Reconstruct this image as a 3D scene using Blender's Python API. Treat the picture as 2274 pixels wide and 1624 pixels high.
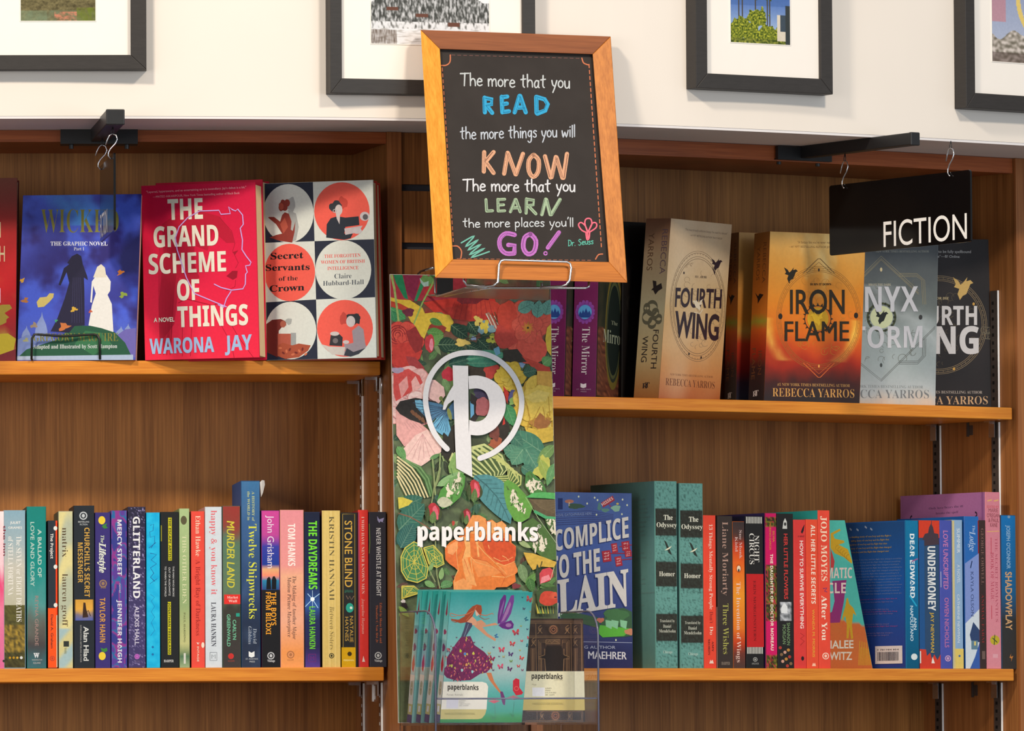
import bpy, math, random
from mathutils import Vector, Matrix, noise
from mathutils.geometry import tessellate_polygon
C = bpy.context
SC = C.scene
for o in list(bpy.data.objects): bpy.data.objects.remove(o)
rnd = random.Random(7)

# ------------------------------------------------------------------ camera
F = 16000.0; CX, CY = 1137.0, 812.0
PITCH = math.atan(858 / F); ROLL = -0.0058; EYE = 1.25
cd = bpy.data.cameras.new('camera'); cam = bpy.data.objects.new('camera', cd)
SC.collection.objects.link(cam); SC.camera = cam
cd.sensor_width = 36.0; cd.lens = F / 2274 * 36.0; cd.clip_start = 0.1; cd.clip_end = 100
RM = Matrix.Rotation(math.pi / 2 + PITCH, 3, 'X') @ Matrix.Rotation(ROLL, 3, 'Z')
cam.matrix_world = Matrix.Translation((0, 0, EYE)) @ RM.to_4x4()

# ------------------------------------------------------------------ world, lamps, exposure
w = bpy.data.worlds.new('world'); SC.world = w; w.use_nodes = True
bg = w.node_tree.nodes['Background']; bg.inputs[0].default_value = (0.86, 0.93, 1.0, 1); bg.inputs[1].default_value = 0.40
def area(name, loc, aim, size, size_y, power, col):
    l = bpy.data.lights.new(name, 'AREA'); l.shape = 'RECTANGLE'; l.size = size; l.size_y = size_y; l.energy = power; l.color = col
    o = bpy.data.objects.new(name, l); SC.collection.objects.link(o); o.location = loc
    o.rotation_euler = (Vector(aim) - Vector(loc)).to_track_quat('-Z', 'Y').to_euler(); return o
area('track_lamp', (-1.5, 6.7, 4.1), (-0.2, 9.8, 1.9), 0.4, 0.3, 92, (1.0, 0.86, 0.68))
area('track_lamp', (1.6, 6.9, 4.2), (0.3, 9.9, 1.9), 0.4, 0.3, 76, (1.0, 0.87, 0.70))
area('daylight_window', (3.9, 4.9, 2.1), (0.1, 9.9, 1.8), 2.6, 2.2, 80, (0.78, 0.90, 1.0))
area('front_fill', (-3.4, 3.0, 2.0), (-0.1, 9.9, 1.8), 3.0, 2.0, 92, (1.0, 0.93, 0.84))  # added soft fill from the front left, no real window
SC.view_settings.view_transform = 'Standard'; SC.view_settings.look = 'None'
SC.view_settings.gamma = 1.0; SC.view_settings.use_curve_mapping = False; SC.view_settings.exposure = 0.0
SC.cycles.max_bounces = 8; SC.cycles.transmission_bounces = 10; SC.cycles.transparent_max_bounces = 12

# ------------------------------------------------------------------ the curved front line of the shelving
def ray(px, py):
    return RM @ Vector((px - CX, CY - py, -F))
def at(px, py, Y):
    d = ray(px, py); return Vector((d.x / d.y * Y, Y, EYE + d.z / d.y * Y))
def proj(p):
    v = RM.transposed() @ (Vector(p) - Vector((0, 0, EYE))); return (CX + F * v.x / -v.z, CY - F * v.y / -v.z)
TT = [(-900, -.10), (-300, 0), (160, .06), (465, .12), (830, .24), (1155, .42), (1690, .65), (2200, .78), (2500, .82), (3200, .9)]
def tanth(u):
    for (a, b), (c, d) in zip(TT, TT[1:]):
        if u <= c: return b + (d - b) * (u - a) / (c - a)
    return TT[-1][1]
U0, U1, ST = -800, 3000, 5
D0 = 9.76; US = list(range(U0, U1 + 1, ST)); LN = [0.0]
for i in range(1, len(US)): LN.append(LN[-1] + tanth(US[i] - ST / 2) / F * ST)
l0 = LN[(0 - U0) // ST]; BP = []
for u, l in zip(US, LN):
    Y = D0 * math.exp(l - l0); BP.append(Vector(((u - CX) / F * Y, Y)))
def lerp(a, b, t): return a + (b - a) * t
def B(u, ins=0.0):
    t = (u - U0) / ST; i = max(0, min(len(BP) - 2, int(t))); p = BP[i].lerp(BP[i + 1], t - i)
    k = tanth(u); n = Vector((-k, 1)).normalized(); return p + n * ins
def N(u):
    return Vector((-tanth(u), 1)).normalized()
_tab = {}
def uof(px, py, ins=0.0):
    d = ray(px, py); a = d.x / d.y
    if ins not in _tab:
        _tab[ins] = [(p.x / p.y, u) for u in US for p in (B(u, ins),)]
    T = _tab[ins]; lo, hi = 0, len(T) - 1
    while hi - lo > 1:
        m = (lo + hi) // 2
        if T[m][0] < a: lo = m
        else: hi = m
    return lerp(T[lo][1], T[hi][1], (a - T[lo][0]) / (T[hi][0] - T[lo][0]))
def on(px, py, ins=0.0):
    u = uof(px, py, ins); return at(px, py, B(u, ins).y)
def zat(px, py, ins=0.0): return on(px, py, ins).z
def V3(p2, z): return Vector((p2.x, p2.y, z))

# ------------------------------------------------------------------ colour and materials
def lin(c):
    r = []
    for v in c[:3]:
        v = max(0.0, min(255.0, v)) / 255.0
        r.append(v / 12.92 if v <= .04045 else ((v + .055) / 1.055) ** 2.4)
    return tuple(r)
def mat(name, col=None, rough=.5, metal=0.0, attr=False, spec=.4, var=0.0, vscale=40, bump=0, trans=0, ior=1.45, stretch=(1, 1, 1), gain=1.0):
    m = bpy.data.materials.new(name); m.use_nodes = True; nt = m.node_tree; b = nt.nodes['Principled BSDF']
    b.inputs['Roughness'].default_value = rough; b.inputs['Metallic'].default_value = metal
    b.inputs['Specular IOR Level'].default_value = spec; b.inputs['Transmission Weight'].default_value = trans; b.inputs['IOR'].default_value = ior
    if attr:
        a = nt.nodes.new('ShaderNodeAttribute'); a.attribute_name = 'Col'; src = a.outputs['Color']
    else:
        a = nt.nodes.new('ShaderNodeRGB'); a.outputs[0].default_value = (*lin(col), 1); src = a.outputs[0]
    tc = nt.nodes.new('ShaderNodeTexCoord'); mp = nt.nodes.new('ShaderNodeMapping'); mp.inputs['Scale'].default_value = stretch
    nt.links.new(tc.outputs['Object'], mp.inputs[0])
    nz = nt.nodes.new('ShaderNodeTexNoise'); nz.inputs['Scale'].default_value = vscale; nz.inputs['Detail'].default_value = 4
    nt.links.new(mp.outputs[0], nz.inputs['Vector'])
    mr = nt.nodes.new('ShaderNodeMapRange'); mr.inputs[1].default_value = .25; mr.inputs[2].default_value = .75
    mr.inputs[3].default_value = (1 - var) * gain; mr.inputs[4].default_value = (1 + var) * gain
    nt.links.new(nz.outputs[0], mr.inputs[0])
    mx = nt.nodes.new('ShaderNodeVectorMath'); mx.operation = 'SCALE'
    nt.links.new(src, mx.inputs[0]); nt.links.new(mr.outputs[0], mx.inputs['Scale']); nt.links.new(mx.outputs[0], b.inputs['Base Color'])
    if bump:
        bp = nt.nodes.new('ShaderNodeBump'); bp.inputs['Strength'].default_value = bump; bp.inputs['Distance'].default_value = .001
        nt.links.new(nz.outputs[0], bp.inputs['Height']); nt.links.new(bp.outputs[0], b.inputs['Normal'])
    return m
def wood(name, c0, c1, rough=.45, stretch=(60, 60, 2.2), fine=(420, 420, 9), spec=.3):
    m = bpy.data.materials.new(name); m.use_nodes = True; nt = m.node_tree; b = nt.nodes['Principled BSDF']
    b.inputs['Roughness'].default_value = rough; b.inputs['Specular IOR Level'].default_value = spec
    tc = nt.nodes.new('ShaderNodeTexCoord'); outs = []
    for s, det in ((stretch, 3), (fine, 3)):
        mp = nt.nodes.new('ShaderNodeMapping'); mp.inputs['Scale'].default_value = s; nt.links.new(tc.outputs['Object'], mp.inputs[0])
        nz = nt.nodes.new('ShaderNodeTexNoise'); nz.inputs['Scale'].default_value = 1; nz.inputs['Detail'].default_value = det
        nz.inputs['Distortion'].default_value = .3
        nt.links.new(mp.outputs[0], nz.inputs['Vector']); outs.append(nz.outputs[0])
    ad = nt.nodes.new('ShaderNodeMath'); ad.operation = 'ADD'; nt.links.new(outs[0], ad.inputs[0]); nt.links.new(outs[1], ad.inputs[1])
    cr = nt.nodes.new('ShaderNodeMapRange'); cr.inputs[1].default_value = .7; cr.inputs[2].default_value = 1.3; nt.links.new(ad.outputs[0], cr.inputs[0])
    mx = nt.nodes.new('ShaderNodeMix'); mx.data_type = 'RGBA'; mx.inputs[6].default_value = (*lin(c0), 1); mx.inputs[7].default_value = (*lin(c1), 1)
    nt.links.new(cr.outputs[0], mx.inputs[0]); nt.links.new(mx.outputs[2], b.inputs['Base Color'])
    bp = nt.nodes.new('ShaderNodeBump'); bp.inputs['Strength'].default_value = .12; bp.inputs['Distance'].default_value = .0006
    nt.links.new(outs[1], bp.inputs['Height']); nt.links.new(bp.outputs[0], b.inputs['Normal'])
    return m
M = {}
M['ink'] = mat('printed_ink', attr=True, rough=.55, spec=.2, var=.05, vscale=300)
M['inkg'] = mat('glossy_printed_ink', attr=True, rough=.30, spec=.45, var=.04, vscale=200)
M['inkart'] = mat('painterly_printed_ink', attr=True, rough=.55, spec=.2, var=.17, vscale=230)
M['cover'] = mat('coated_cover_card', attr=True, rough=.5, spec=.25, var=.05, vscale=120)
M['coverg'] = mat('glossy_jacket_paper', attr=True, rough=.28, spec=.5, var=.04, vscale=90)
M['page'] = mat('paper_page_edges', attr=True, rough=.85, spec=.1, var=.16, vscale=1, stretch=(1500, 1500, 20))
M['back'] = wood('walnut_veneer_panel', (122, 76, 34), (170, 114, 58), stretch=(38, 38, 1.6))
M['side'] = wood('walnut_side_panel', (126, 78, 40), (170, 112, 62), stretch=(50, 50, 1.5))
M['stile'] = wood('oiled_walnut_stile', (128, 74, 38), (168, 108, 62), stretch=(70, 70, 1.8))
M['edge'] = wood('honey_shelf_edge', (198, 114, 34), (228, 148, 52), stretch=(5, 5, 160), fine=(20, 20, 800), rough=.4)
M['header'] = wood('red_walnut_rail', (138, 70, 36), (172, 94, 52), stretch=(4, 4, 120), fine=(16, 16, 600), rough=.4)
M['slat'] = wood('slat_veneer', (98, 56, 24), (150, 96, 50), stretch=(90, 90, 3))
M['wall'] = mat('cream_wall_paint', (228, 220, 212), rough=.8, spec=.1, var=.015, vscale=6, bump=.15)
M['soffit'] = mat('grey_soffit_paint', (222, 218, 220), rough=.8, spec=.1, var=.02, vscale=6)
M['floor'] = mat('dull_carpet', (110, 104, 98), rough=.9, var=.1, vscale=30)
M['black'] = mat('black_metal', (30, 30, 32), rough=.42, spec=.5, var=.08, vscale=150)
M['blackfr'] = mat('black_frame_wood', (50, 47, 46), rough=.5, spec=.35, var=.12, vscale=1, stretch=(60, 60, 400))
M['acryl'] = mat('black_acrylic', (14, 13, 14), rough=.12, spec=.5, var=.05)
M['mat'] = mat('white_mat_board', (236, 230, 224), rough=.8, spec=.1, var=.01)
M['chrome'] = mat('brushed_chrome', (215, 217, 222), rough=.25, metal=1, var=.04, vscale=200)
M['zinc'] = mat('zinc_painted_glint', (250, 253, 255), rough=.3, metal=.0, var=.04, vscale=200)  # near-white and non-metallic: specular glint of the edge put into the colour
M['zincd'] = mat('dull_zinc_channel', (84, 76, 72), rough=.5, metal=.4, var=.06, vscale=200)
M['zincl'] = mat('zinc_painted_reflection', (122, 86, 62), rough=.5, metal=.3, var=.06, vscale=200)  # brown reflection of the wood painted into the metal's base colour
M['slotl'] = mat('slot_lip', (196, 198, 200), rough=.4, metal=.2, var=.05)
M['dark'] = mat('dark_slot', (14, 11, 10), rough=.8, var=.05)
M['groove'] = mat('aluminium_groove_liner', (74, 74, 82), rough=.4, metal=.5, var=.06)
M['blackwire'] = mat('black_wire', (26, 28, 26), rough=.35, spec=.6, var=.05)
M['board'] = mat('chalkboard', (56, 51, 49), rough=.75, spec=.15, var=.10, vscale=25)
M['chalk'] = mat('chalk_marker', attr=True, rough=.8, spec=.1, var=.16, vscale=900)
M['clear'] = mat('clear_acrylic', (250, 250, 254), rough=.02, trans=1, ior=1.15, spec=.5, var=0)
M['clearedge'] = mat('acrylic_edge', (150, 150, 176), rough=.2, trans=.55, ior=1.4, spec=.6, var=.03)
M['plate'] = mat('clear_easel_plate', (150, 128, 112), rough=.3, spec=.4, var=.05)
def wbar(name, a, b): return wood(name, a, b, stretch=(120, 120, 8), fine=(300, 300, 30), rough=.5, spec=.25)
M['oakv'] = wood('teak_lit_upright', (214, 136, 36), (240, 168, 62), stretch=(120, 120, 5), fine=(500, 500, 12))  # one teak in four tones: light on each frame bar put into its colour
M['oakr'] = wood('teak_half_lit_upright', (168, 96, 28), (204, 126, 50), stretch=(120, 120, 5), fine=(500, 500, 12))
M['oaktop'] = wood('teak_shaded_rail', (126, 70, 36), (152, 88, 48), stretch=(6, 6, 150), fine=(20, 20, 700))  # shade on the downward-facing top bar painted in as darker teak
M['oakbot'] = wood('teak_half_lit_rail', (166, 94, 34), (202, 122, 50), stretch=(6, 6, 150), fine=(20, 20, 700))

# ------------------------------------------------------------------ meshes
class MB:
    def __init__(s): s.v = []; s.f = []; s.c = []
    def face(s, pts, col=(1, 1, 1)):
        n = len(s.v); s.v += [Vector(p) for p in pts]; s.f.append(tuple(range(n, n + len(pts)))); s.c.append(col)
    def box8(s, p, col=(1, 1, 1), cols=None):          # p: 4 bottom then 4 top, anticlockwise from above
        q = [(0, 3, 2, 1), (4, 5, 6, 7), (0, 1, 5, 4), (1, 2, 6, 5), (2, 3, 7, 6), (3, 0, 4, 7)]
        n = len(s.v); s.v += [Vector(a) for a in p]
        for k, f in enumerate(q): s.f.append(tuple(n + i for i in f)); s.c.append(cols[k] if cols else col)
    def obox(s, o, a, b, c, col=(1, 1, 1)):            # origin and three edge vectors
        o = Vector(o); s.box8([o, o + a, o + a + b, o + b, o + c, o + a + c, o + a + b + c, o + b + c], col)
    def prism(s, pts, up, cols=None, col=(1, 1, 1)):   # closed outline extruded along up
        pts = [Vector(p) for p in pts]; n = len(pts); b = len(s.v); s.v += pts + [p + up for p in pts]
        s.f.append(tuple(b + i for i in reversed(range(n)))); s.c.append(col)
        s.f.append(tuple(b + n + i for i in range(n))); s.c.append(col)
        for i in range(n):
            j = (i + 1) % n; s.f.append((b + i, b + j, b + n + j, b + n + i)); s.c.append(cols[i] if cols else col)
    def tube(s, pts, r, n=8, col=(1, 1, 1)):
        pts = [Vector(p) for p in pts]; rings = []; prev = None
        for i, p in enumerate(pts):
            t = (pts[min(i + 1, len(pts) - 1)] - pts[max(i - 1, 0)]).normalized()
            if prev is None: a = t.orthogonal().normalized()
            else: a = (prev - t * prev.dot(t)).normalized()
            prev = a; b = t.cross(a); base = len(s.v)
            s.v += [p + (a * math.cos(2 * math.pi * k / n) + b * math.sin(2 * math.pi * k / n)) * r for k in range(n)]; rings.append(base)
        for g, h in zip(rings, rings[1:]):
            for k in range(n): s.f.append((g + k, g + (k + 1) % n, h + (k + 1) % n, h + k)); s.c.append(col)
        s.f.append(tuple(rings[0] + k for k in reversed(range(n)))); s.c.append(col)
        s.f.append(tuple(rings[-1] + k for k in range(n))); s.c.append(col)
    def build(s, name, m, parent=None, smooth=False, colour=False, kind=None):
        me = bpy.data.meshes.new(name); off = parent['_w'] if parent is not None else (0, 0, 0); off = Vector(off)
        me.from_pydata([v - off for v in s.v], [], s.f); me.materials.append(M[m])
        if colour:
            a = me.color_attributes.new('Col', 'FLOAT_COLOR', 'CORNER'); buf = []
            for f, c in zip(s.f, s.c):
                if isinstance(c[0], (tuple, list)):
                    for cc in c: buf += [*cc, 1.0]
                else: buf += [*c, 1.0] * len(f)
            a.data.foreach_set('color', buf)
        if smooth:
            me.polygons.foreach_set('use_smooth', [True] * len(me.polygons))
        o = bpy.data.objects.new(name, me); SC.collection.objects.link(o)
        if parent is not None: o.parent = parent
        o['_w'] = tuple(off)
        if kind: o['kind'] = kind
        return o
def bevel(o, w=.001, seg=2):
    md = o.modifiers.new('bevel', 'BEVEL'); md.width = w; md.segments = seg; md.limit_method = 'ANGLE'; return o
def thing(name, label, cat, loc, group=None, kind=None):
    o = bpy.data.objects.new(name, None); SC.collection.objects.link(o); o.location = loc; o['_w'] = tuple(loc)
    o.empty_display_size = .02
    o['label'] = label; o['category'] = cat
    if group: o['group'] = group
    if kind: o['kind'] = kind
    return o
def strip(mb, u0, u1, i0, i1, z0, z1, n=None, z0b=None):
    n = n or max(2, int(abs(u1 - u0) / 60)); r = []
    for k in range(n + 1):
        u = lerp(u0, u1, k / n); a, b = B(u, i0), B(u, i1); r.append((V3(a, z0), V3(b, z0), V3(b, z1), V3(a, z1)))
    b0 = len(mb.v)
    for q in r: mb.v += list(q)
    for k in range(n):
        a, b = b0 + 4 * k, b0 + 4 * k + 4
        for i in range(4):
            j = (i + 1) % 4; mb.f.append((a + i, a + j, b + j, b + i)); mb.c.append((1, 1, 1))
    e = b0 + 4 * n
    mb.f.append((b0 + 3, b0 + 2, b0 + 1, b0)); mb.f.append((e, e + 1, e + 2, e + 3)); mb.c += [(1, 1, 1)] * 2
    return mb

# ------------------------------------------------------------------ lettering
SER = {}
def serif(s):
    return ''.join(chr(0x1D400 + ord(c) - 65) if 'A' <= c <= 'Z' else chr(0x1D41A + ord(c) - 97) if 'a' <= c <= 'z' else chr(0x1D7CE + ord(c) - 48) if '0' <= c <= '9' else c for c in s)
def boldsans(s):
    return ''.join(chr(0x1D5D4 + ord(c) - 65) if 'A' <= c <= 'Z' else chr(0x1D5EE + ord(c) - 97) if 'a' <= c <= 'z' else chr(0x1D7EC + ord(c) - 48) if '0' <= c <= '9' else c for c in s)
_tc = {}
def textmesh(s, font, bold, res):
    k = (s, font, bold, res)
    if k in _tc: return _tc[k]
    cu = bpy.data.curves.new('lettering', 'FONT'); cu.body = serif(s) if font == 's' else boldsans(s) if font == 'b' else s; cu.offset = bold; cu.resolution_u = res
    cu.fill_mode = 'FRONT'
    ob = bpy.data.objects.new('lettering', cu); SC.collection.objects.link(ob)
    dg = C.evaluated_depsgraph_get(); me = bpy.data.meshes.new_from_object(ob.evaluated_get(dg))
    v = [(p.co.x, p.co.y) for p in me.vertices]; f = [tuple(p.vertices) for p in me.polygons if p.normal.z > 0 or True]
    bpy.data.objects.remove(ob); bpy.data.curves.remove(cu); bpy.data.meshes.remove(me)
    _tc[k] = (v, f); return v, f
CAP = .69

class Art:
    """flat print on a surface: mapping m(x, y, off) -> point; x, y in units of (ox, oy, scale)"""
    def __init__(s, m, ox=0, oy=0, sc=1.0, step=2e-5, base=2e-4, gain=1.0, clip=None):
        s.m = m; s.ox = ox; s.oy = oy; s.sc = sc; s.mb = MB(); s.k = 0; s.step = step; s.base = base; s.gain = gain; s.clip = clip; s.cell = {}; s.cs = 24.0; s.desat = 0.0
    def lc(s, c):
        if s.desat: g = (c[0] + c[1] + c[2]) / 3 * .7 + 38; c = [lerp(v, g, s.desat) for v in c]
        return tuple(x * s.gain for x in lin(c))
    def lay(s, pts, extra=0):
        x0, x1 = min(p[0] for p in pts), max(p[0] for p in pts); y0, y1 = min(p[1] for p in pts), max(p[1] for p in pts); q = s.cs
        cc = [(i, j) for i in range(int(x0 // q), int(x1 // q) + 1) for j in range(int(y0 // q), int(y1 // q) + 1)]
        k = 1 + max([s.cell.get(c, 0) for c in cc] + [0]); s.k = k
        for c in cc: s.cell[c] = k + extra
    def P(s, x, y): return s.m(s.ox + x / s.sc, s.oy + y / s.sc, s.base + s.step * s.k)
    def _clip(s, pts):
        if not s.clip: return pts
        q = s.clip; n = len(q); area2 = sum(q[i][0] * q[(i + 1) % n][1] - q[(i + 1) % n][0] * q[i][1] for i in range(n)); sg = 1 if area2 > 0 else -1
        for i in range(n):
            a, b = q[i], q[(i + 1) % n]; out = []
            d = lambda p: sg * ((b[0] - a[0]) * (p[1] - a[1]) - (b[1] - a[1]) * (p[0] - a[0]))
            for j in range(len(pts)):
                p, r = pts[j], pts[(j + 1) % len(pts)]; dp, dr = d(p), d(r)
                if dp >= 0: out.append(p)
                if dp * dr < 0: t = dp / (dp - dr); out.append((p[0] + (r[0] - p[0]) * t, p[1] + (r[1] - p[1]) * t))
            pts = out
            if len(pts) < 3: return []
        return pts
    def _add(s, pts, c):
        pts = s._clip(pts)
        if len(pts) >= 3: s.mb.face([s.P(*p) for p in pts], c)
    def poly(s, pts, c, same=False):
        pts = s._clip([tuple(p) for p in pts])
        if len(pts) < 3: return
        s.lay(pts)
        c = s.lc(c)
        if len(pts) <= 4: s.mb.face([s.P(*p) for p in pts], c); return
        tr = tessellate_polygon([[Vector((p[0], p[1], 0)) for p in pts]]); n = len(s.mb.v); s.mb.v += [s.P(*p) for p in pts]
        for t in tr: s.mb.f.append(tuple(n + i for i in t)); s.mb.c.append(c)
    def ell(s, x, y, rx, ry, c, rot=0, n=20, same=False):
        a = math.radians(rot); ca, sa = math.cos(a), math.sin(a)
        s.poly([(x + rx * math.cos(t) * ca - ry * math.sin(t) * sa, y + rx * math.cos(t) * sa + ry * math.sin(t) * ca) for t in [2 * math.pi * k / n for k in range(n)]], c, same)
    def blob(s, x, y, rx, ry, c, rot=0, n=22, w=.12, seed=0):
        a = math.radians(rot); ca, sa = math.cos(a), math.sin(a); r_ = random.Random(seed + int(x * 7 + y)); ph = [r_.uniform(0, 6.28) for _ in range(3)]
        o = []
        for k in range(n):
            t = 2 * math.pi * k / n; q = 1 + w * (math.sin(3 * t + ph[0]) + .6 * math.sin(5 * t + ph[1]) + .4 * math.sin(8 * t + ph[2]))
            X, Y = rx * q * math.cos(t), ry * q * math.sin(t); o.append((x + X * ca - Y * sa, y + X * sa + Y * ca))
        s.poly(o, c)
    def ring(s, x, y, r, w, c, a0=0, a1=360, n=48, ry=None):
        s.line([(x + r * math.cos(math.radians(lerp(a0, a1, k / n))), y + (ry or r) * math.sin(math.radians(lerp(a0, a1, k / n)))) for k in range(n + 1)], w, c)
    def line(s, pts, w, c, w1=None, cap=True, same=False):
        s.lay(pts, 1)
        c = s.lc(c); n = len(pts); w1 = w if w1 is None else w1; L = []; R = []
        for i, p in enumerate(pts):
            a = pts[max(0, i - 1)]; b = pts[min(n - 1, i + 1)]; dx, dy = b[0] - a[0], b[1] - a[1]; l = math.hypot(dx, dy) or 1
            h = lerp(w, w1, i / max(1, n - 1)) / 2; L.append((p[0] - dy / l * h, p[1] + dx / l * h)); R.append((p[0] + dy / l * h, p[1] - dx / l * h))
        for i in range(n - 1): s._add([L[i], L[i + 1], R[i + 1], R[i]], c)
        if cap:
            s.k += 1
            for p, h in ((pts[0], w / 2), (pts[-1], w1 / 2)):
                if h > .3: s._add([(p[0] + h * math.cos(t * .785), p[1] + h * math.sin(t * .785)) for t in range(8)], c)
    def rect(s, x0, y0, x1, y1, c): s.poly([(x0, y0), (x1, y0), (x1, y1), (x0, y1)], c)
    def grad(s, x0, y0, x1, y1, stops, horiz=False):     # printed colour gradient
        s.lay([(x0, y0), (x1, y1)])
        for (a, ca), (b, cb) in zip(stops, stops[1:]):
            ca, cb = s.lc(ca), s.lc(cb)
            if horiz:
                X0, X1 = lerp(x0, x1, a), lerp(x0, x1, b); s.mb.face([s.P(X0, y0), s.P(X1, y0), s.P(X1, y1), s.P(X0, y1)], (ca, cb, cb, ca))
            else:
                Y0, Y1 = lerp(y0, y1, a), lerp(y0, y1, b); s.mb.face([s.P(x0, Y0), s.P(x1, Y0), s.P(x1, Y1), s.P(x0, Y1)], (ca, ca, cb, cb))
    def paint(s, q, nx, ny, fn):                         # q: TL TR BR BL; fn(s,t) -> sRGB
        s.lay(q); n0 = len(s.mb.v); cc = []
        for j in range(ny + 1):
            for i in range(nx + 1):
                a, b = i / nx, j / ny
                x = lerp(lerp(q[0][0], q[1][0], a), lerp(q[3][0], q[2][0], a), b); y = lerp(lerp(q[0][1], q[1][1], a), lerp(q[3][1], q[2][1], a), b)
                s.mb.v.append(s.P(x, y)); cc.append(s.lc(fn(a, b)))
        for j in range(ny):
            for i in range(nx):
                k = j * (nx + 1) + i; f = (k, k + 1, k + nx + 2, k + nx + 1)
                s.mb.f.append(tuple(n0 + z for z in f)); s.mb.c.append(tuple(cc[z] for z in f))
    def text(s, t, x0, y0, x1, y1, h, c, font='d', bold=.012, shear=0, res=3, up=None, same=False):
        if font == 'd' and bold >= .03: font, bold = 'b', min(.012, bold - .03)
        if font != 'd': bold = max(bold, -.010)
        if 'M' in t and bold > 0:                          # this letter cannot be offset: overprint instead
            v, f = textmesh(t, font, 0, res); d = bold * .9 / (max(p[0] for p in v) - min(p[0] for p in v)); ex, ey = (x1 - x0) * d, (y1 - y0) * d
            if bold >= .006 and res > 1:
                for q in (-1, 1): s.text(t, x0 + q * ex, y0 + q * ey, x1 + q * ex, y1 + q * ey, h, c, font, 0, shear, res, up)
                return
            bold = 0
        v, f = textmesh(t, font, bold, res)
        if not v: return
        a, b = min(p[0] for p in v), max(p[0] for p in v); dx, dy = x1 - x0, y1 - y0; l = math.hypot(dx, dy)
        ux, uy = up if up else (dy / l, -dx / l); n = len(s.mb.v); c = s.lc(c); k = h / CAP
        s.lay([(x0 + ux * h * j, y0 + uy * h * j) for j in (-.3, 1.05)] + [(x1 + ux * h * j, y1 + uy * h * j) for j in (-.3, 1.05)])
        if s.clip:
            xy = [(x0 + dx * (X - a) / (b - a) + ux * Y * k + dx / l * Y * k * shear, y0 + dy * (X - a) / (b - a) + uy * Y * k + dy / l * Y * k * shear) for X, Y in v]
            x_ = [p[0] for p in s.clip]; y_ = [p[1] for p in s.clip]
            if min(p[0] for p in xy) < max(min(x_), s.clip[0][0]) or max(p[0] for p in xy) > min(s.clip[1][0], s.clip[2][0]) or min(p[0] for p in xy) < s.clip[3][0]:
                for f_ in f:
                    fl = [tuple(xy[i]) for i in f_]
                    for t_ in (tessellate_polygon([[Vector((*p, 0)) for p in fl]]) if len(fl) > 3 else [(0, 1, 2)]): s._add([fl[i] for i in t_], c)
                return
        for X, Y in v:
            q = (X - a) / (b - a); g = Y * k; s.mb.v.append(s.P(x0 + dx * q + ux * g + dx / l * g * shear, y0 + dy * q + uy * g + dy / l * g * shear))
        for p in f: s.mb.f.append(tuple(n + i for i in p)); s.mb.c.append(c)
    def build(s, name, parent, m='ink'): return s.mb.build(name, m, parent, colour=True)

def nz(x, y, z=0.0): return noise.noise(Vector((x, y, z)))
def fbm(x, y, z=0.0, o=4):
    a, r, t = 1, 0, 0
    for k in range(o): r += a * noise.noise(Vector((x, y, z + k * 9))); t += a; a *= .55; x *= 2; y *= 2
    return r / t
def mixc(a, b, t):
    t = max(0, min(1, t)); return tuple(a[i] + (b[i] - a[i]) * t for i in range(3))
def stops(st, t):
    for (a, ca), (b, cb) in zip(st, st[1:]):
        if t <= b: return mixc(ca, cb, (t - a) / (b - a) if b > a else 1)
    return st[-1][1]

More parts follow.
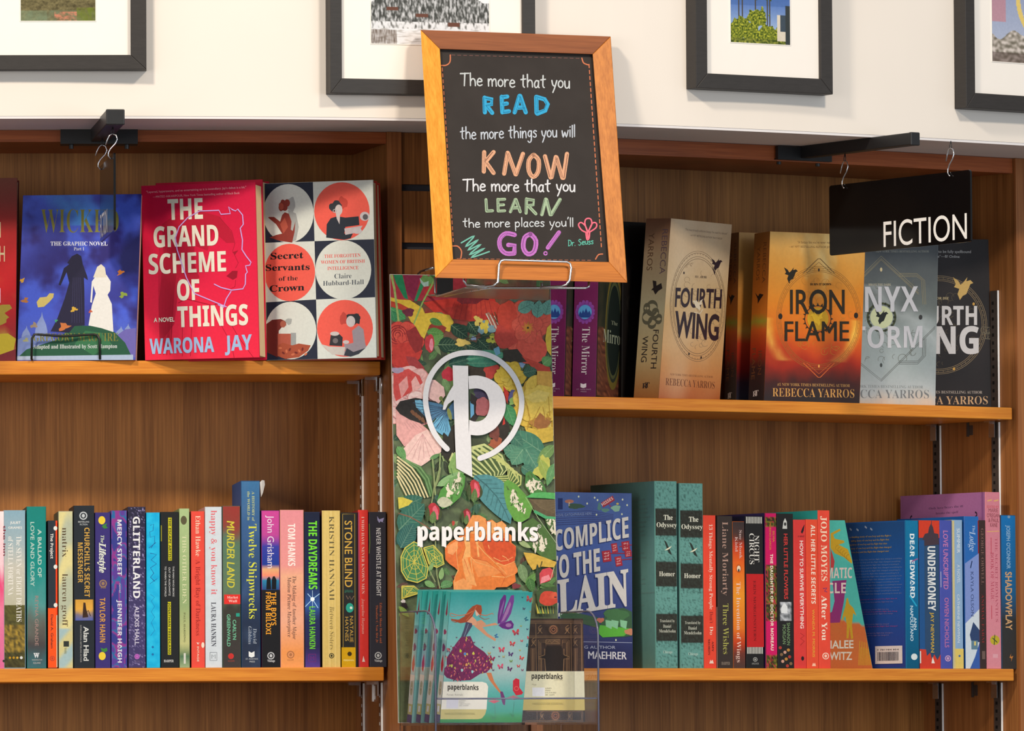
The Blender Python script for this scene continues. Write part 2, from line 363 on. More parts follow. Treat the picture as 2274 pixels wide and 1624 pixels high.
# ------------------------------------------------------------------ books
class Frame:
    """O bottom-left-front corner, R across, U up, D backwards"""
    def __init__(s, O, R, U, D, yb=None, yt=None):
        s.O, s.R, s.U, s.D = O, R, U, D; s.n = R.cross(U).normalized()
        if s.n.y > 0: s.n = -s.n
        s.yb = yb if yb is not None else proj(O)[1]; s.yt = yt if yt is not None else proj(O + U)[1]
    def spine(s, fx, py, off): return s.O + s.R * fx + s.U * ((py - s.yb) / (s.yt - s.yb)) + s.n * off
    def face(s, px, py, off):
        d = ray(px, py); o = Vector((0, 0, EYE)); p0 = s.O + s.n * off; t = (p0 - o).dot(s.n) / d.dot(s.n); return o + d * t
def make_book(fr, label, spine_at='front', cols=None, hard=False, gloss=False, page=(226, 208, 176), group=None, name=None, cat='book', gain=1.0):
    O, R, U, D = fr.O, fr.R, fr.U, fr.D
    lc = lambda c: tuple(x * gain for x in lin(c))
    root = thing(name or ('hardcover_book' if hard else 'paperback_book'), label, cat, O + R / 2 + D / 2, group)
    cl, cs, cr = [lc(c) for c in cols]
    w, d = R.length, D.length; r, dd = R / w, D / d; th = .0022 if hard else .0006; ch = min(.0012, w * .12)
    def pt(a, b): return O + r * a + dd * b
    if spine_at == 'front':
        out = [pt(0, d), pt(0, ch), pt(ch * .3, ch * .3), pt(ch, 0), pt(w - ch, 0), pt(w - ch * .3, ch * .3), pt(w, ch), pt(w, d), pt(w - th, d), pt(w - th, th + .0005), pt(th, th + .0005), pt(th, d)]
        cc = [cl, cs, cs, cs, cs, cs, cr, cr, cr, cs, cl, cl]
        pb = [pt(th + 1e-4, th + .0008), pt(w - th - 1e-4, th + .0008), pt(w - th - 1e-4, d - (.003 if hard else .0008)), pt(th + 1e-4, d - (.003 if hard else .0008))]
    else:                                               # spine on the left, boards front (cols[1]) and back
        out = [pt(w, 0), pt(ch, 0), pt(ch * .3, ch * .3), pt(0, ch), pt(0, d - ch), pt(ch, d), pt(w, d), pt(w, d - th), pt(th + .0005, d - th), pt(th + .0005, th), pt(w, th)]
        cc = [cs, cs, cl, cl, cl, cr, cr, cr, cr, cs, cs]
        e = .0015 if hard else .0008
        pb = [pt(th + .0008, th + 1e-4), pt(w - e, th + 1e-4), pt(w - e, d - th - 1e-4), pt(th + .0008, d - th - 1e-4)]
    m = MB(); m.prism(out, U, cc, cs); m.build('cover', 'coverg' if gloss else 'cover', root, colour=True)
    m = MB(); e = .003 if hard else .0004; un = U.normalized(); m.prism([p + un * e for p in pb], U - un * 2 * e, None, lc(page)); m.build('page_block', 'page', root, colour=True)
    return root
# ================================================================== setting
DEP = 0.205                                             # shelf depth
OV = -0.172                                             # the wall above overhangs the shelving
def struct(o): o['kind'] = 'structure'; return o
ZS = zat(400, 258, OV)                                  # underside of the overhang
struct(strip(MB(), -700, 2950, OV, OV + .12, ZS, ZS + .75, 60).build('wall_back', 'wall'))
sf = struct(strip(MB(), -700, 2950, OV + .0005, .3, ZS - .0035, ZS - .0002, 60).build('trim_1', 'soffit'))
m = MB(); m.box8([(-4, -.5, -.02), (4, -.5, -.02), (4, 12, -.02), (-4, 12, -.02), (-4, -.5, 0), (4, -.5, 0), (4, 12, 0), (-4, 12, 0)])
struct(m.build('floor', 'floor'))
ZC = ZS - .0036                                         # top of all shelving
# shelf heights
ZU_L = zat(420, 801, 0); ZL_L = zat(420, 1483.5, 0); ZU_R = zat(1740, 891, 0); ZL_R = zat(1800, 1485, 0)
TH = .0188; THR = .0172
UPL = uof(861, 800, 0); UPL2 = uof(892, 800, 0)         # left case: right partition
UPR = uof(2258, 1100, 0); UPR2 = uof(2300, 1100, 0)     # right case: right partition
URL = uof(1200, 1100, 0); URL2 = uof(1174, 1100, 0)     # right case: left partition, behind the banner
def radial(mb, u, side, i0, i1, z0, z1, th):            # board standing on the curve's radius at u
    a, b = B(u, i0), B(u, i1); t = Vector((1, tanth(u))).normalized() * th * side
    mb.box8([V3(p, z) for z in (z0, z1) for p in ((a, b, b + t, a + t) if side < 0 else (a, a + t, b + t, b))])
    return mb
def case(name, label, ua, ub, uc, zu, zl, shelf_u, th, header_px):
    root = thing(name, label, 'bookcase', V3(B((ua + ub) / 2, .1), 0))
    strip(MB(), ua, ub, DEP, DEP + .012, .0, ZC - .0001).build('back_panel', 'back', root)
    radial(MB(), ub, 1, .001, DEP + .012, .0, ZC - .0002, .012).build('side_panel', 'side', root)
    radial(MB(), ua, -1, .001, DEP + .012, .0, ZC - .0002, .012).build('side_panel', 'side', root)
    strip(MB(), ub, uc, -.004, .0205 - .02, .0, ZC - .0003, 3).build('stile', 'stile', root)
    zh = header_px
    strip(MB(), ua, ub - .5, .002, .020, zh, ZC - .0004).build('header_rail', 'header', root)
    strip(MB(), ua + .5, ub - .5, .021, DEP - .001, zh + .001, zh + .019).build('top_panel', 'header', root)
    for z, (sa, sb) in zip((zu, zl), shelf_u):
        o = strip(MB(), sa, sb, 0, DEP - .002, z - th, z).build('shelf', 'edge', root); bevel(o, .0014)
    return root
caseL = case('bookcase', 'walnut bookcase bay left of the floral banner, with honey coloured shelf edges', -640, UPL, UPL2, ZU_L, ZL_L,
    [(-630, uof(845, 815)), (-630, uof(853, 1497))], TH, zat(420, 315, 0))
caseR = case('bookcase', 'walnut bookcase bay right of the floral banner, turning away to the right', URL, UPR, UPR2, ZU_R, ZL_R,
    [(URL + 3, uof(2248, 925)), (URL + 3, uof(2252, 1500))], THR, zat(1740, 358, 0))
strip(MB(), URL2, URL, -.004, .0005, 0, ZC - .0003, 2).build('stile', 'stile', caseR)
# next bay beyond the right stile, only its side shows
struct(strip(MB(), UPR2 + .5, 2950, .0, .02, 0, ZC - .0003).build('wall_right', 'side'))
struct(strip(MB(), -700, -641, .0, .02, 0, ZC - .0003).build('wall_left', 'side'))
# slatwall panel between the bays
root = thing('slatwall_panel', 'grooved walnut slatwall panel behind the chalkboard, between the two bookcases', 'wall panel', V3(B((UPL2 + URL2) / 2, .02), 0))
strip(MB(), UPL2 + .5, URL2 - .5, .022, .034, 0, ZC - .0003).build('backing_board', 'side', root)
zg = [(zat(915, 409 + 129.5 * k, 0), zat(915, 424 + 129.5 * k, 0)) for k in range(-1, 15)]
top = ZC - .0003
for k, (a, b) in enumerate(zg):
    if k == 0: a = b = top
    lo = zg[k + 1][0] if k + 1 < len(zg) else 0
    o = strip(MB(), UPL2 + .8, URL2 - .8, .003, .0215, lo, b, 4).build('slat', 'slat', root)
for a, b in zg[1:]:
    o = strip(MB(), UPL2 + .8, URL2 - .8, .010, .0216, b + .0001, a - .0001, 4).build('groove_liner', 'groove', root)
# shelf standards on the side faces (slotted strips with a folded edge, its glint put into the colour)
def ins_for_px(u, px, py):
    lo, hi = -.02, .24
    for _ in range(40):
        mid = (lo + hi) / 2; q = B(u, mid); x = proj(V3(q, zat(px, py, 0)))[0]
        if x > px: lo = mid
        else: hi = mid
    return mid
def standard(root, u, px, zr, pitch=.0115, ch='zincd', sl='dark'):
    i = ins_for_px(u, px, 1000); t = -Vector((1, tanth(u))).normalized(); n = N(u); base = B(u, i)
    for z0, z1 in zr:
        def bx(mb, a0, a1, o0, o1, za, zb):
            P = [base + n * a0 + t * o0, base + n * a1 + t * o0, base + n * a1 + t * o1, base + n * a0 + t * o1]
            mb.box8([V3(p, z) for z in (za, zb) for p in P])
        m = MB(); bx(m, .0012, .017, .0003, .0020, z0, z1); st = m.build('shelf_standard', ch, root)
        m = MB(); bx(m, 0, .0011, .0003, .0029, z0, z1); m.build('folded_edge', 'zinc', st)
        m = MB(); z = z1 - .02
        while z > z0 + .004:
            bx(m, .0095, .0135, .0020, .0023, z, z + .0045); z -= pitch
        if m.v:
            m.build('slot', sl, st, kind='stuff')
for px in (808, 848): standard(caseL, UPL, px, [(ZL_L + .001, ZU_L - TH - .002), (.9, ZL_L - TH - .002)], .0128, 'zincl', 'slotl')
for px in (2091, 2222): standard(caseR, UPR, px, [(ZU_R + .001, zat(2222, 645, .03)), (ZL_R + .001, ZU_R - THR - .002), (.9, ZL_R - THR - .002)], .0115)
# shelf support clips hanging under the shelves on the side faces
def clip(root, u, px, z, drop=.02, reach=.022):
    i = ins_for_px(u, px, 1000); t = -Vector((1, tanth(u))).normalized(); n = N(u); b = B(u, i)
    m = MB()
    def bx(a0, a1, o0, o1, za, zb):
        P = [b + n * a0 + t * o0, b + n * a1 + t * o0, b + n * a1 + t * o1, b + n * a0 + t * o1]; m.box8([V3(p, zz) for zz in (za, zb) for p in P])
    bx(0, .012, .005, reach, z - .0022, z - .0002); bx(0, .012, .0048, .0068, z - drop, z - .0022)
    m.obox(V3(b + t * .006, z - .0045), V3(t * (reach - .006), 0), V3(n * .0012, 0), Vector((0, 0, .0022)))
    m.build('shelf_clip', 'chrome', root)
for z, th_ in ((ZU_L, TH), (ZL_L, TH)):
    clip(caseL, UPL, 806, z - th_); clip(caseL, UPL, 846, z - th_)
for z, th_ in ((ZU_R, THR), (ZL_R, THR)):
    clip(caseR, UPR, 2086, z - th_, .024, .016); clip(caseR, UPR, 2216, z - th_, .024, .016)
def lbrk(root, u, px, z, h, m_='zinc'):                 # small upright plate under the shelf between the standards
    i = ins_for_px(u, px, 1000); t = -Vector((1, tanth(u))).normalized(); n = N(u); b = B(u, i); m = MB()
    P = [b + t * .0004, b + n * .003 + t * .0004, b + n * .003 + t * .003, b + t * .003]
    m.box8([V3(p, zz) for zz in (z - h, z - .0001) for p in P])
    P = [b - n * .008 + t * .0004, b + t * .0004, b + t * .0015, b - n * .008 + t * .0015]
    m.box8([V3(p, zz) for zz in (z - h * .9, z - h * .2) for p in P]); m.build('shelf_bracket', m_, root)
lbrk(caseL, UPL, 829, ZL_L - TH - .0004, .027); lbrk(caseR, UPR, 2153, ZU_R - THR - .0004, .020, 'zincd'); lbrk(caseR, UPR, 2158, ZL_R - THR - .0004, .022, 'zincd')
# bright rectangular bracket at the end of the upper left shelf
m = MB(); zt = zat(850, 834, 0); 
pts = [(808, 880), (808, 838), (814, 834), (846, 834), (851, 838), (851, 876)]
q = [on(x, y, .02 if x < 830 else -.001) for x, y in pts]; m.tube([on(x, y, ins_for_px(UPL, x, 1000) - .001) + Vector((-.002, 0, 0)) for x, y in pts], .0016, 6)
m.build('end_bracket', 'chrome', caseL, smooth=True)

# ------------------------------------------------------------------ framed photographs on the wall
def picture(label, x0, x1, yb0, yb1, wpx, inner, photo, fn, th=.026):
    """x0,x1 outer edges (px), yb0,yb1 bottom edge at each end, inner = (ix0, ix1, iyb0, iyb1), photo = (px0, px1, pyb0, pyb1)"""
    i_f = OV - th
    A = on(x0, yb0, i_f); Bp = on(x1, yb1, i_f); zb = (A.z + Bp.z) / 2; A.z = Bp.z = zb
    R = Bp - A; n = R.normalized().cross(Vector((0, 0, 1))); n = n if n.y < 0 else -n
    back = -n
    # keep the back just clear of the curved wall
    H = .26; U = Vector((0, 0, H)); w = R.length; r = R / w
    root = thing('picture_frame', label, 'picture', A + R / 2)
    f = Frame(A, R, U, back * th, yb=yb0, yt=yb0 - 1)
    def cross(px, py): 
        p = f.face(px, py, -.004); return (p - A).dot(r), p.z - zb
    ix0 = cross(inner[0], inner[2])[0]; ix1 = cross(inner[1], inner[3])[0]; iz = (cross(inner[0], inner[2])[1] + cross(inner[1], inner[3])[1]) / 2
    def bar(pts, nm='frame_rail'):
        m = MB(); P = [A + r * a + Vector((0, 0, z)) for a, z in pts]; m.prism(P, back * th); o = m.build(nm, 'blackfr', root); bevel(o, .0008)
    ix0 = max(ix0, .012); 
    bar([(0, 0), (w, 0), (ix1, iz), (ix0, iz)]); bar([(0, 0), (ix0, iz), (ix0, H), (0, H)]); bar([(w, 0), (w, H), (ix1, H), (ix1, iz)])
    bar([(ix0, H - .02), (ix1, H - .02), (ix1, H), (ix0, H)])
    m = MB(); P = [A + back * .006 + r * a + Vector((0, 0, z)) for a, z in ((ix0 - .004, iz - .004), (ix1 + .004, iz - .004), (ix1 + .004, H - .004), (ix0 - .004, H - .004))]
    m.prism(P, back * .003); m.build('mat_board', 'mat', root)
    px0, px1, py0, py1 = photo
    a0 = cross(px0, py0); a1 = cross(px1, py1); zp = (a0[1] + a1[1]) / 2
    wd = a1[0] - a0[0]; hp = wd * .9 if hp_over is None else hp_over
    mp = lambda x, y, off: A + back * (.0062 - off) + r * lerp(a0[0], a1[0], x) + Vector((0, 0, zp + hp * (1 - y)))
    art = Art(mp, base=.0006); art.paint([(0, 0), (1, 0), (1, 1), (0, 1)], 150, 150, fn); art.build('photo_print', root)
    # bevelled window edge of the mat
    m = MB()
    for (a, b, c, d) in ((a0[0] - .001, zp - .001, a1[0] + .001, zp), (a0[0] - .001, zp, a0[0], zp + hp), (a1[0], zp, a1[0] + .001, zp + hp)):
        m.prism([A + back * .0052 + r * x + Vector((0, 0, z)) for x, z in ((a, b), (c, b), (c, d), (a, d))], back * .0008)
    m.build('mat_bevel', 'mat', root)
hp_over = None
def f_desert(s, t):       # bottom part shows: olive scrub with pink flowers
    g = fbm(s * 9, t * 14) * .8 + fbm(s * 30, t * 30, 3) * .6; c = mixc((62, 56, 34), (134, 124, 86), .5 + g)
    if t > .84: c = mixc(c, (104, 116, 92), .5 + fbm(s * 12, t * 12, 5))
    if .45 < s < .75 and t > .86: c = mixc(c, (186, 120, 96), max(0, fbm(s * 14, t * 20, 8) * 2 + .5))
    if s > .75 and t > .8: c = mixc(c, (98, 112, 34), .6 + fbm(s * 20, t * 8, 2))
    if s < .35 and t > .85: c = mixc(c, (120, 140, 112), .4)
    return c
def f_snow(s, t):
    c = (150, 165, 190) if t < .45 else (224, 224, 228)
    hill = .60 - .22 * math.sin(min(1, s * 1.05) * 3.1)
    if t > hill and t < .8: 
        k = nz(s * 60, t * 16, 2) + .5 * nz(s * 120, t * 40, 4); c = mixc((60, 62, 60), (190, 192, 196), .40 + k * 1.3)
    if .78 < t < .85: c = mixc((215, 217, 222), (90, 90, 88), max(0, nz(s * 50, t * 20, 7) * 1.8))
    if t >= .85: c = mixc((222, 224, 230), (130, 124, 116), max(0, nz(s * 14, t * 60, 7)))
    if s < .22 and t > .86: c = mixc(c, (84, 70, 60), .3 + .9 * abs(nz(s * 90, t * 12, 1)))
    for (x, y) in ((.43, .72), (.7, .8), (.18, .66)):
        if abs(s - x) < .05 and abs(t - y) < .02: c = (98, 62, 50)
    return c
def f_palm(s, t):
    c = mixc((52, 84, 150), (120, 150, 200), t * .9)
    if t > .42: c = mixc((90, 120, 180), (170, 190, 215), (t - .42) * 2)
    for tx in (.14, .2, .42, .62, .66):
        if abs(s - tx) < .012: c = (70, 62, 50)
        if math.hypot((s - tx) * 1.2, t - .25) < .08 + .04 * nz(s * 30, t * 30): c = (60, 78, 36)
    for (x, y, r_) in ((.45, .62, .15), (.18, .78, .17), (.35, .85, .16), (.6, .9, .2), (.05, .92, .16)):
        if math.hypot((s - x) * .9, t - y) < r_ * (1 + .5 * nz(s * 16, t * 16, x)): c = mixc((46, 66, 16), (176, 176, 56), .5 + nz(s * 38, t * 38, 3) * .9)
    if t > .93: c = mixc((50, 66, 22), (150, 150, 60), .5 + nz(s * 30, t * 30))
    if s > .78 and .55 < t < .95: c = (206, 196, 180) if t > .8 or s < .84 else (60, 72, 84)
    if s > .92 and t > .4: c = (52, 58, 60)
    return c
def f_wheel(s, t):
    c = mixc((128, 140, 176), (176, 184, 204), t)
    d = math.hypot(s - .9, (t - .35) * 1.0)
    for r_ in (.68, .60):
        if abs(d - r_) < .018: c = (216, 190, 110)
    a = math.atan2(t - .35, s - .9)
    if d < .66 and abs(math.sin(a * 12)) < .09: c = mixc(c, (236, 236, 240), .6)
    if t > .72 + .1 * nz(s * 8, 1): c = mixc((110, 104, 92), (206, 196, 190), .5 + nz(s * 34, t * 28))
    if t > .9: c = mixc(c, (78, 62, 58), .5)
    if s < .12 and t < .6: c = mixc(c, (200, 110, 110), .5)
    return c
hp_over = .09; picture('black framed desert scrub photograph at the left end of the wall', -330, 325, 155, 155, 35, (-290, 290, 123, 123), (46, 212, 46, 46), f_desert)
hp_over = .14; picture('black framed snowy hillside photograph partly hidden by the chalkboard', 734, 1190, 205, 217, 35, (758, 1160, 173, 184), (825, 1087, 97, 101), f_snow)
hp_over = .09; picture('black framed palm tree photograph on the wall right of the chalkboard', 1546, 1850, 195, 210, 30, (1568, 1820, 162, 177), (1624, 1756, 93, 100), f_palm)
hp_over = .14; picture('black framed ferris wheel photograph at the right end of the wall', 2146, 2560, 236, 268, 30, (2162, 2530, 205, 232), (2205, 2470, 135, 154), f_wheel)

# ------------------------------------------------------------------ sign arms, hooks and hanging signs
def sign_set(side, plate_px, arm_end, sign_px, lab, text_spec, arm_h, arm_w, swing=None):
    """arm leaves the header rail at right angles to the curve"""
    up = uof(*plate_px[:2], 0); n = -N(up); t = Vector((1, tanth(up))).normalized(); z0 = zat(*plate_px[:2], 0); b = B(up, 0)
    root = thing('sign_bracket', lab[0], 'sign bracket', V3(b, z0))
    pw, ph = plate_px[2], plate_px[3]; m = MB()
    m.obox(V3(b - t * pw / 2 + n * .0002, z0 - ph / 2), V3(t * pw, 0), V3(n * .006, 0), Vector((0, 0, ph)))
    m.obox(V3(b - t * pw / 2 - n * .03, z0 - ph / 2 - .0008), V3(t * pw, 0), V3(n * .0362, 0), Vector((0, 0, .0016))); m.build('mounting_plate', 'black', root)
    for q in (-.36, .36):
        m = MB(); m.tube([V3(b + t * pw * q - n * .010, z0 - ph / 2 - .0065), V3(b + t * pw * q - n * .010, z0 - ph / 2 - .0008)], .0032, 8); m.build('thumb_screw', 'black', root)
    if swing is not None: n = Vector((swing, -1)).normalized(); t = Vector((1, swing)).normalized()
    L = arm_end; m = MB(); zc = z0 + arm_h[1]
    m.obox(V3(b - t * arm_w / 2 + n * .0062, zc - arm_h[0] / 2), V3(t * arm_w, 0), V3(n * L, 0), Vector((0, 0, arm_h[0]))); o = m.build('arm', 'black', root); bevel(o, .0015, 3)
    m = MB(); m.obox(V3(b - t * (arm_w / 2 + .0004) + n * (L + .002), zc - arm_h[0] / 2 - .0004), V3(t * (arm_w + .0008), 0), V3(n * .006, 0), Vector((0, 0, arm_h[0] + .0008))); o = m.build('end_cap', 'black', root); bevel(o, .0015, 3)
    return b, n, t, z0, zc
def hook(p_top, p_bot, dirv, label, sc=1.0, eye=True):
    """S hook from the arm eyelet to the sign hole"""
    root = thing('sign_hook', label, 'hook', p_top, None); H = p_top.z - p_bot.z; s_ = H * .135
    def q(a, z): return p_top + dirv * a + Vector((0, 0, -z)) + (p_bot - p_top - Vector((0, 0, -H))) * (z / H)
    pts = [q(-s_ * 1.3, H * .56), q(-s_ * 1.0, H * .38), q(-s_ * .6, H * .26), q(0, H * .20), q(s_ * .9, H * .25), q(s_ * 1.3, H * .38), q(s_ * .9, H * .52), q(-s_ * .1, H * .68), q(-s_ * .5, H * .80), q(-s_ * .45, H * .9), q(0, H * .97), q(s_ * .4, H * 1.0)]
    m = MB(); m.tube(pts, .00085, 6); m.build('hook_wire', 'chrome', root, smooth=True)
    m = MB(); m.tube([q(0, 0), q(-s_ * .35, H * .14), q(-s_ * .2, H * .22), q(s_ * .3, H * .22), q(s_ * .3, H * .12), q(.0, .0)], .0006, 6); m.build('eyelet', 'black', root, smooth=True)
# right arm and sign
b, n, t, z0, zc = sign_set('r', (1782, 342, .094, .018), .255, None, ('black steel sign arm reaching out over the right bookcase',), None, (.0175, .002), .015)
def armpt(b, n, d, z): return V3(b + n * d, z)
TLd, TRd = .02, .265
def solve_d(b, n, px, py):
    lo, hi = -.05, .5
    for _ in range(40):
        mid = (lo + hi) / 2; x = proj(armpt(b, n, mid, EYE + .8))[0]
        if (x < px): lo = mid
        else: hi = mid
    return mid
dl = solve_d(b, n, 1843, 480); dr = solve_d(b, n, 2156, 460)
def zpx(b, n, d, px, py): p = b + n * d; return at(px, py, p.y).z
zTL, zBL, zTR, zBR = zpx(b, n, dl, 1843, 410), zpx(b, n, dl, 1845, 568), zpx(b, n, dr, 2155, 380), zpx(b, n, dr, 2157, 537)
print('SIGN', dl, dr, zTL, zTR, zBL, zBR, 'arm end', proj(armpt(b, n, .262, zc)), proj(armpt(b, n, 0, zc)))
def sign(b, n, t, dl, dr, zt, zb, label, text):
    P0 = V3(b + n * dl - t * .0015, zb); R = V3(n * (dr - dl), 0); U = Vector((0, 0, zt - zb)); root = thing('hanging_sign', label, 'sign', P0 + R / 2 + U)
    m = MB(); c = .004; w = dr - dl; h = zt - zb; o2 = []
    for (cx, cz, a0) in ((c, c, 180), (w - c, c, 270), (w - c, h - c, 0), (c, h - c, 90)):
        for k in range(4):
            a = math.radians(a0 + 30 * k); o2.append((cx + c * math.cos(a), cz + c * math.sin(a)))
    m.prism([P0 + V3(n * a, 0) + Vector((0, 0, z)) for a, z in o2], V3(t * .003, 0)); m.build('sign_panel', 'acryl', root)
    nn = V3(-t, 0)
    mp = lambda x, y, off: P0 + R * x + Vector((0, 0, (1 - y) * h)) + nn * off
    a = Art(mp, base=.0003); text(a); a.build('lettering', root)
    return root
zt, zb = (zTL + zTR) / 2, (zBL + zBR) / 2
sign(b, n, t, dl, dr, zt, zb, 'black hanging sign reading FICTION over the right bookcase',
     lambda a: a.text('FICTION', .390, .955, .975, .955, .36, (250, 248, 246), bold=.0, res=6, up=(0, -1)))
for px, py, ztop in ((1877, 348, None), (2112, 322, None)):
    d = solve_d(b, n, px, py); p = armpt(b, n, d, zc - .009); q = armpt(b, n, d, zt - .006)
    hook(p, q + V3(-t * .004, 0), V3(n, 0), 'steel S hook on the right sign arm, ' + ('nearer the bookcase' if px < 2000 else 'at its outer end'))
# left arm and sign, seen almost end on
b, n, t, z0, zc = sign_set('l', (220, 303, .105, .0195), .27, None, ('black steel sign arm pointing out from the left bookcase',), None, (.020, .002), .024, .136)
def zl(px, py, d): p = b + n * d; return at(px, py, p.y).z
dn, df = .262, .03
x1 = proj(armpt(b, n, dn, 2.0)); x0 = proj(armpt(b, n, df, 2.0)); print('LSIGN', x0, x1, 'arm', proj(armpt(b, n, .276, zc)))
zt = (zl(262, 335, dn) + zl(219, 375, df)) / 2; zb = (zl(262, 510, dn) + zl(220, 540, df)) / 2
zb = zt - (zt - zb)
sign(b, n, t, df, dn, zt, zb, 'black hanging sign over the left bookcase, seen nearly edge on',
     lambda a: a.text('FICTION', .03, .955, .56, .955, .31, (225, 228, 240), bold=.0, res=5, up=(0, -1)))
for d, lb in ((.06, 'steel S hook on the left sign arm, nearer the bookcase'), (.235, 'steel S hook on the left sign arm, at its outer end')):
    hook(armpt(b, n, d, zc - .010), armpt(b, n, d, zt - .006) + V3(-t * .004, 0), V3(t, 0), lb)
# ================================================================== lower rows: books standing spine out
def tr(crop):
    ox, s = {'A': (0, 3.382), 'B': (410, 3.382), 'C': (1540, 3.383), 'D': (1860, 2.78), 'E': (1220, 3.383)}[crop]; return ox, s
def spine_book(crop, x0, x1, yt, depth, cols, label, ops, zsh, uref, ins=.004, hard=False, gloss=False, group=None, py=1478, page=(226, 208, 176), name=None, nrm=None, x1t=None):
    ox, s = tr(crop); X0, X1 = ox + x0 / s, ox + x1 / s; Yt = 1040 + yt / s
    uA, uB = uof(X0, py, ins), uof(X1, py, ins); a, b = B(uA, ins), B(uB, ins); g = (b - a).normalized() * .0002
    a, b = V3(a + g, zsh + .0002), V3(b - g, zsh + .0002); n = N(uref) if nrm is None else nrm
    H = at(proj(a)[0], Yt, a.y).z - zsh
    fr = Frame(a, b - a, Vector((0, 0, H)), V3(n * depth, 0)); root = make_book(fr, label, cols=cols, hard=hard, gloss=gloss, group=group, page=page, name=name)
    conv = lambda fx, cy, off: fr.spine(fx, 1040 + cy / s, off)
    art = Art(conv, base=1.5e-4); W = (x1 - x0)
    for o in ops:
        k = o[0]
        if k == 'g': art.grad(.03, o[1], .97, o[2], o[3])
        elif k == 'r': art.rect(o[1], o[3], o[2], o[4], o[5])
        elif k == 't': _, tx, y0, y1, fx, h, c = o[:7]; f = o[7] if len(o) > 7 else 'd'; bd = o[8] if len(o) > 8 else .015; sh = o[9] if len(o) > 9 else 0; art.text(tx, fx, y0, fx, y1, h, c, f, bd, shear=0, up=(1, 0)) if not sh else art.text(tx, fx, y0, fx, y1, h, c, f, bd, up=(1, sh * W))
        elif k == 'h': _, tx, fx0, fx1, y, h, c = o[:7]; f = o[7] if len(o) > 7 else 'd'; bd = o[8] if len(o) > 8 else .015; art.text(tx, fx0, y, fx1, y, h, c, f, bd, up=(0, -1))
        elif k == 'e': art.ell(o[1], o[2], o[3] / W, o[3] * (o[5] if len(o) > 5 else 1), o[4], n=16)
        elif k == 'p': art.poly([(x, y) for x, y in o[1]], o[2])
        elif k == 'l':
            pts, wd, c = o[1:4]; q = Art(lambda X, cy, off: conv(X / W, cy, off), base=1.5e-4); 
            def lay_(P_, extra=0, q=q): art.lay([(x / W, y) for x, y in P_], extra); q.k = art.k
            q.lay = lay_; q.line([(x * W, y) for x, y in pts], wd, c)
            n0 = len(art.mb.v); art.mb.v += q.mb.v; art.mb.f += [tuple(n0 + i for i in f) for f in q.mb.f]; art.mb.c += q.mb.c
        elif k == 'n':   # painted texture fn(s,t)
            art.paint([(.03, o[1]), (.97, o[1]), (.97, o[2]), (.03, o[2])], o[3], o[4], o[5])
        elif k == 'logo':   # small round publisher's device
            fx, cy, r, c, c2 = o[1:]; art.ell(fx, cy, r / W, r, c, n=14); art.ell(fx, cy, r * .72 / W, r * .72, c2, n=14); art.ell(fx, cy, r * .4 / W, r * .45, c, n=10)
    if art.mb.v: art.build('spine_print', root, 'inkg' if gloss else 'ink')
    return root, fr
WH = (236, 232, 226)
GL = 'books standing spine out on the lower left shelf'
def LB(crop, x0, x1, yt, cols, label, ops, depth=.135, **k):
    return spine_book(crop, x0, x1, yt, depth, cols, label, ops, ZL_L, 420, group=GL, **k)
def n_field(s, t): return mixc((104, 96, 34), (170, 140, 50), .5 + nz(s * 5, t * 26, 2)) if t > .1 else mixc((150, 148, 90), (110, 104, 50), t * 10)
def n_land(s, t):
    return mixc((70, 62, 36), (178, 146, 58), .5 + 1.0 * nz(s * 9, t * 18, 2)) if .3 < t < .75 else mixc((96, 92, 48), (54, 50, 30), .4 + nz(s * 8, t * 20, 4) + (t - .5) * .6)
LB('A', -70, 35, 325, [(216, 150, 170), (224, 130, 160), (200, 80, 120)], 'pink and white book cut off by the left edge of the picture', [
    ('n', 325, 1500, 6, 24, lambda s, t: stops([(0, (240, 226, 226)), (.3, (238, 200, 208)), (.5, (228, 70, 120)), (.62, (232, 128, 160)), (1, (214, 100, 150))], t + .15 * nz(s * 3, t * 5))),
    ('t', 'the inn', 430, 660, .93, .18, (120, 30, 50)), ('e', .95, 1450, 10, (50, 60, 50))])
LB('A', 28, 194, 318, [(150, 175, 185), (146, 178, 192), (150, 170, 150)], 'pale blue spine fading to a golden field, second from the left edge', [
    ('g', 318, 1030, [(0, (134, 168, 186)), (.35, (160, 178, 184)), (.6, (196, 192, 180)), (1, (186, 182, 160))]), ('n', 1030, 1500, 10, 30, n_land),
    ('h', 'JULIET', .30, .78, 418, 17, WH), ('h', 'GRAMES', .22, .84, 456, 17, WH),
    ('t', 'The SEVEN or EIGHT DEATHS', 510, 1155, .58, .24, WH, 's', -.01), ('t', 'of STELLA FORTUNA', 515, 955, .20, .24, WH, 's', -.01),
    ('e', .28, 1425, 9, (190, 140, 30)), ('e', .45, 1425, 9, (190, 140, 30)), ('e', .62, 1425, 9, (206, 160, 60)), ('e', .8, 1425, 11, (214, 216, 214))])
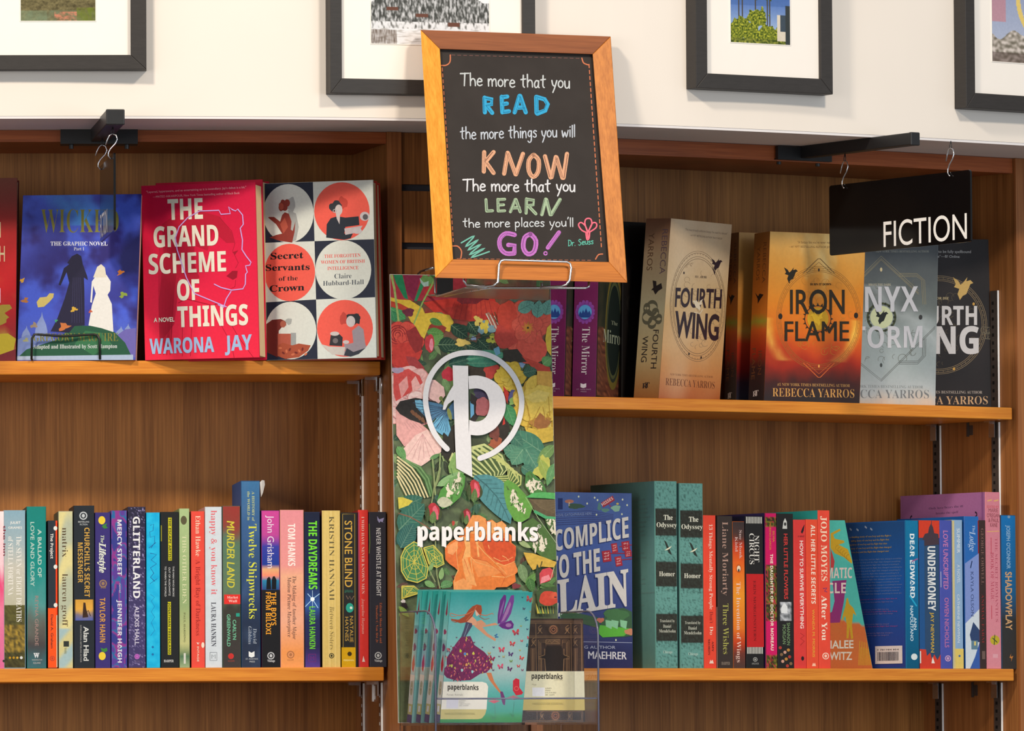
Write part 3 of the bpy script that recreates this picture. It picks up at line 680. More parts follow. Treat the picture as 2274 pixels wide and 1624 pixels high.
LB('A', 201, 350, 290, [(18, 74, 76), (28, 118, 112), (60, 90, 86)], 'teal paperback spine turning grey brown at the foot', [
    ('n', 290, 1500, 8, 40, lambda s, t: stops([(0, (24, 128, 120)), (.35, (20, 136, 130)), (.6, (84, 148, 146)), (.75, (96, 96, 90)), (.85, (70, 64, 66)), (1, (60, 104, 112))], t + .07 * nz(s * 3, t * 8))),
    ('t', 'A BALLAD OF', 460, 820, .57, .19, (186, 206, 196)), ('t', 'LOVE AND GLORY', 405, 890, .20, .19, (180, 202, 194)),
    ('t', 'REYNA GRANDE', 960, 1335, .42, .17, (160, 130, 124), 'd', .005), ('h', 'W', .34, .64, 1424, 34, (214, 216, 220), 's', .03), ('h', 'WASHINGTON', .25, .78, 1446, 10, (170, 170, 170)), ('h', 'SQUARE', .32, .7, 1470, 12, (170, 170, 170))])
LB('A', 360, 434, 395, [(30, 40, 46), (40, 48, 58), (200, 60, 30)], 'short slate spine with an orange lower third and punched white dots', [
    ('r', .0, .97, 1052, 1500, (240, 84, 28)), ('r', .82, 1, 395, 1110, (236, 70, 26)), ('r', .88, .99, 1105, 1495, (206, 186, 160)),
    ('t', 'The Project', 492, 680, .28, .28, WH, 'd', .03), ('t', 'David A. Graham', 1100, 1355, .30, .24, (110, 40, 34), 'd', .02),
    ('e', .8, 452, 15, (228, 226, 220), 1.1), ('e', .8, 742, 15, (228, 226, 220), 1.1), ('e', .8, 1030, 15, (228, 226, 220), 1.1), ('logo', .45, 1430, 20, (190, 66, 40), (226, 84, 40))])
LB('A', 440, 550, 325, [(120, 116, 96), (190, 188, 152), (180, 176, 140)], 'pale sage spine with curling cream bands and thin brown lettering', [
    ('n', 330, 1498, 10, 70, lambda s, t: mixc((178, 184, 160), (220, 208, 146), .5 + 1.6 * math.sin(t * 17 + s * 3 + 2 * nz(s, t * 3)) * .5) if t < .75 else mixc((160, 186, 190), (206, 196, 140), .5 + math.sin(t * 30 + s * 3))),
    ('t', 'matrix', 448, 670, .26, .40, (84, 66, 44), 's', -.02), ('t', 'lauren groff', 795, 1190, .26, .40, (92, 74, 50), 's', -.02),
    ('r', .34, .72, 1300, 1342, (50, 54, 50)), ('t', 'books', 1350, 1395, .4, .2, (120, 124, 90))], )
LB('A', 555, 712, 283, [(36, 34, 38), (34, 40, 48), (30, 32, 40)], 'black spine with gold capitals and a small sepia cyclist picture', [
    ('logo', .47, 358, 31, (190, 196, 200), (44, 50, 58)), ('h', 'BESTSELLING', .22, .75, 410, 12, (176, 180, 184)), ('h', 'FICTION', .3, .67, 430, 12, (176, 180, 184)),
    ('t', "CHURCHILL'S SECRET", 448, 970, .52, .24, (206, 160, 74), 'd', .03), ('t', 'MESSENGER', 560, 862, .20, .23, (200, 156, 72), 'd', .03),
    ('n', 988, 1145, 12, 14, lambda s, t: stops([(0, (206, 152, 60)), (.5, (226, 168, 70)), (.75, (120, 110, 130)), (1, (84, 96, 170))], t + .1 * nz(s * 5, t * 5)) if .02 < s < 1 else (0, 0, 0)),
    ('p', [(.46, 1010), (.56, 1012), (.6, 1060), (.7, 1120), (.42, 1125), (.44, 1060)], (60, 40, 30)), ('l', [(.5, 1100), (.7, 1070), (.8, 1110)], 6, (50, 34, 28)),
    ('t', 'Alan Hlad', 1190, 1448, .47, .24, (208, 210, 208), 'd', .02), ('t', 'INTERNATIONAL BESTSELLING AUTHOR', 1180, 1460, .30, .07, (150, 150, 150))])
LB('A', 715, 832, 335, [(70, 60, 110), (56, 46, 116), (50, 40, 100)], 'indigo spine with a yellow pineapple at each end', [
    ('e', .45, 392, 27, (230, 200, 60), 1.15), ('p', [(.55, 425), (.8, 415), (.72, 435), (.85, 450), (.6, 455), (.45, 440)], (60, 130, 60)),
    ('t', 'The', 500, 560, .38, .22, (206, 216, 190), 's', 0, .25), ('t', 'Lifestyle', 560, 782, .28, .42, (216, 220, 208), 's', .02, .25), ('logo', .52, 868, 30, (150, 120, 90), (80, 62, 110)), ('h', 'AVON', .36, .7, 905, 14, (150, 120, 90)),
    ('t', 'TAYLOR HAHN', 975, 1310, .30, .34, (206, 150, 70), 'd', .03), ('e', .45, 1412, 27, (230, 200, 60), 1.15), ('p', [(.42, 1375), (.35, 1350), (.55, 1358), (.75, 1350), (.8, 1372), (.62, 1385)], (60, 130, 60))])
def n_mercy(s, t):
    v = nz(s * 2 + 4, t * 13, 1); return (56, 60, 140) if v < -.12 else (140, 56, 140) if v < .1 else (44, 104, 160) if v < .25 else (90, 60, 150)
LB('A', 835, 958, 320, [(60, 70, 150), (56, 62, 146), (80, 50, 120)], 'violet and blue patchwork spine with white capitals', [
    ('n', 320, 1498, 14, 110, n_mercy), ('t', 'MERCY STREET', 388, 808, .40, .26, (214, 216, 226), 'd', .04), ('t', 'JENNIFER HAIGH', 990, 1462, .40, .25, (208, 210, 222), 'd', .04), ('t', 'novel', 868, 935, .5, .12, (170, 180, 210))])
def n_glit(s, t):
    v = nz(s * 12, t * 130, 6); c = mixc((40, 38, 60), (66, 58, 104), min(1, t * 1.5)); return mixc(c, (170, 160, 210), (v - .25) * 3) if v > .25 else c
LB('A', 962, 1097, 292, [(40, 36, 52), (46, 44, 74), (50, 48, 80)], 'dark speckled violet spine with large white sans capitals', [
    ('n', 296, 1498, 16, 150, n_glit), ('t', 'GLITTERLAND', 365, 978, .29, .38, (232, 232, 236), 'd', .03), ('t', 'ALEXIS HALL', 1038, 1330, .38, .24, (210, 204, 222), 'd', .01), ('logo', .5, 1416, 20, (186, 100, 190), (150, 80, 160)), ('h', 'CASA', .36, .66, 1458, 14, (100, 84, 120))])
LB('A', 1100, 1205, 335, [(20, 140, 190), (22, 172, 222), (20, 150, 190)], 'bright sky blue spine with loose hand-drawn blue script', [
    ('n', 337, 1498, 6, 60, lambda s, t: mixc((18, 168, 220), (40, 190, 232), .5 + nz(s * 2, t * 30))),
    ('l', [(.3, 430), (.55, 420), (.5, 470), (.25, 480), (.3, 520), (.6, 510), (.62, 560), (.35, 600)], 4, (30, 90, 150)), ('l', [(.2, 600), (.7, 560)], 4, (30, 90, 150)),
    ('l', [(.3, 640), (.75, 650), (.35, 690), (.75, 720), (.3, 750), (.55, 790), (.3, 820), (.6, 850)], 5, (30, 84, 150)), ('l', [(.25, 870), (.8, 830)], 3, (30, 90, 150)),
    ('l', [(.3, 950), (.6, 970), (.35, 1000), (.6, 1040), (.35, 1080), (.6, 1120), (.35, 1160), (.6, 1220), (.3, 1260)], 3, (30, 110, 170)), ('e', .45, 1345, 9, (30, 110, 170)), ('e', .45, 1400, 9, (30, 110, 170))])
LB('A', 1208, 1346, 330, [(60, 60, 40), (30, 32, 34), (30, 30, 30)], 'black spine with yellow marker-highlighted capitals', [
    ('r', .42, .62, 372, 695, (196, 190, 30)), ('t', 'THE ESCAPE ARTIST', 376, 692, .45, .13, (40, 42, 30), 'd', .03), ('t', 'THE MAN WHO BROKE', 738, 966, .66, .09, (196, 196, 196)), ('t', 'OUT OF AUSCHWITZ', 745, 960, .44, .09, (196, 196, 196)), ('t', 'TO WARN THE WORLD', 738, 966, .22, .09, (196, 196, 196)),
    ('r', .38, .56, 1005, 1402, (196, 190, 30)), ('t', 'JONATHAN FREEDLAND', 1010, 1398, .41, .12, (40, 42, 30), 'd', .03), ('h', 'HARPER', .16, .70, 1458, 18, (190, 190, 190), 's'), ('r', .02, .06, 430, 550, (170, 160, 40))])
LB('A', 1348, 1427, 305, [(120, 140, 90), (166, 186, 132), (150, 160, 120)], 'slim pale green spine with faint ivory capitals', [
    ('g', 306, 1498, [(0, (168, 190, 136)), (.3, (160, 182, 128)), (.6, (146, 168, 116)), (.85, (190, 190, 130)), (.93, (80, 116, 84)), (1, (150, 170, 130))]),
    ('e', .45, 392, 24, (90, 84, 60), 1.4), ('t', 'THIS OTHER EDEN', 505, 1020, .30, .40, (212, 214, 170), 's', -.01), ('t', 'PAUL HARDING', 1085, 1310, .42, .16, (106, 110, 70), 's'), ('r', .4, .6, 1390, 1470, (206, 206, 196))])
LB('B', 50, 154, 325, [(150, 50, 40), (228, 76, 62), (200, 60, 50)], 'coral red spine with cream author name and darker red title', [
    ('t', 'Ethan Hawke', 357, 662, .34, .36, (244, 214, 190), 's', -.01), ('t', 'A Bright Ray of Darkness', 690, 1258, .34, .34, (168, 44, 40), 's', -.02), ('h', 'V', .38, .6, 1325, 14, WH, 's'), ('t', 'INTAGE', 1340, 1455, .42, .14, (236, 200, 180)), ('e', .85, 1330, 12, (236, 216, 196), 1.8)])
LB('B', 155, 284, 292, [(200, 150, 150), (206, 214, 222), (190, 190, 196)], 'white spine with large salmon pink lower case lettering', [
    ('t', 'happy & you know it', 318, 952, .36, .36, (226, 104, 112), 's', -.01), ('t', 'LAURA HANKIN', 1008, 1340, .36, .28, (76, 78, 88), 's', 0), ('l', [(.28, 1385), (.68, 1385), (.68, 1445), (.28, 1445), (.28, 1385)], 4, (130, 136, 144)), ('l', [(.38, 1430), (.38, 1400), (.48, 1415), (.58, 1400), (.58, 1430)], 4, (120, 126, 134))])
LB('B', 286, 424, 285, [(40, 90, 70), (80, 96, 80), (50, 40, 40)], 'red to green spine with slanted yellow capitals and a red badge', [
    ('n', 287, 1498, 8, 40, lambda s, t: stops([(0, (150, 56, 50)), (.13, (140, 64, 54)), (.22, (86, 118, 96)), (.55, (96, 118, 92)), (.62, (58, 56, 50)), (1, (62, 56, 56))], t + .06 * nz(s * 2, t * 7))),
    ('t', 'MURDER LAND', 398, 895, .25, .42, (206, 196, 60), 'd', .02, .12), ('r', .08, .98, 950, 1022, (222, 50, 44)), ('h', 'Market', .25, .85, 980, 18, (240, 190, 180), 's'), ('h', 'Wall', .32, .8, 1008, 18, (240, 190, 180), 's'),
    ('r', .74, .94, 1090, 1116, (40, 150, 130)), ('t', 'CARLYN', 1140, 1290, .56, .18, (110, 186, 150), 'd', .02), ('t', 'GREENWALD', 1098, 1340, .24, .18, (110, 186, 150), 'd', .02), ('e', .45, 1413, 22, (196, 50, 46), 1), ('h', 'ALCOVE', .28, .64, 1455, 12, (150, 60, 50))])
rt_, frt = LB('B', 426, 572, 96, [(40, 84, 150), (40, 76, 120), (30, 50, 80)], 'tall navy blue hardcover with yellow serif lettering, standing above its row', [
    ('n', 100, 1496, 10, 50, lambda s, t: mixc(stops([(0, (60, 112, 158)), (.25, (56, 92, 140)), (.6, (44, 66, 104)), (.8, (34, 44, 66)), (1, (44, 54, 76))], t), (84, 116, 160), nz(s * 2, t * 9) * .5)),
    ('t', 'A HISTORY of', 175, 398, .58, .13, (190, 196, 130), 's', 0, .1), ('t', 'the WORLD in', 175, 392, .34, .13, (190, 196, 130), 's', 0, .1), ('t', 'Twelve Shipwrecks', 420, 1132, .40, .42, (216, 216, 66), 's', -.01),
    ('t', 'David', 1205, 1318, .62, .18, (164, 172, 186), 's', -.01, .1), ('t', 'Gibbins', 1188, 1322, .36, .18, (164, 172, 186), 's', -.01, .1), ('p', [(.38, 1376), (.52, 1388), (.68, 1376), (.68, 1416), (.52, 1424), (.38, 1416)], (230, 232, 232)), ('h', "ST. MARTIN'S", .22, .86, 1440, 12, (170, 174, 180)), ('h', 'PRESS', .42, .7, 1460, 12, (170, 174, 180))], depth=.165, hard=True)
LB('B', 579, 718, 320, [(110, 40, 110), (150, 60, 140), (30, 30, 40)], 'sunset spine with two standing silhouettes, magenta above and black below', [
    ('g', 322, 915, [(0, (204, 70, 150)), (.3, (190, 70, 150)), (.45, (56, 60, 160)), (.68, (30, 60, 150)), (.74, (226, 170, 120)), (.82, (240, 140, 110)), (.88, (40, 130, 170)), (1, (40, 70, 130))]), ('r', .0, 1, 915, 1498, (26, 26, 30)),
    ('t', 'John Grisham', 355, 752, .33, .36, (226, 216, 230), 'd', .0), ('p', [(.26, 912), (.28, 850), (.3, 830), (.42, 815), (.5, 832), (.52, 912)], (16, 18, 24)), ('p', [(.56, 912), (.56, 840), (.62, 815), (.72, 812), (.82, 840), (.8, 912)], (16, 18, 24)),
    ('t', 'THE BOYS', 932, 1182, .52, .27, (232, 156, 44), 'd', .03), ('t', 'FROM BILOXI', 932, 1250, .23, .27, (232, 156, 44), 'd', .03), ('logo', .5, 1410, 28, (190, 192, 196), (30, 30, 34)), ('h', 'Vintage', .3, .72, 1456, 17, (190, 192, 196), 's')], depth=.12)
LB('B', 718, 900, 315, [(110, 60, 70), (226, 156, 140), (200, 120, 90)], 'pink to peach spine with blocky white capitals', [
    ('g', 317, 1498, [(0, (226, 142, 150)), (.35, (230, 148, 144)), (.42, (236, 172, 138)), (.55, (232, 158, 126)), (.7, (236, 170, 140)), (.9, (236, 150, 84)), (1, (236, 156, 92))]),
    ('t', 'TOM HANKS', 418, 735, .34, .29, (246, 230, 224), 'd', .04), ('t', 'The Making of Another Major', 808, 1285, .52, .16, (70, 50, 50), 's', -.015, .15), ('t', 'Motion Picture Masterpiece', 818, 1268, .31, .16, (70, 50, 50), 's', -.015, .15), ('logo', .43, 1402, 29, (176, 112, 70), (226, 150, 100)), ('h', 'KNOPF', .3, .56, 1448, 12, (176, 112, 70))], depth=.125, hard=True)
LB('B', 902, 1022, 330, [(40, 90, 50), (34, 38, 66), (50, 40, 90)], 'navy spine with neon green capitals and a white starburst', [
    ('n', 334, 1496, 8, 30, lambda s, t: stops([(0, (26, 32, 56)), (.45, (28, 40, 80)), (.6, (50, 90, 160)), (.7, (36, 44, 90)), (.88, (40, 36, 80)), (1, (90, 60, 150))], t + .03 * nz(s * 2, t * 8))),
    ('t', 'THE DAYDREAMS', 398, 910, .27, .52, (116, 222, 50), 'd', .04), ('l', [(.05, 1040), (.5, 985), (.95, 945)], 5, (180, 220, 250)), ('l', [(.2, 945), (.5, 985), (.85, 1050)], 5, (180, 220, 250)), ('l', [(.5, 920), (.5, 1050)], 3, (200, 230, 250)), ('e', .5, 985, 16, (240, 250, 255)),
    ('t', 'LAURA HANKIN', 1040, 1358, .30, .36, (110, 206, 50), 'd', .03), ('l', [(.25, 1398), (.7, 1398), (.7, 1455), (.25, 1455), (.25, 1398)], 4, (120, 40, 110)), ('l', [(.38, 1440), (.38, 1412), (.48, 1428), (.58, 1412), (.58, 1440)], 4, (130, 44, 110))], depth=.12)
LB('B', 1034, 1174, 320, [(90, 30, 40), (222, 196, 124), (200, 170, 100)], 'pale yellow spine with widely spaced black serif capitals', [
    ('n', 322, 1498, 14, 4, lambda s, t: mixc((226, 200, 128), (210, 180, 100), .5 + nz(s * 9, t * 1, 3) * 1.5)), ('t', 'KRISTIN HANNAH', 362, 995, .40, .27, (92, 84, 56), 's', -.02), ('t', 'Between Sisters', 1040, 1362, .40, .26, (136, 118, 70), 's', -.025, .15), ('logo', .5, 1410, 20, (40, 38, 30), (196, 176, 110))], depth=.12)
LB('B', 1178, 1306, 335, [(90, 70, 30), (36, 36, 36), (30, 30, 30)], 'black spine ruled in gold with a gold foot band', [
    ('l', [(.1, 345), (.82, 345), (.82, 1345), (.1, 1345), (.1, 345)], 3.2, (186, 150, 60)), ('t', 'STONE BLIND', 395, 895, .22, .44, (206, 164, 72), 'd', .01), ('t', 'A NOVEL', 915, 935, .2, .5, (60, 120, 100)),
    ('l', [(.3, 960), (.4, 985), (.5, 962), (.6, 990), (.75, 962)], 4, (150, 120, 100)), ('e', .5, 1050, 30, (44, 160, 140), 1.2), ('e', .58, 1050, 10, (220, 230, 220)),
    ('t', 'NATALIE', 1112, 1308, .50, .20, (196, 158, 74), 'd', .0), ('t', 'HAYNES', 1118, 1300, .22, .20, (196, 158, 74), 'd', .0), ('r', .0, .84, 1347, 1498, (206, 160, 16)), ('e', .48, 1396, 17, (60, 46, 20)), ('h', 'PERENNIAL', .12, .76, 1450, 13, (236, 214, 130))], depth=.12)
LB('B', 1306, 1386, 315, [(150, 30, 40), (222, 58, 52), (190, 40, 40)], 'slim scarlet spine with small white script and a sailboat device', [
    ('t', 'I WHO HAVE NEVER KNOWN MEN', 365, 945, .34, .26, (244, 210, 200), 's', -.01), ('t', 'Jacqueline Harpman', 982, 1245, .34, .26, (240, 176, 166), 's', -.02, .15), ('p', [(.34, 1455), (.46, 1410), (.62, 1455)], (240, 214, 206)), ('r', .02, .12, 330, 1490, (150, 70, 110))], depth=.12)
LB('B', 1388, 1520, 330, [(60, 54, 70), (54, 54, 64), (50, 50, 60)], 'charcoal spine with a pale moth at the top, last on the lower left shelf', [
    ('p', [(.48, 362), (.6, 385), (.88, 372), (.8, 405), (.92, 412), (.66, 400), (.6, 412), (.5, 392)], (160, 156, 200)), ('t', 'NEVER WHISTLE AT NIGHT', 450, 962, .42, .25, (216, 216, 220), 'd', .03),
    ('t', 'Edited by Shane Hawk and', 1012, 1315, .60, .13, (206, 112, 70), 's', -.015), ('t', 'Theodore C. Van Alst Jr.', 1030, 1315, .38, .13, (206, 112, 70), 's', -.015), ('logo', .5, 1408, 27, (200, 202, 206), (54, 54, 62)), ('h', 'Vintage', .28, .74, 1455, 17, (196, 198, 202), 's'),
    ('l', [(.02, 420), (.05, 560), (.01, 640)], 5, (120, 150, 70))], depth=.13)
# torn jacket corner of the tall navy book
# ------------------------------------------------------------------ lower right shelf
GR = 'books standing spine out on the lower right shelf'
def RB(crop, x0, x1, yt, cols, label, ops, depth=.135, uref=1750, **k):
    k.setdefault('group', GR)
    return spine_book(crop, x0, x1, yt, depth, cols, label, ops, ZL_R, uref, **k)
def n_ody(s, t):
    b = (.145 < t < .29) or (.43 < t < .565) or (.71 < t < .855); n_ = nz(s * 12, t * 90, 2) + .6 * nz(s * 26, t * 200, 5)
    if b: return mixc((44, 42, 36), (70, 84, 76), .2 + n_ * .5)
    e = min(abs(t - q) for q in (.29, .43, .565, .71, .855)); k = n_ * .9 + (.25 - e * 8 if t > .29 and e < .05 else 0)
    return mixc((100, 152, 144), (40, 66, 62), max(0, k))
def ody_ops(y0):
    y = lambda v: v + y0
    return [('n', y(102), y(1500), 22, 150, n_ody), ('h', 'The', .40, .80, y(388), 38, (232, 230, 210), 's', 0), ('h', 'Odyssey', .08, .98, y(443), 36, (232, 230, 210), 's', -.005),
        ('p', [(.40, y(540)), (.5, y(552)), (.66, y(610)), (.76, y(655)), (.6, y(636)), (.5, y(590))], (44, 52, 46)), ('p', [(.42, y(618)), (.58, y(600)), (.76, y(583)), (.66, y(604)), (.56, y(614))], (226, 220, 190)),
        ('h', 'Homer', .18, .88, y(812), 36, (226, 224, 206), 's', -.005), ('h', 'Translated by', .2, .86, y(1158), 22, (200, 200, 184), 's', -.02), ('h', 'Daniel', .34, .70, y(1200), 25, (206, 206, 190), 's', -.015), ('h', 'Mendelsohn', .16, .9, y(1236), 25, (206, 206, 190), 's', -.015), ('h', 'Chicago', .34, .74, y(1392), 22, (190, 206, 196), 's', -.02)]
# tall sea green pair
for (x0, x1, yt, dy, lb, dp) in ((798, 968, 98, 0, 'tall sea green hardcover with dark bands, the nearer to the banner of the pair', .178), (984, 1163, 114, 14, 'tall sea green hardcover with dark bands, beside the red spine', .165)):
    r_, fr = RB('E', x0, x1, yt, [(100, 148, 146), (96, 150, 142), (60, 90, 90)], lb, ody_ops(dy), depth=dp, hard=True, uref=1480, group='matching sea green hardcovers')
    if dy == 0:   # blurb lines on its back board
        a, D, U = fr.O, fr.D, fr.U; nn = fr.R.normalized() * -1
        mp = lambda x, y, off: a + D * (1 - x) + U * (1 - y) + nn * off
        at_ = Art(mp, base=3e-4); at_.k = 1
        for k, ln in enumerate([(.72, .10), (.72, .125), (.76, .15), (.76, .17), (.8, .195), (.74, .22), (.72, .245), (.7, .27), (.72, .29), (.66, .36), (.7, .385), (.74, .41), (.66, .5), (.72, .525), (.72, .55), (.66, .575), (.86, .6), (.7, .665), (.68, .69)]):
            at_.text('the poem of a man and the sea and his long voyage home to his own hall', .30, ln[1], ln[0] + .13, ln[1], .011, (120, 150, 150), bold=0, up=(0, -1), res=1, same=True)
        at_.build('blurb_print', r_)
RB('C', 80, 176, 355, [(120, 40, 30), (228, 70, 48), (180, 50, 40)], 'orange red spine with long cream lettering, right of the sea green pair', [
    ('t', '13 Things Mentally Strong People', 420, 1062, .46, .27, (244, 216, 196), 's', -.01), ('t', "Don't", 1078, 1165, .46, .27, (150, 44, 40), 's', -.01), ('t', 'Do', 1190, 1252, .46, .27, (244, 216, 196), 's', -.01),
    ('t', 'AMY', 1300, 1380, .62, .15, (120, 40, 34), 's'), ('t', 'MORIN', 1285, 1405, .32, .15, (120, 40, 34), 's'), ('p', [(.4, 1468), (.5, 1440), (.56, 1452), (.66, 1440), (.76, 1468)], (236, 206, 190))], depth=.12)
RB('C', 178, 185, 1045, [(200, 160, 150), (222, 170, 160), (200, 150, 140)], 'very slim pale pink booklet between the red and the brown spine', [], depth=.09, ins=.006)
RB('C', 186, 302, 360, [(60, 50, 50), (56, 46, 42), (50, 40, 38)], 'dark brown spine with dusty pink and olive serif lettering', [
    ('t', 'Liane Moriarty', 402, 958, .32, .38, (172, 138, 124), 's', -.01), ('t', 'Three Wishes', 1018, 1398, .32, .38, (172, 168, 86), 's', -.01), ('h', 'HARPER', .2, .76, 1478, 22, (130, 116, 104), 's')], depth=.13)
RB('C', 298, 392, 402, [(50, 40, 50), (190, 96, 40), (80, 50, 40)], 'orange sunset spine fading to dark brown at both ends', [
    ('n', 404, 1505, 8, 40, lambda s, t: stops([(0, (60, 50, 50)), (.1, (84, 56, 50)), (.16, (196, 60, 34)), (.28, (226, 100, 34)), (.5, (232, 146, 40)), (.72, (226, 120, 36)), (.83, (190, 60, 30)), (.9, (110, 54, 44)), (1, (76, 56, 50))], t + .02 * nz(s * 2, t * 12))),
    ('t', 'Sue Monk', 465, 680, .56, .22, (216, 186, 180), 's', -.01), ('t', 'Kidd', 515, 628, .22, .22, (216, 186, 180), 's', -.01), ('e', .5, 755, 22, (196, 90, 30), 1.5), ('e', .5, 755, 14, (236, 210, 180), 1.6), ('e', .5, 768, 6, (40, 36, 36), 2),
    ('t', 'The Invention of Wings', 855, 1460, .30, .34, (232, 200, 186), 's', -.01)], depth=.12)
st_ = [('r', .05 + k * .083, .09 + k * .083, 365, 415, (226, 222, 212)) for k in range(11)] + [('r', .05 + k * .083, .09 + k * .083, 1345, 1395, (226, 222, 212)) for k in range(11)]
RB('C', 396, 532, 362, [(30, 30, 60), (32, 30, 30), (30, 30, 30)], 'black and red spine with striped bands and white title', st_ + [
    ('t', 'NIGHT', 505, 705, .50, .27, (226, 222, 214), 's', -.01), ('t', 'CIRCUS', 490, 722, .22, .27, (226, 222, 214), 's', -.01), ('r', .03, .99, 795, 1345, (190, 34, 36)), ('t', 'ERIN MORGENSTERN', 845, 1300, .42, .14, (130, 24, 28), 's'), ('logo', .5, 1438, 17, (160, 160, 156), (40, 38, 38)), ('h', 'ANCHOR', .3, .7, 1476, 14, (140, 140, 136))], depth=.13)
def n_mor(s, t):
    v = nz(s * 5, t * 36, 1); f = .02 < t < .09 or .33 < t < .7 or t > .91
    if not f: return (206, 24, 96)
    return (70, 66, 30) if v < -.1 else (120, 116, 36) if v < .08 else (176, 44, 60) if v < .25 else (50, 44, 30)
RB('C', 545, 632, 338, [(54, 44, 96), (160, 40, 80), (60, 50, 40)], 'hot pink spine overgrown with leaves and red flowers', [
    ('n', 340, 1505, 12, 110, n_mor), ('t', 'SILVIA', 470, 555, .66, .16, (206, 140, 40)), ('t', 'MORENO-GARCIA', 410, 615, .36, .16, (206, 140, 40)), ('t', 'THE DAUGHTER OF DOCTOR MOREAU', 645, 1370, .42, .24, (240, 228, 206), 'd', .03)], depth=.17, x1t=1)
RB('C', 633, 759, 342, [(34, 34, 30), (34, 32, 32), (30, 30, 30)], 'black spine with red capitals and a small grey house picture', [
    ('p', [(.34, 455), (.4, 400), (.5, 375), (.6, 400), (.62, 455)], (206, 206, 200)), ('e', .5, 420, 9, (60, 60, 60), 1.5), ('t', 'HER LITTLE FLOWERS', 492, 985, .42, .22, (206, 60, 56), 'd', .02),
    ('n', 1005, 1148, 10, 12, lambda s, t: mixc((96, 100, 104), (196, 198, 204), .5 + nz(s * 5, t * 6, 2) * 1.5) if .12 < s < .84 else (34, 32, 32)), ('p', [(.22, 1050), (.4, 1010), (.6, 1040), (.6, 1090), (.22, 1090)], (222, 224, 226)), ('t', 'SHANNON', 1162, 1330, .56, .19, (128, 160, 112), 'd', .0), ('t', 'MORGAN', 1178, 1322, .30, .19, (128, 160, 112), 'd', .0)] +
    [('e', .15 + .7 * ((k * 37) % 10) / 10, 1350 + 17 * k, 12, [(170, 60, 50), (186, 130, 60), (200, 150, 130), (130, 100, 70)][k % 4]) for k in range(9)], depth=.125)
RB('C', 757, 853, 388, [(120, 40, 40), (216, 60, 56), (190, 50, 46)], 'red spine with white brush capitals and a small feather', [
    ('p', [(.6, 480), (.72, 450), (.9, 420), (.82, 470), (.7, 492)], (40, 30, 36)), ('h', 'a novel', .36, .86, 518, 18, (110, 40, 44), 's', -.02), ('t', 'HOW TO SURVIVE EVERYTHING', 545, 1205, .50, .27, (246, 222, 214), 'd', .02), ('l', [(.5, 1240), (.8, 1260), (.5, 1280), (.8, 1300), (.5, 1330)], 3, (150, 40, 44)), ('e', .66, 1430, 11, (40, 30, 36), 1.5)], depth=.115)
RB('C', 853, 944, 386, [(180, 60, 40), (228, 78, 50), (200, 60, 40)], 'orange red spine with slanted white title over gold author name', [
    ('t', 'ALL HER LITTLE SECRETS', 425, 1018, .40, .34, (248, 226, 206), 'd', .03, .08), ('t', 'WANDA M. MORRIS', 1062, 1420, .46, .20, (232, 170, 60), 'd', .01), ('p', [(.4, 1488), (.5, 1462), (.58, 1472), (.66, 1462), (.74, 1488)], (246, 190, 160))], depth=.115)
RB('C', 944, 1034, 318, [(44, 160, 160), (228, 74, 54), (220, 70, 50)], 'vermilion spine with bold ivory serif name, taller than its red neighbours', [
    ('t', 'JOJO MOYES', 360, 848, .24, .50, (246, 214, 186), 's', .0), ('l', [(.4, 905), (.7, 900), (.5, 925), (.7, 930)], 5, (70, 50, 120)), ('t', 'After You', 958, 1295, .24, .46, (246, 226, 206), 's', .0), ('logo', .55, 1412, 26, (246, 200, 180), (226, 80, 56))], depth=.15)
# dark blue hardcover turned so that its back board shows
r_de, fr_de = RB('D', 425, 506, 322, [(34, 84, 150), (14, 104, 150), (20, 60, 110)], 'blue paperback with a bright blue spine and dense blurb on its back', [
    ('g', 324, 1240, [(0, (20, 116, 160)), (.4, (16, 108, 156)), (1, (10, 86, 120))]), ('t', 'DEAR EDWARD', 405, 802, .34, .33, (226, 236, 240), 'd', .04), ('t', 'ANN', 920, 998, .58, .22, (200, 220, 230), 'd', .02), ('t', 'NAPOLITANO', 850, 1068, .32, .22, (200, 220, 230), 'd', .02), ('l', [(.3, 790), (.8, 850)], 9, (40, 160, 200)), ('e', .6, 1165, 20, (216, 224, 226)), ('l', [(.5, 575), (.9, 560)], 8, (150, 90, 140))], depth=.155, uref=2060)

RB('D', 507, 636, 320, [(150, 40, 44), (46, 74, 108), (120, 40, 40)], 'navy and red spine with a domed building silhouette and white capitals', [
    ('r', .0, 1, 322, 430, (206, 62, 40)), ('p', [(.2, 430), (.3, 405), (.45, 400), (.5, 365), (.6, 340), (.7, 365), (.75, 400), (.95, 405), (.98, 470), (.2, 480)], (70, 56, 66)), ('r', .0, .26, 445, 1240, (36, 84, 140)), ('l', [(.62, 325), (.62, 345)], 4, (70, 56, 66)),
    ('t', 'UNDERMONEY', 482, 880, .42, .36, (226, 228, 228), 'd', .05), ('t', 'JAY NEWMAN', 890, 1138, .54, .16, (206, 170, 66), 'd', .02), ('p', [(.0, 1118), (.3, 1120), (.34, 1160), (.5, 1140), (.58, 1180), (.7, 1150), (.85, 1185), (1, 1150), (1, 1240), (0, 1240)], (206, 62, 44)), ('p', [(.56, 1205), (.62, 1165), (.72, 1205)], (236, 226, 216)), ('r', .0, .06, 1130, 1205, (220, 214, 210))], depth=.13, uref=2060)
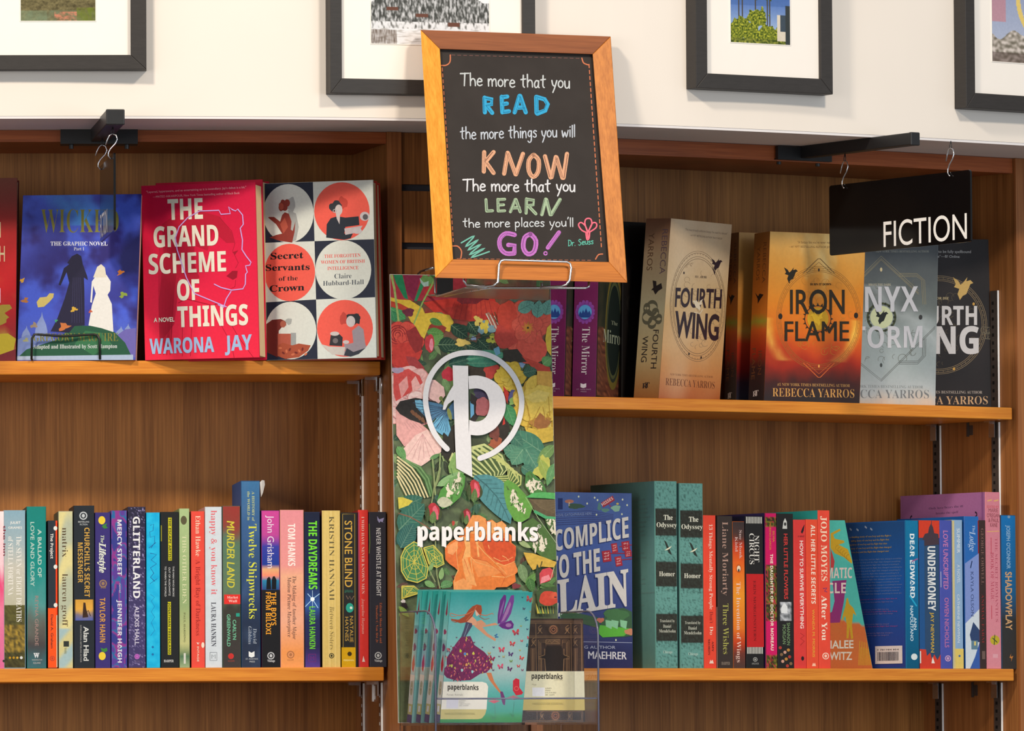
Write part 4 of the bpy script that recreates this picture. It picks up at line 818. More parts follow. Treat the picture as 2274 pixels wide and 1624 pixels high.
RB('D', 636, 712, 322, [(80, 80, 150), (72, 82, 168), (60, 60, 120)], 'lavender blue spine with rose coloured lettering', [
    ('t', 'LOVE UNSCRIPTED', 385, 748, .30, .38, (190, 120, 176), 'd', .02, .06), ('t', 'OWEN NICHOLLS', 800, 1108, .36, .34, (182, 112, 166), 'd', .02), ('logo', .6, 1175, 19, (200, 160, 196), (110, 90, 160)), ('l', [(.08, 640), (.08, 735)], 3, (210, 210, 220))], depth=.12, uref=2060)
RB('D', 714, 779, 320, [(190, 170, 110), (140, 172, 206), (120, 150, 190)], 'light blue spine with a cream edge and yellow foot', [
    ('r', .0, .2, 324, 1238, (206, 190, 136)), ('t', 'SUMMER', 372, 525, .44, .30, (216, 226, 234)), ('t', 'A NOVEL', 595, 712, .44, .28, (200, 214, 228)), ('t', 'CATHERINE NEWMAN', 780, 1078, .42, .24, (210, 222, 232)), ('r', .2, 1, 1115, 1238, (222, 196, 104)), ('e', .6, 1160, 7, (70, 110, 160))], depth=.12, uref=2060)
RB('D', 790, 880, 298, [(20, 84, 160), (60, 106, 178), (30, 60, 110)], 'mid blue spine with script title over a snowy cabin', [
    ('g', 300, 600, [(0, (40, 104, 178)), (1, (44, 104, 180))]), ('p', [(.0, 590), (.98, 525), (.98, 870), (0, 960)], (126, 146, 206)), ('p', [(.0, 960), (.98, 870), (.98, 1100), (.3, 1238), (.0, 1238)], (206, 216, 226)),
    ('p', [(.3, 1030), (.55, 950), (.98, 1000), (.98, 1075), (.4, 1070)], (50, 70, 110)), ('r', .4, .85, 1065, 1120, (96, 130, 150)), ('r', .6, .72, 1070, 1095, (220, 200, 120)), ('p', [(.3, 1238), (.6, 1180), (.98, 1075), (.98, 1238)], (58, 94, 170)), ('t', 'The', 350, 395, .56, .18, (180, 200, 230), 's', -.02, .2), ('t', 'Lodge', 390, 510, .34, .42, (180, 200, 230), 's', -.02, .2), ('t', 'KAYLA OLSON', 640, 915, .40, .20, (50, 66, 110), 'd', 0), ('l', [(.5, 575), (.4, 615)], 6, (30, 50, 90))], depth=.15, uref=2060)
RB('D', 872, 922, 322, [(150, 30, 40), (58, 44, 42), (60, 40, 40)], 'narrow black spine with a red edge and tiny capitals', [
    ('r', .0, .12, 324, 1238, (150, 30, 36)), ('t', 'GEORGE ORWELL', 372, 720, .40, .34, (130, 96, 90), 's', -.01), ('t', 'ANIMAL FARM', 778, 1080, .40, .30, (140, 50, 50), 's', -.01), ('r', .4, .8, 1130, 1180, (110, 90, 84))], depth=.115, uref=2060)
r_pk, frp = RB('D', 922, 1013, 148, [(164, 110, 160), (212, 130, 146), (190, 110, 140)], 'tall pink hardcover with a lilac back board, near the right stile', [
    ('g', 150, 1238, [(0, (206, 126, 142)), (1, (216, 138, 150))]), ('l', [(.15, 202), (.4, 196)], 8, (220, 170, 110)), ('l', [(.6, 202), (.85, 196)], 8, (220, 170, 110)), ('h', 'EDITED BY', .1, .92, 245, 14, (196, 90, 100)), ('h', 'MARIE', .2, .85, 272, 24, (150, 80, 90)), ('h', "O'REGAN", .08, .95, 303, 24, (150, 80, 90)), ('h', '& PAUL', .18, .9, 333, 24, (150, 80, 90)), ('h', 'KANE', .3, .8, 362, 24, (150, 80, 90)), ('l', [(.1, 392), (.9, 388)], 5, (220, 170, 110)),
    ('t', 'THE SECRET ROMANTICS', 430, 950, .62, .18, (176, 84, 104), 's', -.02), ('t', 'BOOK OF MAGIC', 520, 820, .30, .24, (182, 80, 100), 's', -.02), ('l', [(.35, 430), (.35, 525)], 4, (190, 70, 90)), ('l', [(.35, 850), (.35, 930)], 4, (190, 70, 90)), ('e', .55, 1062, 30, (190, 170, 50)), ('l', [(.4, 1050), (.7, 1075)], 6, (70, 80, 50)), ('l', [(.55, 1030), (.5, 1090)], 5, (70, 80, 50)), ('r', .4, .75, 1148, 1172, (220, 160, 170))], depth=.19, hard=True, uref=2060)
RB('D', 1014, 1108, 290, [(20, 60, 100), (40, 70, 100), (30, 30, 30)], 'blue to black spine with tan condensed capitals, last on the lower right shelf', [
    ('g', 292, 1238, [(0, (24, 112, 180)), (.5, (28, 92, 140)), (.68, (50, 52, 54)), (1, (56, 52, 50))]), ('e', .55, 300, 9, (120, 150, 180)), ('t', "JOSEPH O'CONNOR", 352, 622, .38, .24, (140, 176, 206), 'd', .02), ('t', 'SHADOWPLAY', 640, 1000, .28, .42, (206, 160, 112), 'd', .02), ('p', [(.5, 1170), (.62, 1145), (.58, 1165), (.75, 1160), (.6, 1195), (.64, 1175)], (196, 124, 60))], depth=.12, uref=2060)
# ================================================================== face-out books
O0 = Vector((0, 0, EYE))
def fquad(BL, BR, TL, zsh, ins, tan, lean=.012, th=.03):
    """front quad from picture points: bottom corners stand on the shelf, tan = how fast the right end recedes"""
    a = on(BL[0], BL[1], ins); a.z = zsh + .0003
    d = ray(*BR); s = d.x / d.y                          # right corner on the line through a with slope tan
    X = (a.x - a.y / tan) / (1 / s - 1 / tan) / 1 if abs(tan) > 1e-6 else s * a.y
    if abs(tan) > 1e-6: Y = a.y + (X - a.x) * tan
    else: Y = a.y
    if abs(s) < 1e-9: X = 0
    b = Vector((s * Y, Y, a.z)); R = b - a
    t = at(TL[0], TL[1], a.y + lean); U = t - a
    n = R.cross(U).normalized(); n = n if n.y < 0 else -n
    fr = Frame(a, R, U, -n * th); return fr
def solveR(BL, BR, zsh, ins, tan):
    a = on(BL[0], BL[1], ins); d = ray(*BR); s = d.x / d.y
    # a.y + (X-a.x)*tan = Y ; X = s*Y
    Y = (a.y - a.x * tan) / (1 - s * tan); return a, Vector((s * Y, Y, a.z))
def fquad(BL, BR, TL, zsh, ins, tan, lean=.012, th=.03):
    a, b = solveR(BL, BR, zsh, ins, tan); a.z = b.z = zsh + .0003
    t = at(TL[0], TL[1], a.y + lean); U = t - a; R = b - a
    n = R.cross(U).normalized(); n = n if n.y < 0 else -n
    return Frame(a, R, U, -n * th)
def face_book(q, zsh, ins, tan, label, cols, art=None, crop=(0, 0, 1), spine_art=None, lean=.012, th=.03, hard=True, gloss=False, group=None, gain=1.0, page=(226, 208, 176), side_clip=None):
    BL, BR, TL = q; fr = fquad(BL, BR, TL, zsh, ins, tan, lean, th)
    root = make_book(fr, label, 'left', cols, hard, gloss, page, group, gain=gain)
    if art:
        TLq, TRq, BRq, BLq = [proj(p) for p in (fr.O + fr.U, fr.O + fr.U + fr.R, fr.O + fr.R, fr.O)]
        ox, oy, s = crop; cl = [((x - ox) * s, (y - oy) * s) for x, y in (TLq, TRq, BRq, BLq)]
        cx = sum(p[0] for p in cl) / 4; cy = sum(p[1] for p in cl) / 4; cl = [(lerp(p[0], cx, .003), lerp(p[1], cy, .002)) for p in cl]
        a = Art(fr.face, ox, oy, s, base=2e-4, clip=cl); a.quad = cl; art(a); a.build('cover_print', root, 'inkg' if gloss else 'ink')
    if spine_art:
        nn = -fr.R.normalized()
        mp = lambda x, y, off: fr.O + fr.D * (1 - x) + fr.U * (1 - y) + nn * off
        a = Art(mp, base=2e-4); spine_art(a); a.build('spine_print', root, 'inkg' if gloss else 'ink')
    return root, fr
c3 = (0, 380, 3.383)
# --- leftmost, mostly outside the frame
def a_red(a):
    a.paint(a.quad, 20, 40, lambda s, t: mixc(stops([(0, (110, 60, 50)), (.12, (120, 50, 46)), (.3, (170, 34, 36)), (.6, (186, 26, 34)), (1, (110, 30, 40))], t), (170, 140, 60), max(0, nz(s * 8, t * 10) * 1.4 + (t - .9)) if t > .45 else 0))
    a.text('BENEATH', -330, 500, 5, 500, 118, (206, 190, 150), bold=0, up=(0, -1)); a.text('A DARK OATH', -420, 680, 36, 680, 118, (206, 190, 150), bold=0, up=(0, -1))
    a.blob(-40, 1080, 120, 70, (150, 130, 50), w=.3); a.poly([(-300, 1240), (60, 1220), (120, 1260), (100, 1360), (-20, 1480), (-300, 1500)], (176, 156, 44)); a.poly([(-300, 1440), (0, 1380), (140, 1330), (140, 1430), (-300, 1430)], (110, 36, 44)); a.rect(-8, 880, 3, 990, (210, 190, 220))
face_book(((-212, 800), (35, 800), (-208, 397)), ZU_L, .012, -.02, 'dark red book with a golden leaf, cut off by the left edge, upper shelf', [(100, 30, 34)] * 3, a_red, c3, th=.03)
# --- blue illustrated paperback
def a_blue(a):
    def f(s, t):
        n = fbm(s * 3.2 + 3, t * 4.2, 2); sw = math.sin((s * 1.6 + t * 2.2 + n * 1.6) * 4)
        c = mixc((44, 38, 110), (70, 92, 206), .55 + n * 1.5 + .25 * sw)
        if t < .18: c = mixc(c, (74, 150, 216), max(0, .6 - abs(s - .45 - (t - .05)) * 2.4 + n))
        c = mixc(c, (36, 36, 92), max(0, min(.9, (1 - math.hypot((s - .95) / .2, (t - .36) / .14) + n * 1.2) * 3)))
        if t > .72: c = mixc(c, (96, 110, 170), min(1, (t - .72) * 4) * (.4 + n))
        return c
    a.paint(a.quad, 60, 84, f)
    # pale city domes
    for x, y, w, h in ((310, 1200, 46, 110), (196, 1240, 34, 60), (905, 1230, 40, 50), (960, 1210, 30, 50)):
        a.poly([(x - w, y + 110), (x - w, y), (x - w * .7, y - h * .5), (x, y - h), (x + w * .1, y - h * 1.3), (x + w * .3, y - h * .9), (x + w * .8, y - h * .4), (x + w, y), (x + w, y + 110)], (128, 144, 194))
    a.poly([(110, 1420), (130, 1270), (200, 1230), (300, 1260), (380, 1220), (430, 1300), (430, 1420)], (112, 130, 186)); a.poly([(860, 1400), (870, 1240), (940, 1190), (1020, 1180), (1020, 1400)], (104, 96, 170))
    a.poly([(140, 1395), (200, 1340), (420, 1270), (560, 1160), (700, 1165), (850, 1200), (940, 1290), (990, 1395)], (36, 84, 62)); a.poly([(560, 1300), (640, 1200), (760, 1215), (840, 1300), (700, 1385)], (52, 110, 74))
    a.poly([(120, 1392), (1000, 1380), (1000, 1420), (118, 1420)], (164, 180, 206))
    # two plain draped shapes: one dark, one pale
    a.poly([(380, 1205), (430, 1110), (485, 960), (520, 840), (500, 760), (455, 860), (440, 855), (480, 730), (520, 700), (505, 690), (540, 640), (580, 620), (610, 640), (622, 700), (655, 790), (660, 820), (630, 800), (634, 900), (636, 1160), (560, 1165), (520, 1215)], (34, 32, 58))
    for k in range(5): a.line([(550 + k * 14, 800), (540 + k * 19, 1140)], 2.5, (60, 58, 96))
    a.poly([(665, 1160), (690, 1010), (720, 920), (700, 860), (690, 990), (678, 985), (690, 830), (720, 790), (800, 780), (832, 830), (828, 900), (808, 930), (840, 1000), (852, 1210), (760, 1180)], (222, 220, 216))
    a.poly([(700, 800), (730, 720), (760, 700), (788, 725), (800, 800)], (214, 206, 190))
    for x, y, r, c in ((165, 822, 20, (200, 150, 50)), (188, 972, 26, (170, 110, 60)), (905, 762, 24, (206, 120, 50)), (925, 930, 28, (130, 150, 60)), (555, 1040, 24, (200, 160, 60)), (480, 1170, 38, (190, 110, 60)), (255, 1160, 26, (150, 130, 110)), (680, 1055, 14, (190, 90, 60)), (195, 1270, 20, (150, 150, 110)), (422, 1125, 12, (60, 150, 100))):
        a.blob(x, y, r, r * .7, c, rot=-25, w=.35, n=14)
    a.poly([(275, 985), (300, 950), (350, 945), (372, 918), (405, 920), (400, 950), (370, 985), (330, 1020), (285, 1025)], (206, 186, 110))
    gold = (122, 120, 56)
    a.text('WICKED', 308, 462, 892, 462, 178, gold, 's', -.03, res=5, up=(0, -1))
    a.text('THE GRAPHIC NOVEL', 380, 560, 808, 560, 30, (226, 228, 236), 's', 0, up=(0, -1)); a.text('Part I', 555, 596, 632, 596, 24, (220, 222, 232), 's', -.01, up=(0, -1))
    a.text('GREGORY MAGUIRE', 250, 1280, 888, 1278, 62, gold, 's', -.025, up=(0, -1)); a.text('Adapted and Illustrated by Scott Hampton', 250, 1335, 880, 1330, 30, (200, 206, 206), 's', 0, up=(0, -1))
face_book(((37, 799), (301, 799), (51, 434)), ZU_L, .012, -.07, 'blue illustrated paperback with a storm sky, propped behind a black wire stop', [(40, 40, 110), (50, 50, 130), (190, 150, 140)], a_blue, c3, th=.014, hard=False, page=(226, 180, 170))
# --- red hardcovers (two copies, one behind the other)
def a_grand(a):
    a.paint(a.quad, 8, 30, lambda s, t: stops([(0, (196, 14, 62)), (.4, (216, 24, 66)), (1, (232, 40, 70))], t))  # darker top: shade of the overhang painted into the red
    dk = (160, 14, 44)
    a.poly([(1215, 400), (1300, 340), (1500, 300), (1650, 340), (1740, 460), (1760, 540), (1700, 540), (1600, 450), (1560, 600), (1460, 560), (1460, 700), (1500, 800), (1420, 850), (1350, 800), (1310, 1150), (1200, 1300), (1190, 1000), (1230, 640)], (182, 20, 52))
    for k in range(14): a.line([(1200 + k * 11, 560 + 10 * (k % 3)), (1190 + k * 9, 900), (1205 + k * 6, 1380 - (k % 4) * 30)], 3, dk)
    a.line([(1650, 350), (1740, 450), (1765, 545), (1748, 600), (1790, 690), (1770, 730)], 4, dk); a.poly([(1700, 790), (1745, 750), (1785, 750), (1780, 800), (1750, 818)], (150, 10, 40)); a.poly([(1745, 610), (1790, 595), (1765, 630)], dk)
    for p in ([(1770, 820), (1765, 870), (1700, 900)], [(1340, 990), (1400, 960), (1600, 1010), (1640, 990)], [(1640, 1120), (1740, 1300), (1760, 1410)], [(1740, 1160), (1800, 1260), (1910, 1410)], [(1370, 1170), (1370, 1390)], [(1440, 1170), (1430, 1390)]): a.line(p, 4, dk)
    cr = (228, 222, 206)
    a.text('"Layered, hyperaware, and as entertaining as it is incendiary. Jay’s debut is a hit."', 1100, 166, 1850, 128, 16, (226, 150, 160), 'd', .01, up=(-.05, -1)); a.text('—MATEO ASKARIPOUR, New York Times bestselling author of Black Buck', 1150, 202, 1800, 172, 16, (226, 150, 160), 'd', .01, up=(-.05, -1))
    B_ = dict(font='d', bold=.055, res=5, up=(-.03, -1))
    a.text('THE', 1262, 366, 1525, 356, 146, cr, **B_); a.text('GRAND', 1156, 572, 1642, 556, 146, cr, **B_); a.text('SCHEME', 1120, 776, 1698, 752, 146, cr, **B_); a.text('OF', 1332, 970, 1500, 966, 146, cr, **B_); a.text('THINGS', 1335, 1172, 1865, 1154, 146, cr, **B_)
    a.text('A NOVEL', 1155, 1136, 1310, 1130, 32, cr, bold=.02, up=(0, -1)); a.text('WARONA', 1125, 1374, 1610, 1358, 108, (156, 184, 222), **B_); a.text('JAY', 1690, 1352, 1895, 1340, 108, (156, 184, 222), **B_)
    lv = (196, 160, 226)
    a.line([(1700, 1020), (1460, 920), (1400, 800), (1330, 590), (1318, 500), (1345, 420), (1410, 350), (1500, 300), (1645, 295), (1660, 325), (1730, 320), (1718, 268), (1745, 290), (1770, 300), (1785, 285), (1822, 330), (1828, 400), (1805, 430), (1822, 520), (1818, 590), (1850, 640), (1886, 686), (1876, 708), (1845, 712), (1850, 735), (1858, 760), (1845, 775), (1843, 850), (1825, 885), (1740, 895), (1660, 875), (1610, 850)], 8, lv); a.line([(1735, 905), (1700, 960), (1680, 1025), (1640, 1005)], 8, lv)
gg = 'two copies of the red novel, one behind the other'
face_book(((322, 799), (576, 799), (313, 413)), ZU_L, .0, -.36, 'bright red hardcover with a lilac profile line and cream title, front copy', [(190, 10, 50), (216, 24, 66), (206, 20, 60)], a_grand, c3, lean=.016, th=.028, group=gg, page=(226, 196, 150))
face_book(((352, 798), (590, 798), (345, 407)), ZU_L, .062, -.36, 'red hardcover hidden behind its twin, only its top and fore edge showing', [(196, 40, 60), (206, 20, 60), (200, 20, 56)], None, c3, lean=.012, th=.026, group=gg, page=(226, 196, 150))
# --- chequered hardcover
c4 = (560, 380, 3.3825)
def a_secret(a):
    nv, pl, rd = (38, 44, 62), (206, 212, 208), (226, 92, 80)
    # board corners in crop units
    X = lambda y: (78 + (100 - 78) * (y - 90) / 1330, 456 + (492 - 456) * (y - 75) / 1340, 896 + (932 - 896) * (y - 55) / 1355)
    rows = [(95, 78, 55), (540, 527, 512), (988, 965, 948), (1425, 1418, 1408)]
    for r_ in range(3):
        for c_ in range(2):
            p = []
            for rr in (r_, r_ + 1):
                y = rows[rr]; q = [(X(y[c_])[c_] - (14 if c_ == 0 else 0), y[c_]), (X(y[c_ + 1])[c_ + 1] + (8 if c_ else 0), y[c_ + 1])]; p.append(q)
            a.poly([p[0][0], p[0][1], p[1][1], p[1][0]], nv if (r_ + c_) % 2 == 0 else pl)
    cs = [(272, 318, 190, 220, pl), (674, 302, 208, 218, rd), (282, 762, 190, 216, rd), (684, 742, 210, 222, pl), (290, 1198, 192, 216, pl), (697, 1182, 210, 214, rd)]
    for x, y, rx, ry, c in cs: a.ell(x, y, rx, ry, c, n=40)
    br, br2, sh = (134, 54, 46), (170, 80, 64), (160, 164, 164)
    # seated reader
    a.blob(290, 250, 36, 52, sh); a.poly([(270, 290), (330, 320), (350, 420), (330, 520), (290, 535)], sh); a.poly([(130, 500), (180, 480), (225, 470), (180, 400), (120, 350), (125, 345), (165, 345), (210, 380), (225, 330), (245, 310), (275, 320), (296, 380), (290, 440), (305, 450), (325, 375), (318, 460), (300, 538), (210, 525)], br)
    a.blob(232, 262, 34, 42, br); a.ell(218, 266, 18, 26, br2); a.ell(262, 240, 22, 28, br); a.poly([(210, 400), (245, 350), (270, 420), (235, 470)], br2)
    # woman at switchboard
    a.blob(680, 240, 36, 46, (190, 70, 60)); a.poly([(556, 500), (560, 400), (590, 355), (640, 340), (700, 350), (800, 340), (805, 405), (700, 420), (692, 470), (760, 460), (740, 505), (690, 516)], (40, 46, 58)); a.blob(628, 268, 48, 44, (50, 54, 62)); a.ell(650, 292, 28, 40, (196, 188, 190)); a.poly([(628, 320), (660, 330), (656, 400), (636, 360)], (196, 188, 190)); a.poly([(692, 432), (830, 410), (800, 460), (700, 480)], (190, 180, 186)); a.ell(845, 340, 36, 34, (196, 190, 196)); a.ell(850, 345, 20, 22, (90, 90, 96)); a.ell(790, 450, 34, 22, (196, 190, 196))
    a.ring(620, 300, 12, 5, (170, 170, 174))
    # bent figure with a box
    a.poly([(104, 1360), (106, 1150), (150, 1118), (215, 1112), (255, 1130), (256, 1160), (226, 1170), (200, 1200), (192, 1400), (150, 1380)], (110, 44, 40)); a.ell(232, 1150, 22, 26, (160, 90, 74)); a.rect(192, 1222, 290, 1310, (170, 86, 70)); a.rect(290, 1216, 330, 1316, (150, 156, 158)); a.blob(275, 1130, 24, 24, (160, 166, 166))
    a.poly([(190, 1310), (230, 1290), (300, 1310), (350, 1296), (440, 1310), (420, 1350), (350, 1400), (250, 1412), (190, 1390)], (160, 78, 56)); 
    for k in range(9): a.ell(210 + k * 24, 1330 + (k * 37) % 50, 14, 8, [(196, 110, 80), (110, 44, 40)][k % 2], rot=k * 40, n=8)
    # typist
    a.blob(690, 1110, 34, 44, (186, 70, 62)); a.poly([(750, 1200), (800, 1160), (836, 1190), (850, 1300), (858, 1320), (800, 1375), (700, 1390), (640, 1380), (700, 1350), (690, 1300), (720, 1300), (760, 1290)], (150, 140, 150)); a.poly([(690, 1386), (710, 1330), (760, 1360), (850, 1330), (800, 1375), (740, 1395)], (54, 58, 70)); a.blob(760, 1108, 52, 40, (44, 46, 52)); a.ell(740, 1130, 34, 42, (196, 188, 190)); a.poly([(770, 1090), (812, 1090), (806, 1150), (775, 1140)], (44, 46, 52))
    a.poly([(580, 1310), (590, 1235), (650, 1220), (680, 1250), (676, 1316)], (50, 50, 56)); a.ell(620, 1222, 34, 16, (196, 188, 188)); a.ell(625, 1275, 20, 20, (110, 104, 108)); a.poly([(515, 1300), (580, 1318), (700, 1322), (688, 1385), (600, 1378)], (196, 190, 186)); a.ell(705, 1285, 24, 14, (196, 188, 190))
    k_ = (30, 26, 30)
    a.text('Secret', 138, 664, 385, 654, 48, k_, 's', .01, res=4, up=(0, -1)); a.text('Servants', 100, 750, 432, 742, 46, k_, 's', .01, res=4, up=(0, -1)); a.text('of the', 200, 826, 342, 820, 34, k_, 's', 0, up=(0, -1)); a.text('Crown', 130, 908, 392, 896, 48, k_, 's', .01, res=4, up=(0, -1))
    rr = (216, 84, 78); a.text('THE FORGOTTEN', 542, 654, 814, 644, 26, rr, 's', 0, up=(0, -1)); a.text('WOMEN OF BRITISH', 516, 698, 846, 688, 25, rr, 's', 0, up=(0, -1)); a.text('INTELLIGENCE', 565, 744, 798, 738, 25, rr, 's', 0, up=(0, -1))
    a.text('Claire', 618, 808, 746, 804, 36, (56, 64, 80), 's', -.025, up=(0, -1)); a.text('Hubbard-Hall', 532, 862, 838, 850, 36, (56, 64, 80), 's', -.025, up=(0, -1))
gs = 'two copies of the chequered hardcover'
face_book(((591, 798), (836, 797), (584, 408)), ZU_L, -.001, -.36, 'chequered navy and white hardcover with six printed roundels, in front of its twin', [(38, 44, 62), (206, 212, 208), (190, 54, 40)], a_secret, c4, lean=.016, th=.016, group=gs, page=(216, 190, 150))
face_book(((612, 797), (846, 797), (600, 412)), ZU_L, .026, -.36, 'chequered hardcover behind its twin, only the right edge showing', [(38, 44, 62), (190, 54, 40), (190, 54, 40)], None, c4, lean=.010, th=.018, group=gs, page=(216, 190, 150))
# black wire stop in front of the blue paperback
p = [on(x, y, -.004) for x, y in ((70, 799), (71, 752), (76, 743), (84, 743), (140, 747), (208, 743), (216, 745), (221, 753), (222, 799))]
root = thing('book_stop', 'black wire stop holding the blue paperback on the shelf edge', 'book stand', (p[0] + p[-1]) / 2)
for q in (p[0], p[-1]): q.z = ZU_L + .0022
m = MB(); pts = [B(uof(70, 799, .05), .01)]; m.tube([p[0] + Vector((0, .012, 0))] + p + [p[-1] + Vector((0, .012, 0))], .0017, 8); m.build('wire', 'blackwire', root, smooth=True)

# ------------------------------------------------------------------ upper right shelf
c6 = (1200, 460, 3.248); c7 = (1620, 340, 2.619)
def mirror(BLx, label, first):
    BL, BR, TL = (BLx, 880), (BLx + 58, 882), (BLx + 8, 530)
    fr = fquad(BL, BR, TL, ZU_R, .004, 3.6, .004, .0345 if not first else .033)
    root = make_book(fr, label, 'left', [(122, 30, 84), (40, 34, 30), (50, 40, 40)], True, False, group='purple spined hardcovers')
    nn = -fr.R.normalized(); mp = lambda x, y, off: fr.O + fr.D * (1 - x) + fr.U * (1 - y) + nn * off
    a = Art(mp, base=2e-4)
    a.paint([(.02, 0), (.98, 0), (.98, 1), (.02, 1)], 8, 40, lambda s, t: mixc((128, 34, 92), (100, 36, 80), t + .3 * nz(s * 3, t * 8)))
    for k in range(14): an = k * math.pi / 7; a.ring(.48 + .33 * math.cos(an), .465 + .054 * math.sin(an), .07, .022, (140, 70, 160), ry=.012, n=8)
    a.ell(.48, .465, .31, .050, (120, 70, 160), n=20); a.ell(.48, .465, .28, .045, (90, 160, 216), n=20); a.poly([(.22, .485), (.28, .46), (.34, .475), (.4, .45), (.45, .47), (.52, .44), (.6, .47), (.66, .455), (.74, .485), (.66, .50), (.3, .50)], (40, 70, 140))
    a.text('The Mirror', .38, .56, .38, .86, .33, (216, 204, 210), 's', -.01, up=(1, 0)); a.poly([(.36, .915), (.48, .921), (.6, .915), (.6, .94), (.48, .946), (.36, .94)], (224, 216, 224)); a.text("ST. MARTIN'S", .2, .958, .8, .958, .008, (180, 150, 176), bold=0, up=(0, -1)); a.text('PRESS', .38, .972, .62, .972, .008, (180, 150, 176), bold=0, up=(0, -1))
    a.build('spine_print', root)
    b = Art(lambda x, y, off: fr.O + fr.R * x + fr.U * (1 - y) + fr.n * off, base=2e-4)
    def fc(s, t):
        c = mixc((34, 40, 34), (60, 56, 40), .5 + nz(s * 6, t * 10))
        if t > .55 and (s < .35 or t > .8): c = mixc((70, 40, 34), (150, 90, 60), .4 + nz(s * 16, t * 40, 3))
        return c
    b.paint([(0.02, .01), (1, .01), (1, .99), (.02, .99)], 16, 60, fc)
    for r_, c in ((.33, (112, 98, 44)), (.29, (50, 56, 46)), (.27, (84, 88, 56)), (.25, (30, 38, 34))): b.ell(.62, .56, r_, r_ * 1.15, c, n=30)
    b.text('The', .52, .525, .76, .525, .026, (150, 156, 130), 's', -.02, up=(0, -1)); b.text('Mirror', .22, .645, .98, .645, .085, (170, 176, 150), 's', -.03, up=(0, -1)); b.build('cover_print', root)
mirror(1253, 'purple spined hardcover half hidden by the banner edge', True)
mirror(1323, 'purple spined hardcover with a gold framed dark cover, under the chalkboard corner', False)
def a_blk(a):
    g = (30, 27, 26); a.text('O', 620, 760, 700, 760, 130, g, bold=.02, up=(0, -1)); a.text('W', 620, 960, 710, 960, 130, g, bold=.02, up=(0, -1))
face_book(((1380, 884), (1560, 893), (1383, 492)), ZU_R, .085, .75, 'black hardcover in shadow behind the tilted tan hardcover', [(22, 18, 18), (24, 20, 20), (20, 18, 18)], a_blk, c6, th=.028, gain=.9)
face_book(((1394, 884), (1560, 895), (1396, 500)), ZU_R, .135, .75, 'cream hardcover seen as a pale wedge behind the black one', [(190, 170, 140), (206, 186, 150), (190, 170, 140)], None, c6, th=.02)
def bird(a, x, y, s, c, flip=1):
    P = [(-30, -34), (-20, -10), (-26, 0), (-8, 6), (-14, 24), (-6, 44), (4, 30), (16, 24), (30, -10), (40, -14), (30, -24), (16, -20), (20, -34), (4, -14), (-4, -8), (-12, -22)]
    a.poly([(x + flip * p * s, y + q * s) for p, q in P], c)
def emblem(a, cx, cy, rx, ry, c, fine, seed=1, rings=(1, .97, .93, .90), w=2.2, rays=False):
    for r_ in rings: a.ring(cx, cy, rx * r_, w, c, ry=ry * r_, n=60)
    k = 60
    for i in range(k):
        an = 2 * math.pi * i / k; a.line([(cx + rx * .94 * math.cos(an), cy + ry * .94 * math.sin(an)), (cx + rx * .965 * math.cos(an), cy + ry * .965 * math.sin(an))], w * .8, c, cap=False, same=i > 0)
    r_ = random.Random(seed)
    for i in range(46):
        an = r_.uniform(0, 6.28); q = math.sqrt(r_.random()) * .8; x, y = cx + rx * q * math.cos(an), cy + ry * q * math.sin(an); rr = r_.uniform(10, 26)
        a.ring(x, y, rr, w * .8, fine, r_.uniform(0, 180), r_.uniform(200, 400), n=12)
    if rays:
        for i in range(30):
            an = 2 * math.pi * i / 30; a.line([(cx + rx * .12 * math.cos(an), cy + ry * .12 * math.sin(an)), (cx + rx * .45 * math.cos(an), cy + ry * .45 * math.sin(an))], w * .7, fine, cap=False)
def a_fw(a):
    a.paint(a.quad, 24, 40, lambda s, t: mixc(stops([(0, (196, 166, 132)), (.2, (206, 178, 142)), (.45, (206, 172, 122)), (.7, (214, 164, 108)), (.85, (206, 140, 84)), (1, (176, 96, 52))], t), (228, 208, 178), .3 * (1 - abs(s - .4) * 2) + .4 * nz(s * 3, t * 4)))
    ln = (112, 92, 72); emblem(a, 1135, 716, 200, 398, ln, (168, 142, 112), 3, rings=(1, .965, .90, .86), w=2.6)
    for x, y in ((1036, 475), (1160, 1085), (1072, 1060)): a.ell(x, y, 5, 10, (34, 28, 34), n=8)
    dk = (50, 38, 46); bird(a, 1268, 410, 1.15, dk); a.poly([(1240, 430), (1262, 470), (1258, 490), (1248, 460)], dk)
    a.text('FOURTH', 970, 716, 1304, 728, 132, dk, 'd', .022, res=5, up=(.06, -1)); a.text('WING', 966, 930, 1284, 958, 176, dk, 'd', .028, res=5, up=(.05, -1))
    bird(a, 1140, 700, 1.1, (230, 214, 186), -1); a.line([(1110, 760), (1150, 770), (1170, 740)], 6, (230, 214, 186))
    a.text('FLY…OR DIE', 1116, 510, 1200, 514, 15, dk, 's', 0, up=(.05, -1)); a.text('“The most brutally addictive fantasy I’ve read in a decade”', 1040, 168, 1350, 200, 16, (110, 86, 70), 'd', .0, .2, up=(.05, -1)); a.text('—#1 NYT BESTSELLING AUTHOR TRACY WOLFF', 1078, 208, 1312, 236, 13, (110, 86, 70), 'd', .0, up=(.05, -1))
    a.text('NEW YORK TIMES BESTSELLING AUTHOR', 935, 1214, 1244, 1234, 15, (120, 76, 50), 's', -.01, up=(.05, -1)); a.text('REBECCA YARROS', 902, 1284, 1256, 1312, 52, (112, 66, 44), 's', -.02, res=4, up=(.05, -1))
